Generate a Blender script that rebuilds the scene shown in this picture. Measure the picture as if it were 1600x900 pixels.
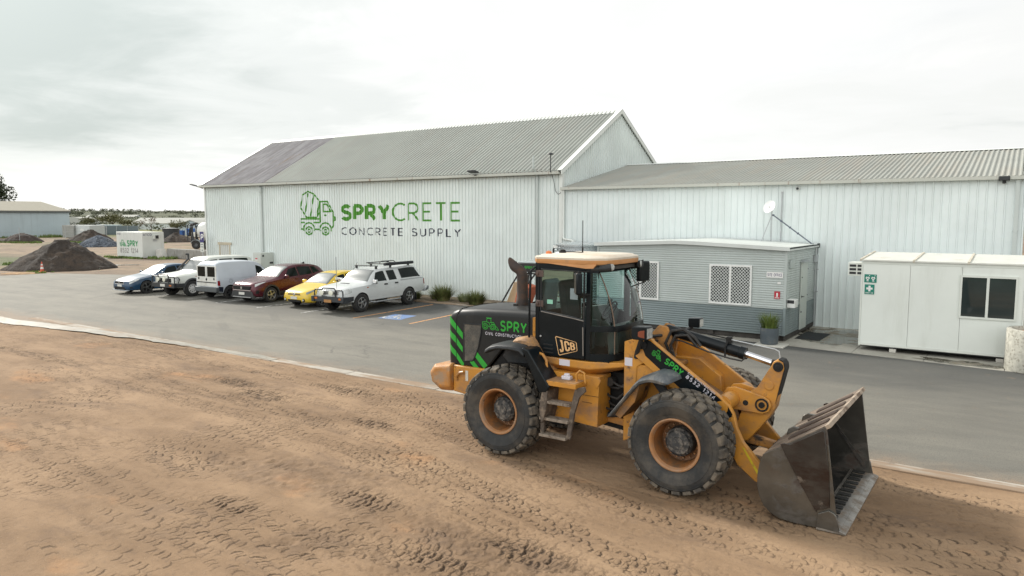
import bpy, bmesh, math, random
import numpy as np
from mathutils import Vector, Matrix, noise as mnoise
R = math.radians
PI = math.pi
scene = bpy.context.scene
for o in list(bpy.data.objects):
    bpy.data.objects.remove(o)
COL = scene.collection

# ------------------------------------------------------------------ camera
cam_d = bpy.data.cameras.new('camera')
cam = bpy.data.objects.new('camera', cam_d)
COL.objects.link(cam)
cam_d.sensor_width = 36.0
cam_d.lens = 36.0 * 1150.0 / 1600.0
cam_d.clip_start = 0.1
cam_d.clip_end = 6000
cam.location = (0, 0, 4.0)
cam.rotation_euler = (R(90) - math.atan(112 / 1150.0), 0, R(34.7))
scene.camera = cam

# ------------------------------------------------------------------ light
SUN_EL, SUN_AZ = 32.0, 167.0          # azimuth: degrees from +X counter-clockwise, direction TO the sun
sd = Vector((math.cos(R(SUN_EL)) * math.cos(R(SUN_AZ)), math.cos(R(SUN_EL)) * math.sin(R(SUN_AZ)), math.sin(R(SUN_EL))))
sun_d = bpy.data.lights.new('sun', 'SUN')
sun_d.energy = 3.5
sun_d.angle = R(6)
sun_d.color = (1.0, 0.95, 0.87)
sun = bpy.data.objects.new('sun', sun_d)
COL.objects.link(sun)
sun.rotation_euler = (-sd).to_track_quat('-Z', 'Y').to_euler()
sun.location = sd * 200

world = bpy.data.worlds.new('World')
scene.world = world
world.use_nodes = True
W = world.node_tree
W.nodes.clear()


def nd(t, typ, **kw):
    n = t.nodes.new(typ)
    for k, v in kw.items():
        if k.startswith('i_'):
            n.inputs[k[2:].replace('_', ' ')].default_value = v
        elif k.startswith('n_'):
            n.inputs[int(k[2:])].default_value = v
        else:
            setattr(n, k, v)
    return n


def mth(t, op, a, b=None, clamp=False):
    n = t.nodes.new('ShaderNodeMath')
    n.operation = op
    n.use_clamp = clamp
    for i, v in enumerate((a, b)):
        if v is None:
            continue
        if isinstance(v, (int, float)):
            n.inputs[i].default_value = v
        else:
            t.links.new(v, n.inputs[i])
    return n.outputs[0]


def mixc(t, fac, a, b, mode='MIX'):
    n = t.nodes.new('ShaderNodeMix')
    n.data_type = 'RGBA'
    n.blend_type = mode
    for i, v in ((0, fac), (6, a), (7, b)):
        if isinstance(v, (int, float)):
            n.inputs[i].default_value = v
        elif isinstance(v, (tuple, list)):
            n.inputs[i].default_value = tuple(v) + ((1,) if len(v) == 3 else ())
        else:
            t.links.new(v, n.inputs[i])
    return n.outputs[2]


def ramp(t, fac, stops, interp='EASE'):
    n = t.nodes.new('ShaderNodeValToRGB')
    n.color_ramp.interpolation = interp
    e = n.color_ramp.elements
    while len(e) < len(stops):
        e.new(0.5)
    for el, (p, c) in zip(e, stops):
        el.position = p
        el.color = (c, c, c, 1) if isinstance(c, (int, float)) else tuple(c) + (1,)
    t.links.new(fac, n.inputs[0])
    return n.outputs[0]


def noise(t, vec, scale, detail=4, rough=0.55, dist=0.0):
    n = nd(t, 'ShaderNodeTexNoise')
    n.inputs['Scale'].default_value = scale
    n.inputs['Detail'].default_value = detail
    n.inputs['Roughness'].default_value = rough
    n.inputs['Distortion'].default_value = dist
    if vec is not None:
        t.links.new(vec, n.inputs['Vector'])
    return n.outputs['Fac']


def vmap(t, vec, scale=(1, 1, 1), rot=(0, 0, 0), loc=(0, 0, 0)):
    n = nd(t, 'ShaderNodeMapping')
    n.inputs['Scale'].default_value = scale
    n.inputs['Rotation'].default_value = rot
    n.inputs['Location'].default_value = loc
    t.links.new(vec, n.inputs['Vector'])
    return n.outputs[0]


# sky: Nishita daylight seen through a broken overcast of procedural cloud
_sky = nd(W, 'ShaderNodeTexSky', sky_type='NISHITA')
_sky.sun_disc = False
_sky.sun_elevation = R(SUN_EL)
_sky.sun_rotation = R(90 - SUN_AZ)
_tc = nd(W, 'ShaderNodeTexCoord')
_sep = nd(W, 'ShaderNodeSeparateXYZ')
W.links.new(_tc.outputs['Generated'], _sep.inputs[0])
_zz = mth(W, 'ADD', mth(W, 'MAXIMUM', _sep.outputs[2], 0.0), 0.10)
_cmb = nd(W, 'ShaderNodeCombineXYZ')
W.links.new(mth(W, 'DIVIDE', _sep.outputs[0], _zz), _cmb.inputs[0])
W.links.new(mth(W, 'DIVIDE', _sep.outputs[1], _zz), _cmb.inputs[1])
_n1 = noise(W, vmap(W, _cmb.outputs[0], (1, 1, 1), loc=(3.1, 0.7, 0)), 0.42, 8, 0.52, 0.4)
_n2 = noise(W, vmap(W, _cmb.outputs[0], (1, 1, 1), loc=(7.3, 2.2, 0)), 1.1, 6, 0.6, 0.6)


def sky_lobe(d, p):
    v = nd(W, 'ShaderNodeVectorMath', operation='DOT_PRODUCT')
    v.inputs[1].default_value = Vector(d).normalized()
    W.links.new(_tc.outputs['Generated'], v.inputs[0])
    return mth(W, 'POWER', mth(W, 'MAXIMUM', v.outputs['Value'], 0.0), p)


_dark = mth(W, 'MULTIPLY', sky_lobe((-0.9027, 0.3487, 0.235), 20.0), 0.36)
_cl = mth(W, 'ADD', mth(W, 'MULTIPLY', _n1, 0.68), mth(W, 'MULTIPLY', _n2, 0.32))
_cl = mth(W, 'ADD', _cl, _dark)
_lowfade = ramp(W, _sep.outputs[2], [(0.0, 0.25), (0.10, 1.0)])
_cl = mth(W, 'MULTIPLY', mth(W, 'SUBTRACT', _cl, 0.47), _lowfade)
_tone = ramp(W, mth(W, 'ADD', _cl, 0.5), [(0.42, (0.985, 0.985, 0.965)), (0.50, (0.935, 0.94, 0.925)), (0.58, (0.90, 0.91, 0.89)), (0.68, (0.78, 0.805, 0.785)), (0.88, (0.52, 0.57, 0.55))])
# heavier cloud overhead, thin bright cloud round the veiled sun
_zen = ramp(W, _sep.outputs[2], [(0.22, 0.0), (0.85, 1.0)])
_gain = mth(W, 'ADD', mth(W, 'ADD', 0.93, mth(W, 'MULTIPLY', _sep.outputs[0], -0.10)), mth(W, 'MULTIPLY', _zen, -0.28))
_gain = mth(W, 'ADD', _gain, mth(W, 'MULTIPLY', sky_lobe(sd, 20.0), 0.9))
_gain = mth(W, 'ADD', _gain, mth(W, 'MULTIPLY', sky_lobe((0.15, -0.88, 0.42), 2.5), 1.25))   # added bright lobe behind the camera, fills the shed walls
_gcol = nd(W, 'ShaderNodeCombineXYZ')
for _i in range(3):
    W.links.new(_gain, _gcol.inputs[_i])
_cloudcol = mixc(W, 1.0, _tone, _gcol.outputs[0], 'MULTIPLY')
_bg1 = nd(W, 'ShaderNodeBackground')
W.links.new(_sky.outputs[0], _bg1.inputs[0])
_bg1.inputs[1].default_value = 0.10
_bg2 = nd(W, 'ShaderNodeBackground')
W.links.new(_cloudcol, _bg2.inputs[0])
_bg2.inputs[1].default_value = 0.94
_mx = nd(W, 'ShaderNodeMixShader')
W.links.new(ramp(W, _n1, [(0.25, 0.86), (0.42, 0.97)]), _mx.inputs[0])
W.links.new(_bg1.outputs[0], _mx.inputs[1])
W.links.new(_bg2.outputs[0], _mx.inputs[2])
_out = nd(W, 'ShaderNodeOutputWorld')
W.links.new(_mx.outputs[0], _out.inputs[0])

vs = scene.view_settings
vs.view_transform = 'Standard'
vs.look = 'None'
vs.gamma = 1.0
vs.use_curve_mapping = False
vs.exposure = 0.26
scene.display_settings.display_device = 'sRGB'
scene.cycles.max_bounces = 8
scene.cycles.transparent_max_bounces = 16
scene.cycles.use_denoising = True
scene.cycles.caustics_reflective = False
scene.cycles.caustics_refractive = False


# ------------------------------------------------------------------ materials
def M(name, col, rough=0.6, metal=0.0, var=0.12, vs=2.5, dirt=None, dirt2=None, bump=None, coat=0.0, spec=0.5, streak=None):
    """procedural material: colour mottling, up to two layers of dirt, bump"""
    m = bpy.data.materials.new(name)
    m.use_nodes = True
    t = m.node_tree
    b = t.nodes['Principled BSDF']
    tc = nd(t, 'ShaderNodeTexCoord').outputs['Object']
    lo = tuple(c * (1 - var) for c in col)
    hi = tuple(min(1, c * (1 + var)) for c in col)
    c = mixc(t, ramp(t, noise(t, tc, vs, 5, 0.6), [(0.3, 0.0), (0.7, 1.0)]), lo, hi)
    rg = None
    for d in (dirt, dirt2):
        if d:
            dc, a, z, sc = d[:4]
            mp = vmap(t, tc, d[4]) if len(d) > 4 else tc
            f = ramp(t, noise(t, mp, sc, 8, 0.68), [(a, 0.0), (z, 1.0)])
            c = mixc(t, f, c, dc)
            rg = f
    t.links.new(c, b.inputs['Base Color'])
    b.inputs['Metallic'].default_value = metal
    b.inputs['Roughness'].default_value = rough
    if rg is not None:
        r = mth(t, 'ADD', rough, mth(t, 'MULTIPLY', rg, max(0.0, 0.85 - rough)))
        t.links.new(r, b.inputs['Roughness'])
        if metal > 0:
            t.links.new(mth(t, 'MULTIPLY', mth(t, 'SUBTRACT', 1.0, rg), metal), b.inputs['Metallic'])
    b.inputs['Specular IOR Level'].default_value = spec
    b.inputs['Coat Weight'].default_value = coat
    b.inputs['Coat Roughness'].default_value = 0.17
    if bump:
        bn = nd(t, 'ShaderNodeBump')
        bn.inputs['Strength'].default_value = bump[1]
        bn.inputs['Distance'].default_value = bump[2] if len(bump) > 2 else 0.01
        t.links.new(noise(t, tc, bump[0], 8, 0.65), bn.inputs['Height'])
        t.links.new(bn.outputs[0], b.inputs['Normal'])
    return m


def glass(name, tint=(0.42, 0.55, 0.52), ior=1.5, rough=0.0, refl=(1, 1, 1)):
    m = bpy.data.materials.new(name)
    m.use_nodes = True
    t = m.node_tree
    t.nodes.clear()
    tr = nd(t, 'ShaderNodeBsdfTransparent')
    tr.inputs[0].default_value = tint + (1,)
    gl = nd(t, 'ShaderNodeBsdfGlossy')
    gl.inputs['Roughness'].default_value = rough
    gl.inputs[0].default_value = refl + (1,)
    fr = nd(t, 'ShaderNodeFresnel')
    fr.inputs['IOR'].default_value = ior
    mx = nd(t, 'ShaderNodeMixShader')
    t.links.new(fr.outputs[0], mx.inputs[0])
    t.links.new(tr.outputs[0], mx.inputs[1])
    t.links.new(gl.outputs[0], mx.inputs[2])
    o = nd(t, 'ShaderNodeOutputMaterial')
    t.links.new(mx.outputs[0], o.inputs[0])
    return m


def dark_glass(name, col=(0.01, 0.014, 0.014), ior=1.8, rough=0.03):
    m = bpy.data.materials.new(name)
    m.use_nodes = True
    t = m.node_tree
    b = t.nodes['Principled BSDF']
    tc = nd(t, 'ShaderNodeTexCoord').outputs['Object']
    c = mixc(t, noise(t, tc, 1.5, 2), col, tuple(x * 1.8 for x in col))
    t.links.new(c, b.inputs['Base Color'])
    b.inputs['Roughness'].default_value = rough
    b.inputs['IOR'].default_value = ior
    return m


# ------------------------------------------------------------------ mesh builder
class MB:
    def __init__(s):
        s.v, s.f, s.m = [], [], []

    def add(s, verts, faces, mi=0):
        n = len(s.v)
        s.v += [tuple(p) for p in verts]
        for f in faces:
            s.f.append(tuple(i + n for i in f))
            s.m.append(mi)
        return s

    def box(s, x0, x1, y0, y1, z0, z1, mi=0, M4=None):
        v = [Vector((x, y, z)) for z in (z0, z1) for y in (y0, y1) for x in (x0, x1)]
        if M4 is not None:
            v = [M4 @ p for p in v]
        return s.add(v, [(0, 2, 3, 1), (4, 5, 7, 6), (0, 1, 5, 4), (2, 6, 7, 3), (0, 4, 6, 2), (1, 3, 7, 5)], mi)

    def prism(s, poly, a, b, axis='y', mi=0):
        """polygon extruded along an axis: y -> poly is (x, z); x -> (y, z); z -> (x, y)"""
        n = len(poly)
        area = sum(poly[i][0] * poly[(i + 1) % n][1] - poly[(i + 1) % n][0] * poly[i][1] for i in range(n))
        if area < 0:
            poly = poly[::-1]
        if axis == 'y':
            va = [(p[0], a, p[1]) for p in poly]; vb = [(p[0], b, p[1]) for p in poly]
        elif axis == 'x':
            va = [(a, p[0], p[1]) for p in poly]; vb = [(b, p[0], p[1]) for p in poly]
        else:
            va = [(p[0], p[1], a) for p in poly]; vb = [(p[0], p[1], b) for p in poly]
        flip = (axis == 'y') != (b < a)
        fs = [tuple(range(n - 1, -1, -1)), tuple(range(n, 2 * n))]
        fs += [(i, (i + 1) % n, n + (i + 1) % n, n + i) for i in range(n)]
        if flip:
            fs = [f[::-1] for f in fs]
        return s.add(va + vb, fs, mi)

    def tube(s, pts, r, n=10, mi=0, cap=True, closed=False):
        pts = [Vector(p) for p in pts]
        rs = r if isinstance(r, (list, tuple)) else [r] * len(pts)
        k = len(pts)
        rings = []
        prev = None
        for i, p in enumerate(pts):
            if closed:
                d = pts[(i + 1) % k] - pts[(i - 1) % k]
            else:
                d = (pts[min(i + 1, k - 1)] - pts[max(i - 1, 0)])
            d = d.normalized() if d.length > 1e-9 else Vector((0, 0, 1))
            if prev is None:
                ref = Vector((0, 0, 1)) if abs(d.z) < 0.9 else Vector((1, 0, 0))
                u = d.cross(ref).normalized()
            else:
                u = (prev - d * prev.dot(d)).normalized()
            prev = u
            w = d.cross(u)
            rings.append([p + (u * math.cos(2 * PI * j / n) + w * math.sin(2 * PI * j / n)) * rs[i] for j in range(n)])
        v = [q for g in rings for q in g]
        f = []
        for i in range(k if closed else k - 1):
            i2 = (i + 1) % k
            for j in range(n):
                f.append((i * n + j, i * n + (j + 1) % n, i2 * n + (j + 1) % n, i2 * n + j))
        if cap and not closed:
            f.append(tuple(range(n - 1, -1, -1)))
            f.append(tuple((k - 1) * n + j for j in range(n)))
        return s.add(v, f, mi)

    def lathe(s, prof, c=(0, 0, 0), axis='y', n=32, mi=0, closed=False, a0=0.0, a1=2 * PI):
        """profile (r, h) about an axis through c"""
        full = abs(a1 - a0 - 2 * PI) < 1e-6
        m = n if full else n + 1
        v = []
        for (r, h) in prof:
            for j in range(m):
                a = a0 + (a1 - a0) * j / n
                ca, sa = r * math.cos(a), r * math.sin(a)
                if axis == 'y':
                    v.append((c[0] + ca, c[1] + h, c[2] + sa))
                elif axis == 'z':
                    v.append((c[0] + ca, c[1] + sa, c[2] + h))
                else:
                    v.append((c[0] + h, c[1] + ca, c[2] + sa))
        f = []
        k = len(prof)
        for i in range(k if closed else k - 1):
            i2 = (i + 1) % k
            for j in range(n):
                j2 = (j + 1) % m
                q = (i * m + j, i * m + j2, i2 * m + j2, i2 * m + j)
                f.append(q if axis != 'y' else q[::-1])
        return s.add(v, f, mi)

    def cyl(s, c, r, h0, h1, axis='y', n=24, mi=0):
        return s.lathe([(0.0, h0), (r, h0), (r, h1), (0.0, h1)], c, axis, n, mi)

    def grid(s, P, mi=0, closed_u=False, closed_v=False):
        """P[i][j] -> point"""
        k, n = len(P), len(P[0])
        v = [q for row in P for q in row]
        f = []
        for i in range(k if closed_u else k - 1):
            for j in range(n if closed_v else n - 1):
                i2, j2 = (i + 1) % k, (j + 1) % n
                f.append((i * n + j, i * n + j2, i2 * n + j2, i2 * n + j))
        return s.add(v, f, mi)

    def xf(s, M4):
        s.v = [tuple(M4 @ Vector(p)) for p in s.v]
        return s

    def build(s, name, mats, parent=None, smooth=35, bev=0.0, seg=2, weld=True, off=None):
        me = bpy.data.meshes.new(name)
        v = s.v if off is None else [(p[0] - off[0], p[1] - off[1], p[2] - off[2]) for p in s.v]
        me.from_pydata(v, [], s.f)
        if not isinstance(mats, (list, tuple)):
            mats = [mats]
        for m in mats:
            me.materials.append(m)
        if len(mats) > 1:
            me.polygons.foreach_set('material_index', s.m)
        if weld:
            bm = bmesh.new()
            bm.from_mesh(me)
            bmesh.ops.remove_doubles(bm, verts=bm.verts, dist=1e-5)
            bmesh.ops.dissolve_degenerate(bm, edges=bm.edges, dist=1e-6)
            bmesh.ops.recalc_face_normals(bm, faces=bm.faces)
            bm.to_mesh(me)
            bm.free()
        if smooth:
            me.shade_smooth()
            me.set_sharp_from_angle(angle=R(smooth))
        me.update()
        o = bpy.data.objects.new(name, me)
        COL.objects.link(o)
        if parent:
            o.parent = parent
        if bev:
            md = o.modifiers.new('bevel', 'BEVEL')
            md.width = bev
            md.segments = seg
            md.limit_method = 'ANGLE'
            md.angle_limit = R(38)
            md.harden_normals = False
        return o


def tag(o, label=None, cat=None, group=None, kind=None):
    if label: o['label'] = label
    if cat: o['category'] = cat
    if group: o['group'] = group
    if kind: o['kind'] = kind
    return o


def empty(name, loc, label, cat, rz=0.0, group=None):
    o = bpy.data.objects.new(name, None)
    o.empty_display_size = 0.2
    COL.objects.link(o)
    o.location = loc
    o.rotation_euler = (0, 0, rz)
    return tag(o, label, cat, group)


def struct(o):
    o['kind'] = 'structure'
    return o


def fbm(x, y, o=4, seed=0.0):
    return mnoise.fractal(Vector((x, y, seed)), 0.6, 2.0, o)


# ------------------------------------------------------------------ stroke lettering
def arc(cx, cy, rx, ry, a0, a1, n=10):
    return [(cx + rx * math.cos(R(a0 + (a1 - a0) * i / n)), cy + ry * math.sin(R(a0 + (a1 - a0) * i / n))) for i in range(n + 1)]


# glyphs: (width, strokes) in a unit-high cell, y up
GL = {
 'S': (0.56, [arc(0.28, 0.755, 0.25, 0.245, 25, 270, 14) + arc(0.28, 0.255, 0.28, 0.255, 90, -155, 14)[1:]]),
 'P': (0.55, [[(0, 0), (0, 1)], [(0, 1), (0.27, 1)] + arc(0.27, 0.72, 0.28, 0.28, 90, -90) + [(0, 0.44)]]),
 'R': (0.57, [[(0, 0), (0, 1)], [(0, 1), (0.27, 1)] + arc(0.27, 0.72, 0.28, 0.28, 90, -90) + [(0, 0.44)], [(0.25, 0.44), (0.57, 0)]]),
 'Y': (0.62, [[(0, 1), (0.31, 0.45), (0.62, 1)], [(0.31, 0.45), (0.31, 0)]]),
 'C': (0.68, [arc(0.46, 0.5, 0.46, 0.5, 55, 305, 16)]),
 'E': (0.46, [[(0.46, 1), (0, 1), (0, 0), (0.46, 0)], [(0, 0.51), (0.42, 0.51)]]),
 'T': (0.56, [[(0, 1), (0.56, 1)], [(0.28, 1), (0.28, 0)]]),
 'O': (0.84, [arc(0.42, 0.5, 0.42, 0.5, 0, 360, 20)]),
 'N': (0.62, [[(0, 0), (0, 1), (0.62, 0), (0.62, 1)]]),
 'U': (0.60, [[(0, 1), (0, 0.3)] + arc(0.3, 0.3, 0.3, 0.3, 180, 360) + [(0.6, 1)]]),
 'L': (0.44, [[(0, 1), (0, 0), (0.44, 0)]]),
 'I': (0.0, [[(0, 0), (0, 1)]]),
 'V': (0.64, [[(0, 1), (0.32, 0), (0.64, 1)]]),
 'A': (0.66, [[(0, 0), (0.33, 1), (0.66, 0)], [(0.12, 0.34), (0.54, 0.34)]]),
 'D': (0.62, [[(0, 0), (0, 1), (0.2, 1)] + arc(0.2, 0.5, 0.42, 0.5, 90, -90, 14) + [(0, 0)]]),
 'F': (0.44, [[(0.44, 1), (0, 1), (0, 0)], [(0, 0.51), (0.40, 0.51)]]),
 'J': (0.42, [[(0.08, 1), (0.42, 1), (0.42, 0.26)] + arc(0.2, 0.24, 0.22, 0.24, 0, -170)]),
 'B': (0.56, [[(0, 0), (0, 1), (0.26, 1)] + arc(0.26, 0.76, 0.24, 0.24, 90, -90) + [(0, 0.52)], [(0.26, 0.52)] + arc(0.28, 0.26, 0.28, 0.26, 90, -90) + [(0, 0)]]),
 'W': (0.9, [[(0, 1), (0.22, 0), (0.45, 0.8), (0.68, 0), (0.9, 1)]]),
 'H': (0.6, [[(0, 0), (0, 1)], [(0.6, 0), (0.6, 1)], [(0, 0.5), (0.6, 0.5)]]),
 'K': (0.56, [[(0, 0), (0, 1)], [(0.54, 1), (0, 0.42)], [(0.2, 0.62), (0.56, 0)]]),
 'G': (0.7, [arc(0.46, 0.5, 0.46, 0.5, 50, 325, 16) + [(0.84, 0.45), (0.5, 0.45)]]),
 'M': (0.74, [[(0, 0), (0, 1), (0.37, 0.3), (0.74, 1), (0.74, 0)]]),
 '1': (0.26, [[(0, 0.8), (0.22, 1), (0.22, 0)]]),
 '2': (0.54, [arc(0.27, 0.73, 0.26, 0.27, 160, -35, 10) + [(0, 0), (0.54, 0)]]),
 '3': (0.52, [arc(0.25, 0.76, 0.23, 0.24, 150, -90, 10) + [(0.16, 0.52)], arc(0.25, 0.26, 0.27, 0.26, 90, -150, 12)]),
 '4': (0.58, [[(0.44, 0), (0.44, 1), (0, 0.28), (0.58, 0.28)]]),
 '5': (0.53, [[(0.48, 1), (0.08, 1), (0.04, 0.56)] + arc(0.25, 0.32, 0.28, 0.32, 125, -145, 12)]),
 '8': (0.54, [arc(0.27, 0.75, 0.22, 0.25, -90, 270, 14), arc(0.27, 0.26, 0.27, 0.26, 90, 450, 14)]),
 ' ': (0.3, []),
}


def stroke_quads(pts, w, closed=False):
    """ribbon of width w along a 2D polyline with mitred joints -> list of quads"""
    P = [Vector(pts[0])]
    for p in pts[1:]:
        if (Vector(p) - P[-1]).length > 1e-4 * max(1.0, w):
            P.append(Vector(p))
    if (P[0] - P[-1]).length < 1e-6:
        closed = True
        P = P[:-1]
    n = len(P)
    L, Rr = [], []
    for i in range(n):
        a = P[i - 1] if (i > 0 or closed) else None
        b = P[(i + 1) % n] if (i < n - 1 or closed) else None
        d1 = (P[i] - a).normalized() if a is not None else None
        d2 = (b - P[i]).normalized() if b is not None else None
        if d1 is None: d1 = d2
        if d2 is None: d2 = d1
        n1 = Vector((-d1.y, d1.x)); n2 = Vector((-d2.y, d2.x))
        m = n1 + n2
        if m.length < 1e-4:
            m = n1
        m.normalize()
        k = min(2.2, 1.0 / max(0.3, m.dot(n1)))
        L.append(P[i] + m * w * 0.5 * k)
        Rr.append(P[i] - m * w * 0.5 * k)
    q = []
    for i in range(n if closed else n - 1):
        j = (i + 1) % n
        q.append((L[i], Rr[i], Rr[j], L[j]))
    return q


def text_quads(s, h, w, x0=0.0, y0=0.0, gap=0.16, width=None, sx=1.0):
    """lettering of cap height h and stroke w; returns quads in 2D and the end x. width stretches letters to a total width"""
    def lay(sx, gap):
        q, x = [], 0.0
        for ch in s:
            g = GL[ch]
            for k, st in enumerate(g[1]):
                pts = [(x + w * 0.5 + px * sx * h, w * 0.5 + py * (h - w)) for px, py in st]
                q += [(f, k) for f in stroke_quads(pts, w)]
            x += (g[0] * sx + gap) * h + w * 0.8
        return q, x - gap * h
    q, tw = lay(sx, gap)
    if width:
        k = width / tw
        q = [(tuple(Vector((p.x * k, p.y)) for p in f), ly) for f, ly in q]
        tw = width
    q = [(tuple(Vector((p.x + x0, p.y + y0)) for p in f), ly) for f, ly in q]
    return q, x0 + tw


def line_quads(strokes, w):
    """line drawing: list of polylines -> (quad, layer) pairs"""
    q = []
    for k, st in enumerate(strokes):
        q += [(f, k % 6) for f in stroke_quads(st, w)]
    return q


def put_quads(mb, quads, f, mi=0):
    """map flat lettering through f(x, y, lift) -> 3D point; crossing strokes are lifted a hair off one another"""
    for q, ly in quads:
        mb.add([f(p.x, p.y, 0.0006 * ly) for p in q], [(0, 1, 2, 3)], mi)
    return mb


# the two line drawings used on the signs
MIXER_ART = [
    [(0.30, 1.62), (0.10, 1.50), (0.0, 1.0), (0.22, 0.62), (0.62, 0.62), (0.72, 1.25), (0.52, 1.52), (0.30, 1.62)],
    [(0.30, 1.55), (0.17, 0.72)], [(0.52, 1.50), (0.38, 0.66)],
    [(0.74, 1.22), (1.02, 1.22), (1.22, 0.82), (1.22, 0.30)], [(0.74, 1.22), (0.74, 0.42)],
    [(0.86, 1.12), (1.0, 1.12), (1.14, 0.84), (0.86, 0.84), (0.86, 1.12)], [(0.90, 0.70), (0.97, 0.70)],
    [(1.22, 0.68), (1.29, 0.62), (1.29, 0.52), (1.22, 0.46)],
    [(0.0, 0.56), (0.70, 0.56)], [(0.0, 0.56), (0.0, 0.16), (0.10, 0.16)], [(0.0, 0.42), (0.14, 0.42)], [(0.48, 0.42), (0.74, 0.42)],
    arc(0.31, 0.17, 0.21, 0.24, 200, -20, 10), arc(0.93, 0.17, 0.21, 0.24, 200, -20, 10),
    [(0.52, 0.16), (0.72, 0.16)], [(1.14, 0.16), (1.22, 0.30)], [(0.62, 0.62), (0.70, 0.80)],
    arc(0.31, 0.10, 0.13, 0.15, 0, 360, 14), arc(0.31, 0.10, 0.05, 0.06, 0, 360, 10),
    arc(0.93, 0.10, 0.13, 0.15, 0, 360, 14), arc(0.93, 0.10, 0.05, 0.06, 0, 360, 10)]
LOADER_ART = [
    arc(0.26, 0.26, 0.24, 0.24, 0, 360, 16), arc(0.26, 0.26, 0.12, 0.12, 0, 360, 12),
    arc(0.92, 0.24, 0.22, 0.22, 0, 360, 16), arc(0.92, 0.24, 0.11, 0.11, 0, 360, 12),
    [(0.02, 0.40), (0.02, 0.62), (0.40, 0.66)], [(0.40, 0.66), (0.44, 0.96), (0.78, 0.96), (0.80, 0.58)], [(0.36, 1.0), (0.84, 1.0)],
    [(0.40, 0.66), (0.62, 0.60), (0.66, 0.40)], [(0.50, 0.30), (0.70, 0.30)], [(0.70, 0.62), (1.0, 0.66), (1.22, 0.34)], [(0.80, 0.52), (1.10, 0.48)],
    [(1.16, 0.36), (1.22, 0.06), (1.46, 0.04)], [(1.22, 0.34), (1.36, 0.20), (1.46, 0.04)]]
# ================================================================== SETTING
# ------------------------------------------------------------------ far ground, yard, road, kerb, concrete
def pos_mat(name):
    m = bpy.data.materials.new(name)
    m.use_nodes = True
    t = m.node_tree
    g = nd(t, 'ShaderNodeNewGeometry')
    return m, t, t.nodes['Principled BSDF'], g.outputs['Position']


def far_ground_mat():
    m, t, b, P = pos_mat('far_ground')
    c = mixc(t, ramp(t, noise(t, P, 0.06, 6, 0.6), [(0.35, 0.0), (0.65, 1.0)]), (0.30, 0.215, 0.14), (0.17, 0.125, 0.085))
    c = mixc(t, ramp(t, noise(t, vmap(t, P, (0.35, 0.9, 1)), 0.8, 7, 0.7), [(0.45, 0.0), (0.7, 0.8)]), c, (0.12, 0.09, 0.065))
    c = mixc(t, ramp(t, noise(t, vmap(t, P, (1, 1, 1), loc=(31, 8, 0)), 0.05, 5, 0.65), [(0.50, 0.0), (0.62, 0.85)]), c, (0.07, 0.10, 0.03))
    # grassland beyond the yard
    ln = nd(t, 'ShaderNodeVectorMath', operation='LENGTH')
    t.links.new(P, ln.inputs[0])
    far = ramp(t, mth(t, 'DIVIDE', ln.outputs['Value'], 400.0), [(0.36, 0.0), (0.55, 1.0)])
    gr = mixc(t, noise(t, P, 0.012, 5, 0.6), (0.10, 0.12, 0.035), (0.20, 0.19, 0.07))
    c = mixc(t, far, c, gr)
    t.links.new(c, b.inputs['Base Color'])
    b.inputs['Roughness'].default_value = 0.95
    bn = nd(t, 'ShaderNodeBump')
    bn.inputs['Strength'].default_value = 0.8
    bn.inputs['Distance'].default_value = 0.25
    t.links.new(noise(t, P, 0.9, 8, 0.7), bn.inputs['Height'])
    t.links.new(bn.outputs[0], b.inputs['Normal'])
    return m


mb = MB()
mb.add([(-3500, -600, -0.07), (1500, -600, -0.07), (1500, 3500, -0.07), (-3500, 3500, -0.07)], [(0, 1, 2, 3)])
struct(mb.build('ground', far_ground_mat(), smooth=0))


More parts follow.
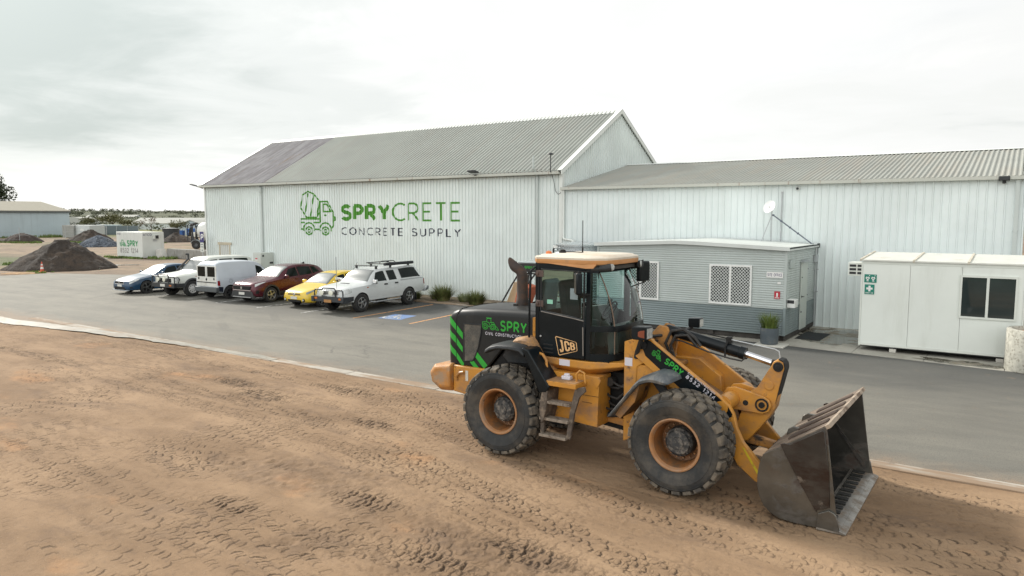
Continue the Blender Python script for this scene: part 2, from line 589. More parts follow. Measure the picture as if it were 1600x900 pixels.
def dirt_mat():
    m, t, b, P = pos_mat('sandy_dirt')
    big = noise(t, vmap(t, P, (0.6, 1.4, 1)), 0.55, 6, 0.62)
    c = mixc(t, ramp(t, big, [(0.30, 0.0), (0.70, 1.0)]), (0.220, 0.142, 0.083), (0.355, 0.240, 0.146))
    # damp patches, orange sand, fine grit
    c = mixc(t, ramp(t, noise(t, vmap(t, P, (0.7, 1.5, 1), loc=(5, 3, 0)), 0.9, 8, 0.7, 0.6), [(0.50, 0.0), (0.72, 0.62)]), c, (0.175, 0.118, 0.080))
    c = mixc(t, ramp(t, noise(t, vmap(t, P, (0.6, 1.0, 1), loc=(11, 7, 0)), 0.45, 6, 0.6), [(0.58, 0.0), (0.72, 0.7)]), c, (0.46, 0.25, 0.12))
    c = mixc(t, ramp(t, noise(t, P, 11.0, 6, 0.75), [(0.50, 0.0), (0.72, 0.5)]), c, (0.17, 0.12, 0.085))
    c = mixc(t, ramp(t, noise(t, P, 55.0, 3, 0.7), [(0.58, 0.0), (0.75, 0.7)]), c, (0.135, 0.10, 0.075))
    c = mixc(t, ramp(t, noise(t, vmap(t, P, loc=(3, 9, 1)), 38.0, 3, 0.7), [(0.62, 0.0), (0.78, 0.55)]), c, (0.52, 0.42, 0.31))
    at = nd(t, 'ShaderNodeAttribute', attribute_name='damp_and_crack_shade')
    c = mixc(t, mth(t, 'MULTIPLY', at.outputs['Fac'], 0.80), c, (0.095, 0.066, 0.050))
    # lug print crescents: dark colour stands for groove shade as well as damp soil
    co = nd(t, 'ShaderNodeAttribute', attribute_name='lug_offset').outputs['Fac']
    on = nd(t, 'ShaderNodeAttribute', attribute_name='lug_depth').outputs['Fac']
    co = mth(t, 'ADD', co, mth(t, 'MULTIPLY', mth(t, 'SUBTRACT', noise(t, P, 30.0, 4, 0.7), 0.5), 0.62))
    wd = mth(t, 'ADD', 0.015, mth(t, 'MULTIPLY', noise(t, P, 9.0, 3, 0.6), 0.125))
    q = mth(t, 'DIVIDE', co, wd)
    lug = mth(t, 'MULTIPLY', mth(t, 'POWER', 2.718, mth(t, 'MULTIPLY', mth(t, 'MULTIPLY', q, q), -1.0)), mth(t, 'POWER', mth(t, 'MINIMUM', on, 1.0), 0.7))
    c = mixc(t, mth(t, 'MULTIPLY', lug, 0.92), c, (0.052, 0.036, 0.027))
    t.links.new(c, b.inputs['Base Color'])
    b.inputs['Roughness'].default_value = 0.95
    b.inputs['Specular IOR Level'].default_value = 0.25
    h = mth(t, 'ADD', mth(t, 'MULTIPLY', noise(t, P, 7.0, 8, 0.72), 0.35), mth(t, 'MULTIPLY', noise(t, P, 45.0, 5, 0.75), 0.40))
    h = mth(t, 'SUBTRACT', h, mth(t, 'MULTIPLY', lug, 0.9))
    bn = nd(t, 'ShaderNodeBump')
    bn.inputs['Strength'].default_value = 0.9
    bn.inputs['Distance'].default_value = 0.022
    t.links.new(h, bn.inputs['Height'])
    t.links.new(bn.outputs[0], b.inputs['Normal'])
    return m


def vnoise(x, y, seed):
    """cheap vectorised value noise"""
    xi = np.floor(x).astype(np.int64); yi = np.floor(y).astype(np.int64)
    fx = x - xi; fy = y - yi
    fx = fx * fx * (3 - 2 * fx); fy = fy * fy * (3 - 2 * fy)
    def h(a, b):
        n = (a * 374761393 + b * 668265263 + seed * 1442695041) & 0x7fffffff
        n = ((n ^ (n >> 13)) * 1274126177) & 0x7fffffff
        return ((n ^ (n >> 16)) & 0xffff) / 65535.0
    a = h(xi, yi) * (1 - fx) + h(xi + 1, yi) * fx
    c = h(xi, yi + 1) * (1 - fx) + h(xi + 1, yi + 1) * fx
    return a * (1 - fy) + c * fy


def vfbm(x, y, seed, o=4, g=0.5):
    s, a, t = 0, 1.0, 0.0
    for i in range(o):
        s = s + a * vnoise(x, y, seed + i * 17)
        t += a
        a *= g
        x = x * 2.03 + 1.7; y = y * 2.03 + 9.2
    return s / t


def dashes(U, V, pu, pv, seed, miss):
    """rows of short curved lug prints: a thin groove per cell, with a raised lip behind it"""
    row = np.floor(V / pv)
    uu = U / pu + (row % 2) * 0.5
    cu = np.floor(uu)
    h = ((cu.astype(np.int64) * 7349 + row.astype(np.int64) * 9151 + seed * 977) & 0xffff)
    h1 = ((h * 40503) & 0xffff) / 65535.0
    h2 = ((h * 30011 + 77) & 0xffff) / 65535.0
    lu = uu - cu - 0.5 + (h2 - 0.5) * 0.25
    lv = V / pv - row - 0.5
    c = lu + 0.9 * lv * lv - 0.10 + lv * (h2 - 0.5) * 0.8
    on = (h1 > miss) * np.clip((0.46 + 0.06 * h2 - np.abs(lv)) * 9, 0, 1) * (0.45 + 0.55 * h2)
    return np.exp(-(c / 0.11) ** 2) * on, np.exp(-((c + 0.24) / 0.12) ** 2) * on, c, on


def build_dirt():
    # columns get coarser with distance from the camera
    xs = [4.0]
    while xs[-1] > -60:
        xs.append(xs[-1] - max(0.018, 0.018 + (-xs[-1] - 9) * 0.0038))
    xs = np.array(xs)
    ys = [2.6]
    while ys[-1] < 13.0:
        ys.append(ys[-1] + 0.0205)
    ys = np.array(ys)
    X, Y = np.meshgrid(xs, ys, indexing='ij')
    Y = Y.copy()
    # beyond x = -30 the edge of the yard swings towards the camera and back
    Z = (vfbm(X * 0.35, Y * 0.5, 3, 4) - 0.5) * 0.07 + (vfbm(X * 1.7, Y * 2.2, 9, 4) - 0.5) * 0.030
    D = np.zeros_like(Z); CC = np.full_like(Z, 3.0); ON = np.zeros_like(Z)
    # wheel tracks: centre line y(x), from x0 to x1, lug pitch, width
    def path(*pt):
        px = np.array([q[0] for q in pt]); py = np.array([q[1] for q in pt])
        xs_ = np.linspace(px[0], px[-1], 400)
        ys_ = np.interp(xs_, px, py)
        ker = np.hanning(61); ker /= ker.sum()
        ys_ = np.convolve(np.pad(ys_, 30, mode='edge'), ker, 'valid')
        return lambda x: np.interp(x, xs_, ys_)
    A_ = [(-30, 9.3), (-16.5, 9.62), (-11.2, 9.55), (-9.2, 9.2), (-7.4, 8.84), (-5.6, 8.15), (-3.4, 7.55), (0, 6.9), (4, 6.6)]
    B_ = [(-30, 11.6), (-16.5, 11.7), (-13.1, 11.55), (-10.3, 11.1), (-8.0, 10.1), (-5.9, 9.45), (-4.0, 8.95), (-2.3, 8.7), (0.5, 8.4), (4, 8.3)]
    tracks = [
        (path(*A_), -28, 4, 0.150, 0.56, 1.15, 1), (path(*B_), -28, 4, 0.150, 0.56, 1.15, 1),
        (path(*[(x, y - 0.62) for x, y in A_]), -20, 4, 0.16, 0.50, 0.75, -1), (path(*[(x, y + 0.70) for x, y in B_]), -24, -5, 0.15, 0.50, 0.8, 1),
        (lambda x: 9.95 + 0.10 * np.sin(x * 0.5), -8.0, 4, 0.155, 0.58, 0.7, 1), (lambda x: 12.05 + 0.06 * np.sin(x * 0.6), -9.5, 4, 0.155, 0.58, 0.7, 1),
        (lambda x: 10.55 - 0.006 * (x + 12) ** 2, -26, -9, 0.16, 0.50, 0.55, -1),
        (lambda x: 6.35 + 0.06 * (x + 2), -9, 4, 0.165, 0.60, 0.8, 1),
        (lambda x: 8.3 - 0.05 * (x + 4), -17, -4, 0.17, 0.50, 0.45, 1),
        (lambda x: 5.3 + 0.10 * (x + 5), -8, 2, 0.15, 0.55, 0.7, -1),
    ]
    for k, (fy, x0, x1, pitch, wd, amp, sgn) in enumerate(tracks):
        yc = fy(X)
        d = (Y - yc) / (wd * 0.5)
        ins = np.clip((1.0 - np.abs(d)) * 5, 0, 1)
        ends = np.clip((X - x0) / 1.5, 0, 1) * np.clip((x1 - X) / 1.5, 0, 1)
        patch = np.clip((vfbm(X * 0.6 + k * 3.3, Y * 1.2, 70 + k, 3) - 0.32) * 4.0, 0.40 if k < 2 else 0.05, 1)
        a = ins * ends * patch * amp * np.clip((Y - 4.2 + (X + 9) * 0.16) / 2.6, 0.15, 1)
        g, lug, cc, on = dashes(X * sgn + (vnoise(X * 1.5, Y * 1.5, 40 + k) - 0.5) * 0.10, d * 1.5 + (vnoise(X * 2.5, Y * 2.5, 44 + k) - 0.5) * 0.3, pitch, 0.60, 50 + k, 0.34)
        Z = Z - a * 0.008 - a * g * 0.008 + a * lug * 0.001
        w_ = a * on > ON; CC = np.where(w_, cc, CC); ON = np.where(w_, a * on, ON)
        Z = Z + ends * np.exp(-((np.abs(d) - 1.08) / 0.10) ** 2) * 0.010 * amp * vnoise(X * 3, Y * 3, 47 + k)
    # older prints left all over the yard by tyres crossing it
    for k, (an, sd_, th) in enumerate(((0.12, 1, 0.585), (-0.30, -1, 0.61), (0.55, 1, 0.62))):
        U = X * math.cos(an) + Y * math.sin(an); V = -X * math.sin(an) + Y * math.cos(an)
        U = U + (vfbm(X * 0.8, Y * 0.8, 400 + k, 2) - 0.5) * 0.5
        mk = np.clip((vfbm(X * 0.35 + k * 5, Y * 0.6, 420 + k, 3) - th) * 7, 0, 1) * np.clip((X + 30) / 14.0, 0.25, 1)
        g, lug, cc, on = dashes(U * sd_, V / 0.16, 0.17, 1.0, 430 + k, 0.42)
        Z = Z - mk * g * 0.007 + mk * lug * 0.001
        w_ = mk * on * 0.9 > ON; CC = np.where(w_, cc, CC); ON = np.where(w_, mk * on * 0.9, ON)
    # churned spots where a wheel spun and turned up damp soil
    for (cx, cy, rx, ry, k) in ((-4.7, 7.05, 0.55, 0.26, 1), (-8.85, 5.95, 0.45, 0.2, 2), (-7.45, 7.12, 0.5, 0.24, 3), (-12.8, 11.6, 0.9, 0.22, 4), (-13.9, 10.2, 0.8, 0.3, 5), (-2.2, 6.2, 0.5, 0.25, 6), (-5.4, 6.3, 0.5, 0.22, 7), (-15.5, 10.6, 0.7, 0.25, 8), (-10.2, 10.0, 0.6, 0.2, 9)):
        r2 = ((X - cx) / rx) ** 2 + ((Y - cy) / ry) ** 2
        m_ = np.exp(-r2 * 1.2)
        g, lug, cc, on = dashes(X + (vnoise(X * 3, Y * 3, 600 + k) - 0.5) * 0.12, Y / 0.17, 0.115, 1.0, 610 + k, 0.12)
        o_ = np.clip(m_ * 1.7, 0, 1) * on
        Z = Z - o_ * g * 0.026 + m_ * lug * 0.012
        w_ = o_ * 1.4 > ON; CC = np.where(w_, cc * 0.55, CC); ON = np.where(w_, np.clip(o_ * 1.4, 0, 1), ON)
        D = np.maximum(D, m_ * 0.30 * vfbm(X * 7, Y * 7, 620 + k, 2))
    # crumbs and clods
    c1 = vnoise(X * 17.0, Y * 17.0, 200)
    dens = np.clip((vfbm(X * 0.5, Y * 0.9, 210, 3) - 0.34) * 3, 0, 1)
    cl = np.clip((c1 - 0.76) * 6, 0, 1) * dens
    Z = Z + cl * 0.010
    c2 = vfbm(X * 5.0, Y * 9.0, 260, 3)
    crk = np.clip(1 - np.abs(c2 - 0.5) * 22, 0, 1) * np.clip((vfbm(X * 0.45 + 4, Y * 0.8, 280, 3) - 0.47) * 5, 0, 1)
    Z = Z - crk * 0.014
    D = np.maximum(D, crk * 0.35)  # cracks coloured darker for the shade inside them, stored with the damp
    # churned soil patches, darker because it was turned up damp
    ch = np.clip((vfbm(X * 0.55 + 9, Y * 1.3 + 2, 310, 4) - 0.60) * 7, 0, 1)
    Z = Z + ch * (vfbm(X * 9, Y * 9, 320, 3) - 0.5) * 0.045
    D = np.maximum(D, ch * 0.55 * vfbm(X * 6, Y * 6, 330, 2))
    # level out at the kerb
    e = np.clip((13.0 - Y) / 0.6, 0, 1)
    Z = Z * (0.25 + 0.75 * e) - 0.012
    Ys = Y - 0.9 * np.exp(-((X + 34) / 7.0) ** 2) * np.clip((Y - 6.0) / 7.0, 0, 1)
    nx, ny = X.shape
    V = np.stack([X, Ys, Z], -1).reshape(-1, 3)
    ii = np.arange(nx - 1)[:, None] * ny + np.arange(ny - 1)[None, :]
    F = np.stack([ii, ii + 1, ii + ny + 1, ii + ny], -1).reshape(-1, 4)
    me = bpy.data.meshes.new('dirt_yard')
    me.vertices.add(len(V)); me.vertices.foreach_set('co', V.ravel().astype(np.float32))
    me.loops.add(F.size); me.loops.foreach_set('vertex_index', F.ravel().astype(np.int32))
    me.polygons.add(len(F)); me.polygons.foreach_set('loop_start', np.arange(0, F.size, 4, dtype=np.int32))
    me.update(calc_edges=True)
    at = me.attributes.new('damp_and_crack_shade', 'FLOAT', 'POINT')
    at.data.foreach_set('value', np.clip(D, 0, 1).ravel().astype(np.float32))
    for nm, arr in (('lug_offset', CC), ('lug_depth', ON)):
        at = me.attributes.new(nm, 'FLOAT', 'POINT')
        at.data.foreach_set('value', arr.ravel().astype(np.float32))
    me.shade_smooth()
    me.materials.append(dirt_mat())
    o = bpy.data.objects.new('dirt_ground', me)
    COL.objects.link(o)
    struct(o)


build_dirt()


def asphalt_mat():
    m, t, b, P = pos_mat('dusty_asphalt')
    c = mixc(t, ramp(t, noise(t, P, 0.5, 6, 0.6), [(0.3, 0.0), (0.7, 1.0)]), (0.046, 0.049, 0.050), (0.066, 0.069, 0.068))
    # pale dust carried over the driving lane by wheels; the bays along the shed stay blacker
    sp = nd(t, 'ShaderNodeSeparateXYZ')
    t.links.new(P, sp.inputs[0])
    yy = mth(t, 'ADD', sp.outputs[1], mth(t, 'MULTIPLY', mth(t, 'SUBTRACT', noise(t, vmap(t, P, (0.4, 0.7, 1)), 0.5, 6, 0.65), 0.5), 5.0))
    yy = mth(t, 'ADD', yy, mth(t, 'MULTIPLY', mth(t, 'MINIMUM', mth(t, 'ADD', sp.outputs[0], 30.0), 0.0), 0.55))
    lane = ramp(t, mth(t, 'DIVIDE', mth(t, 'SUBTRACT', yy, 12.0), 14.0), [(0.0, 1.0), (0.45, 0.88), (0.62, 0.36), (0.80, 0.12), (1.0, 0.08)], 'LINEAR')
    right = ramp(t, mth(t, 'DIVIDE', mth(t, 'ADD', sp.outputs[0], 16.0), 14.0), [(0.0, 1.0), (1.0, 0.86)], 'LINEAR')
    lane = mth(t, 'MULTIPLY', lane, right)
    st = ramp(t, noise(t, vmap(t, P, (0.30, 1.0, 1), rot=(0, 0, R(-6))), 0.9, 8, 0.72), [(0.30, 0.66), (0.66, 1.0)])
    fine = ramp(t, noise(t, P, 30.0, 5, 0.7), [(0.3, 0.75), (0.7, 1.0)])
    f = mth(t, 'MULTIPLY', mth(t, 'MULTIPLY', lane, st), fine)
    c = mixc(t, f, c, (0.262, 0.246, 0.204))
    c = mixc(t, ramp(t, noise(t, vmap(t, P, (0.25, 1.2, 1), loc=(4, 4, 0), rot=(0, 0, R(4))), 0.8, 8, 0.72), [(0.56, 0.0), (0.72, 0.40)]), c, (0.095, 0.093, 0.085))
    c = mixc(t, ramp(t, noise(t, vmap(t, P, loc=(9, 1, 0)), 2.2, 8, 0.78), [(0.575, 0.0), (0.70, 0.6)]), c, (0.24, 0.175, 0.12))
    ed = mth(t, 'ADD', mth(t, 'SUBTRACT', sp.outputs[1], 12.9), mth(t, 'MULTIPLY', mth(t, 'SUBTRACT', noise(t, P, 1.1, 7, 0.7), 0.5), 2.2))
    c = mixc(t, ramp(t, ed, [(0.0, 0.75), (0.35, 0.30), (1.0, 0.0)]), c, (0.27, 0.20, 0.14))
    # tyre scuffs, oil spots, hairline cracks, exposed stone
    wv = nd(t, 'ShaderNodeTexWave', wave_type='RINGS', rings_direction='Z')
    wv.inputs['Scale'].default_value = 0.16; wv.inputs['Distortion'].default_value = 1.2; wv.inputs['Detail'].default_value = 3.0; wv.inputs['Detail Scale'].default_value = 0.4
    t.links.new(vmap(t, P, loc=(14, -34, 0)), wv.inputs['Vector'])
    scuff = mth(t, 'MULTIPLY', ramp(t, wv.outputs['Fac'], [(0.90, 0.0), (0.97, 0.22)]), ramp(t, noise(t, P, 0.35, 5, 0.65), [(0.46, 0.0), (0.62, 1.0)]))
    c = mixc(t, scuff, c, (0.07, 0.07, 0.066))
    c = mixc(t, ramp(t, noise(t, vmap(t, P, loc=(2, 6, 0)), 1.4, 3, 0.5), [(0.72, 0.0), (0.80, 0.3)]), c, (0.075, 0.073, 0.068))
    vo = nd(t, 'ShaderNodeTexVoronoi', feature='DISTANCE_TO_EDGE')
    vo.inputs['Scale'].default_value = 0.22
    dn = nd(t, 'ShaderNodeVectorMath', operation='ADD')
    t.links.new(P, dn.inputs[0])
    nv = nd(t, 'ShaderNodeTexNoise'); nv.inputs['Scale'].default_value = 0.9; nv.inputs['Detail'].default_value = 5
    t.links.new(P, nv.inputs['Vector'])
    t.links.new(nv.outputs['Color'], dn.inputs[1])
    t.links.new(dn.outputs[0], vo.inputs['Vector'])
    c = mixc(t, mth(t, 'MULTIPLY', ramp(t, vo.outputs['Distance'], [(0.0, 0.7), (0.006, 0.0)]), ramp(t, noise(t, P, 0.15, 3, 0.5), [(0.48, 0.0), (0.6, 1.0)])), c, (0.05, 0.05, 0.048))
    c = mixc(t, ramp(t, noise(t, P, 12.0, 5, 0.75), [(0.52, 0.0), (0.70, 0.65)]), c, (0.13, 0.125, 0.112))
    c = mixc(t, ramp(t, noise(t, P, 55.0, 3, 0.65), [(0.53, 0.0), (0.68, 0.75)]), c, (0.05, 0.05, 0.048))
    c = mixc(t, ramp(t, noise(t, vmap(t, P, loc=(5, 5, 5)), 60.0, 2, 0.6), [(0.62, 0.0), (0.76, 0.5)]), c, (0.36, 0.34, 0.29))
    t.links.new(c, b.inputs['Base Color'])
    b.inputs['Roughness'].default_value = 0.86
    b.inputs['Specular IOR Level'].default_value = 0.35
    bn = nd(t, 'ShaderNodeBump')
    bn.inputs['Strength'].default_value = 0.5
    bn.inputs['Distance'].default_value = 0.008
    t.links.new(noise(t, P, 60.0, 5, 0.7), bn.inputs['Height'])
    t.links.new(bn.outputs[0], b.inputs['Normal'])
    return m


# road sheet: a strip between the kerb and the buildings, widening to the west
mb = MB()
rng = random.Random(4)
lo, hi = [], []
for i in range(75):
    x = 14 - i * (70.5 / 74)
    y0 = 12.93 - 0.9 * math.exp(-((x + 34) / 7.0) ** 2)
    y1 = 28.2
    if x < -44:
        y1 = 28.6 - (-x - 44) * 0.36
    y0 = min(y0, y1 - 0.5)
    j = (rng.random() - 0.5) * 0.35 if x < -44 else 0
    lo.append((x, y0, 0.0)); hi.append((x, y1 + j, 0.0))
mb.grid([lo, hi])
ROAD = asphalt_mat()
struct(mb.build('road', ROAD, smooth=0, weld=False))

# flush concrete edge strip, cast in lengths
CONC = M('dusty_concrete', (0.40, 0.37, 0.32), 0.9, var=0.12, vs=1.2, dirt=((0.27, 0.19, 0.125), 0.40, 0.58, 0.9, (0.5, 3, 1)), dirt2=((0.20, 0.16, 0.12), 0.56, 0.72, 3.0), bump=(25, 0.4))
PADC = M('yard_concrete', (0.36, 0.345, 0.30), 0.85, var=0.12, vs=0.7, dirt=((0.22, 0.20, 0.165), 0.48, 0.66, 0.5), dirt2=((0.16, 0.14, 0.11), 0.60, 0.75, 2.2), bump=(30, 0.3))
mb = MB()
x = 13.0
while x > -30:
    L = 3.0
    a = [(x - 0.012, 12.74), (x - L + 0.012, 12.74)]
    mb.prism([(x - 0.012, 12.74 + 0.02 * rng.random()), (x - 0.012, 13.10), (x - L + 0.012, 13.10), (x - L + 0.012, 12.74 + 0.02 * rng.random())], -0.05, 0.010, 'z')
    x -= L
struct(mb.build('kerb', CONC, smooth=30, bev=0.012))

mb = MB()
pts = [(-16.6, 24.55), (-12.0, 24.12), (-8.84, 23.76), (-3.95, 23.19), (-0.2, 22.72), (6, 22.0)]
for i in range(len(pts) - 1):
    (xa, ya), (xb, yb) = pts[i], pts[i + 1]
    n = max(1, int(round((xb - xa) / 2.4)))
    for k in range(n):
        x0 = xa + (xb - xa) * k / n + 0.008; x1 = xa + (xb - xa) * (k + 1) / n - 0.008
        y0 = ya + (yb - ya) * k / n; y1 = ya + (yb - ya) * (k + 1) / n
        mb.prism([(x0, y0), (x1, y1), (x1, 29), (x0, 29)], -0.08, 0.014, 'z')
struct(mb.build('pavement', PADC, smooth=0))

# planting strip along the foot of the shed
SOIL = M('garden_soil', (0.20, 0.15, 0.10), 0.95, var=0.3, vs=3, dirt=((0.36, 0.29, 0.2), 0.5, 0.7, 2.0), bump=(14, 0.8, 0.03))
mb = MB()
mb.box(-43.4, -16.7, 25.87, 28.3, -0.05, 0.035)
struct(mb.build('garden_strip_ground', SOIL, smooth=0))
mb = MB()
mb.box(-43.4, -16.7, 25.75, 25.865, -0.05, 0.05)
struct(mb.build('garden_edging_kerb', CONC, smooth=0, bev=0.01))

# painted bay lines
WPAINT = M('worn_white_paint', (0.55, 0.55, 0.52), 0.8, var=0.1, dirt=((0.07, 0.072, 0.07), 0.46, 0.60, 6.0, (1, 1, 1)))
OPAINT = M('worn_orange_paint', (0.60, 0.30, 0.115), 0.8, var=0.12, dirt=((0.09, 0.08, 0.07), 0.52, 0.66, 8.0))
for xa, ya, xb, yb, o in [(-35.9, 20.2, -36.3, 25.6, 0), (-33.15, 20.2, -33.6, 25.6, 0), (-30.65, 20.1, -31.2, 25.5, 0), (-27.5, 19.98, -28.0, 25.4, 0), (-24.5, 19.95, -24.95, 25.3, 0),
                          (-21.55, 20.1, -21.9, 25.3, 1), (-18.66, 20.22, -19.15, 25.2, 1)]:
    d = Vector((xb - xa, yb - ya, 0)); n = Vector((d.y, -d.x, 0)).normalized() * 0.055
    mb = MB()
    a, c = Vector((xa, ya, 0.004)), Vector((xb, yb, 0.004))
    mb.add([a + n, c + n, c - n, a - n], [(0, 1, 2, 3)])
    struct(mb.build('road_marking', OPAINT if o else WPAINT, smooth=0))
# disabled bay symbol: blue square with the white wheelchair mark
BPAINT = M('worn_blue_paint', (0.13, 0.22, 0.42), 0.8, var=0.12, dirt=((0.10, 0.11, 0.12), 0.50, 0.66, 5.0))
mb = MB()
mb.add([(-20.75, 20.65, 0.004), (-19.65, 20.75, 0.004), (-19.95, 22.05, 0.004), (-21.05, 21.95, 0.004)], [(0, 1, 2, 3)])
pic = [arc(0.40, 0.40, 0.28, 0.28, 100, 380, 14), [(0.48, 1.0), (0.48, 0.60), (0.80, 0.60), (0.98, 0.22), (1.10, 0.27)], [(0.48, 0.82), (0.76, 0.80)], arc(0.48, 1.12, 0.05, 0.05, 0, 360, 10)]
q = line_quads(pic, 0.095)
def _f(x, y, l):
    u, v = (x - 0.08) / 1.1 * 0.92 + 0.02, (y - 0.02) / 1.25 * 0.90 + 0.04
    return (-20.75 + u * 1.1 - v * 0.30, 20.65 + u * 0.10 + v * 1.3, 0.0075 + l)
put_quads(mb, q, _f, 1)
struct(mb.build('road_symbol_marking', [BPAINT, WPAINT], smooth=0, weld=False))

# puddles
SILT = M('wet_silt_sky_glint', (0.31, 0.29, 0.245), 0.42, var=0.18, vs=1.2, dirt=((0.24, 0.185, 0.13), 0.46, 0.64, 1.1, (0.6, 1.6, 1)), dirt2=((0.20, 0.15, 0.10), 0.58, 0.72, 4.0), spec=0.12)
WATER = M('muddy_water', (0.10, 0.085, 0.065), 0.03, var=0.2, vs=1, spec=0.6)
DAMP = M('wet_concrete', (0.13, 0.118, 0.092), 0.13, var=0.25, vs=1.2, dirt=((0.19, 0.165, 0.125), 0.45, 0.65, 1.4), spec=0.6)


def blob(name, cx, cy, rx, ry, z, m, seed, rot=0.0, n=110, rough=0.35):
    mb = MB()
    pts = []
    for i in range(n):
        a = 2 * PI * i / n
        k = 1 + rough * (fbm(math.cos(a) * 2.2 + seed, math.sin(a) * 2.2, 6, seed) )
        x, y = rx * k * math.cos(a), ry * k * math.sin(a)
        pts.append((cx + x * math.cos(rot) - y * math.sin(rot), cy + x * math.sin(rot) + y * math.cos(rot), z))
    mb.add(pts + [(cx, cy, z)], [(i, (i + 1) % n, n) for i in range(n)])
    return struct(mb.build(name, m, smooth=0))


# kerb strip widens westward into wet silt, coloured pale for the sky's reflection
mb = MB()
lo, hi = [], []
for i in range(90):
    x = -17.0 - i * (21.0 / 89)
    t = max(0.0, min(1.0, (-x - 20) / 12.0))
    yc = 12.93 - 0.9 * math.exp(-((x + 34) / 7.0) ** 2)
    lo.append((x, yc - 0.15 - 0.40 * t + 0.14 * fbm(x * 0.7, 1.0, 4, 3.0), 0.016)); hi.append((x, yc + 0.14 + 0.12 * t + 0.10 * fbm(x * 0.8, 5.0, 4, 7.0), 0.016))
mb.grid([lo, hi])
struct(mb.build('silt_path', SILT, smooth=0, weld=False))
blob('puddle_water', -72.5, 36.2, 2.2, 0.5, -0.05, WATER, 4.0, R(50), rough=0.5)
blob('puddle_water', -62.0, 31.8, 1.8, 0.4, -0.05, WATER, 5.0, R(40), rough=0.6)
blob('wet_pavement_water', -4.9, 26.2, 1.35, 1.75, 0.018, DAMP, 6.0, R(10), rough=0.35)
blob('wet_pavement_water', -1.2, 23.25, 1.0, 0.35, 0.018, DAMP, 7.0, R(-8), rough=0.4)
# ================================================================== BUILDINGS
def steel(name, col, rough=0.5, rust=0.0, **kw):
    d2 = ((0.20, 0.085, 0.035), 0.66 - rust * 0.2, 0.80 - rust * 0.2, 2.5, (2.0, 2.0, 0.25)) if rust else None
    return M(name, col, rough, 0.0, var=0.05, vs=0.6, dirt=((col[0] * 0.945, col[1] * 0.94, col[2] * 0.93), 0.48, 0.76, 1.1, (1.2, 1.2, 0.16)), dirt2=d2, **kw)


WALLM = steel('cream_wall_sheeting', (0.72, 0.775, 0.76), 0.45)
WALL2 = steel('pale_wall_sheeting', (0.715, 0.775, 0.77), 0.45)
ROOFM = M('weathered_roof_sheeting', (0.345, 0.362, 0.335), 0.75, 0.0, spec=0.25, var=0.06, vs=0.5, dirt=((0.34, 0.34, 0.31), 0.46, 0.70, 0.8, (2.5, 0.2, 0.2)), dirt2=((0.30, 0.25, 0.19), 0.66, 0.82, 2.0, (3.0, 0.3, 0.3)))
ROOFO = M('older_grey_roof_sheeting', (0.34, 0.335, 0.345), 0.8, 0.0, spec=0.2, var=0.08, vs=1.2, dirt=((0.25, 0.24, 0.25), 0.40, 0.62, 1.2, (3, 0.4, 0.4)), dirt2=((0.26, 0.20, 0.16), 0.56, 0.72, 1.4, (4.0, 0.25, 0.25)))
TRIM = steel('white_trim', (0.72, 0.75, 0.72), 0.4)
GUTT = steel('gutter_paint', (0.50, 0.51, 0.46), 0.45, rust=0.4)
RUSTY = M('rusty_fascia', (0.33, 0.33, 0.30), 0.7, var=0.2, vs=3, dirt=((0.085, 0.052, 0.035), 0.40, 0.52, 1.6, (1, 1, 2)), dirt2=((0.20, 0.11, 0.06), 0.52, 0.66, 4))
DARKM = M('black_metal', (0.020, 0.022, 0.024), 0.5, var=0.3)
GALV = M('galvanised_steel', (0.46, 0.48, 0.49), 0.38, 0.55, var=0.12, vs=3)
GREEN = M('green_sign_paint', (0.075, 0.27, 0.028), 0.5, var=0.08)
NAVY = M('navy_sign_paint', (0.035, 0.042, 0.065), 0.5, var=0.1)
WHITEP = M('white_paint', (0.74, 0.75, 0.73), 0.45, var=0.05)

YW = 28.10
XL, XR = -43.56, -16.79
EAVE, RIDGE, YR = 6.06, 9.18, 33.63
SL = (RIDGE - EAVE) / (YR - YW)


def rib_profile(x0, x1, p, d, pan, top):
    """trapezoid rib section from x0 to x1: (x, outward height)"""
    sl = (p - pan - top) / 2
    out = []
    x = x0
    while x < x1 - 1e-6:
        for dx, h in ((0, 0), (pan, 0), (pan + sl, d), (pan + sl + top, d)):
            if x + dx < x1:
                out.append((x + dx, h))
        x += p
    out.append((x1, 0))
    return out


def rib_h(x, x0, p, d, pan, top):
    sl = (p - pan - top) / 2
    f = (x - x0) % p
    if f < pan: return 0.0
    if f < pan + sl: return d * (f - pan) / sl
    if f < pan + sl + top: return d
    return d * (1 - (f - pan - sl - top) / sl)


PM = (0.20, 0.048, 0.135, 0.040)     # shed wall rib: pitch, depth, pan, crest
PE = (0.25, 0.040, 0.186, 0.028)

# ---------------------------------------------------------------- main shed
wh = empty('warehouse', (0, 0, 0), 'tall cream ribbed-steel shed with a big green lettered sign on its long wall', 'warehouse')
pr = rib_profile(XL, XR, *PM)
mb = MB()
# front wall (in two lifts with a lap joint)
for za, zb, k in ((0.03, 2.6, 0.0), (2.597, EAVE - 0.16, 0.003)):
    mb.grid([[(x, YW - h - k, za) for x, h in pr], [(x, YW - h - k, zb) for x, h in pr]])
# gable end facing east above the annex, west gable, rear wall
pg = rib_profile(YW, YR + (YR - YW), *PM)


def gz(y):
    return RIDGE - abs(y - YR) * SL


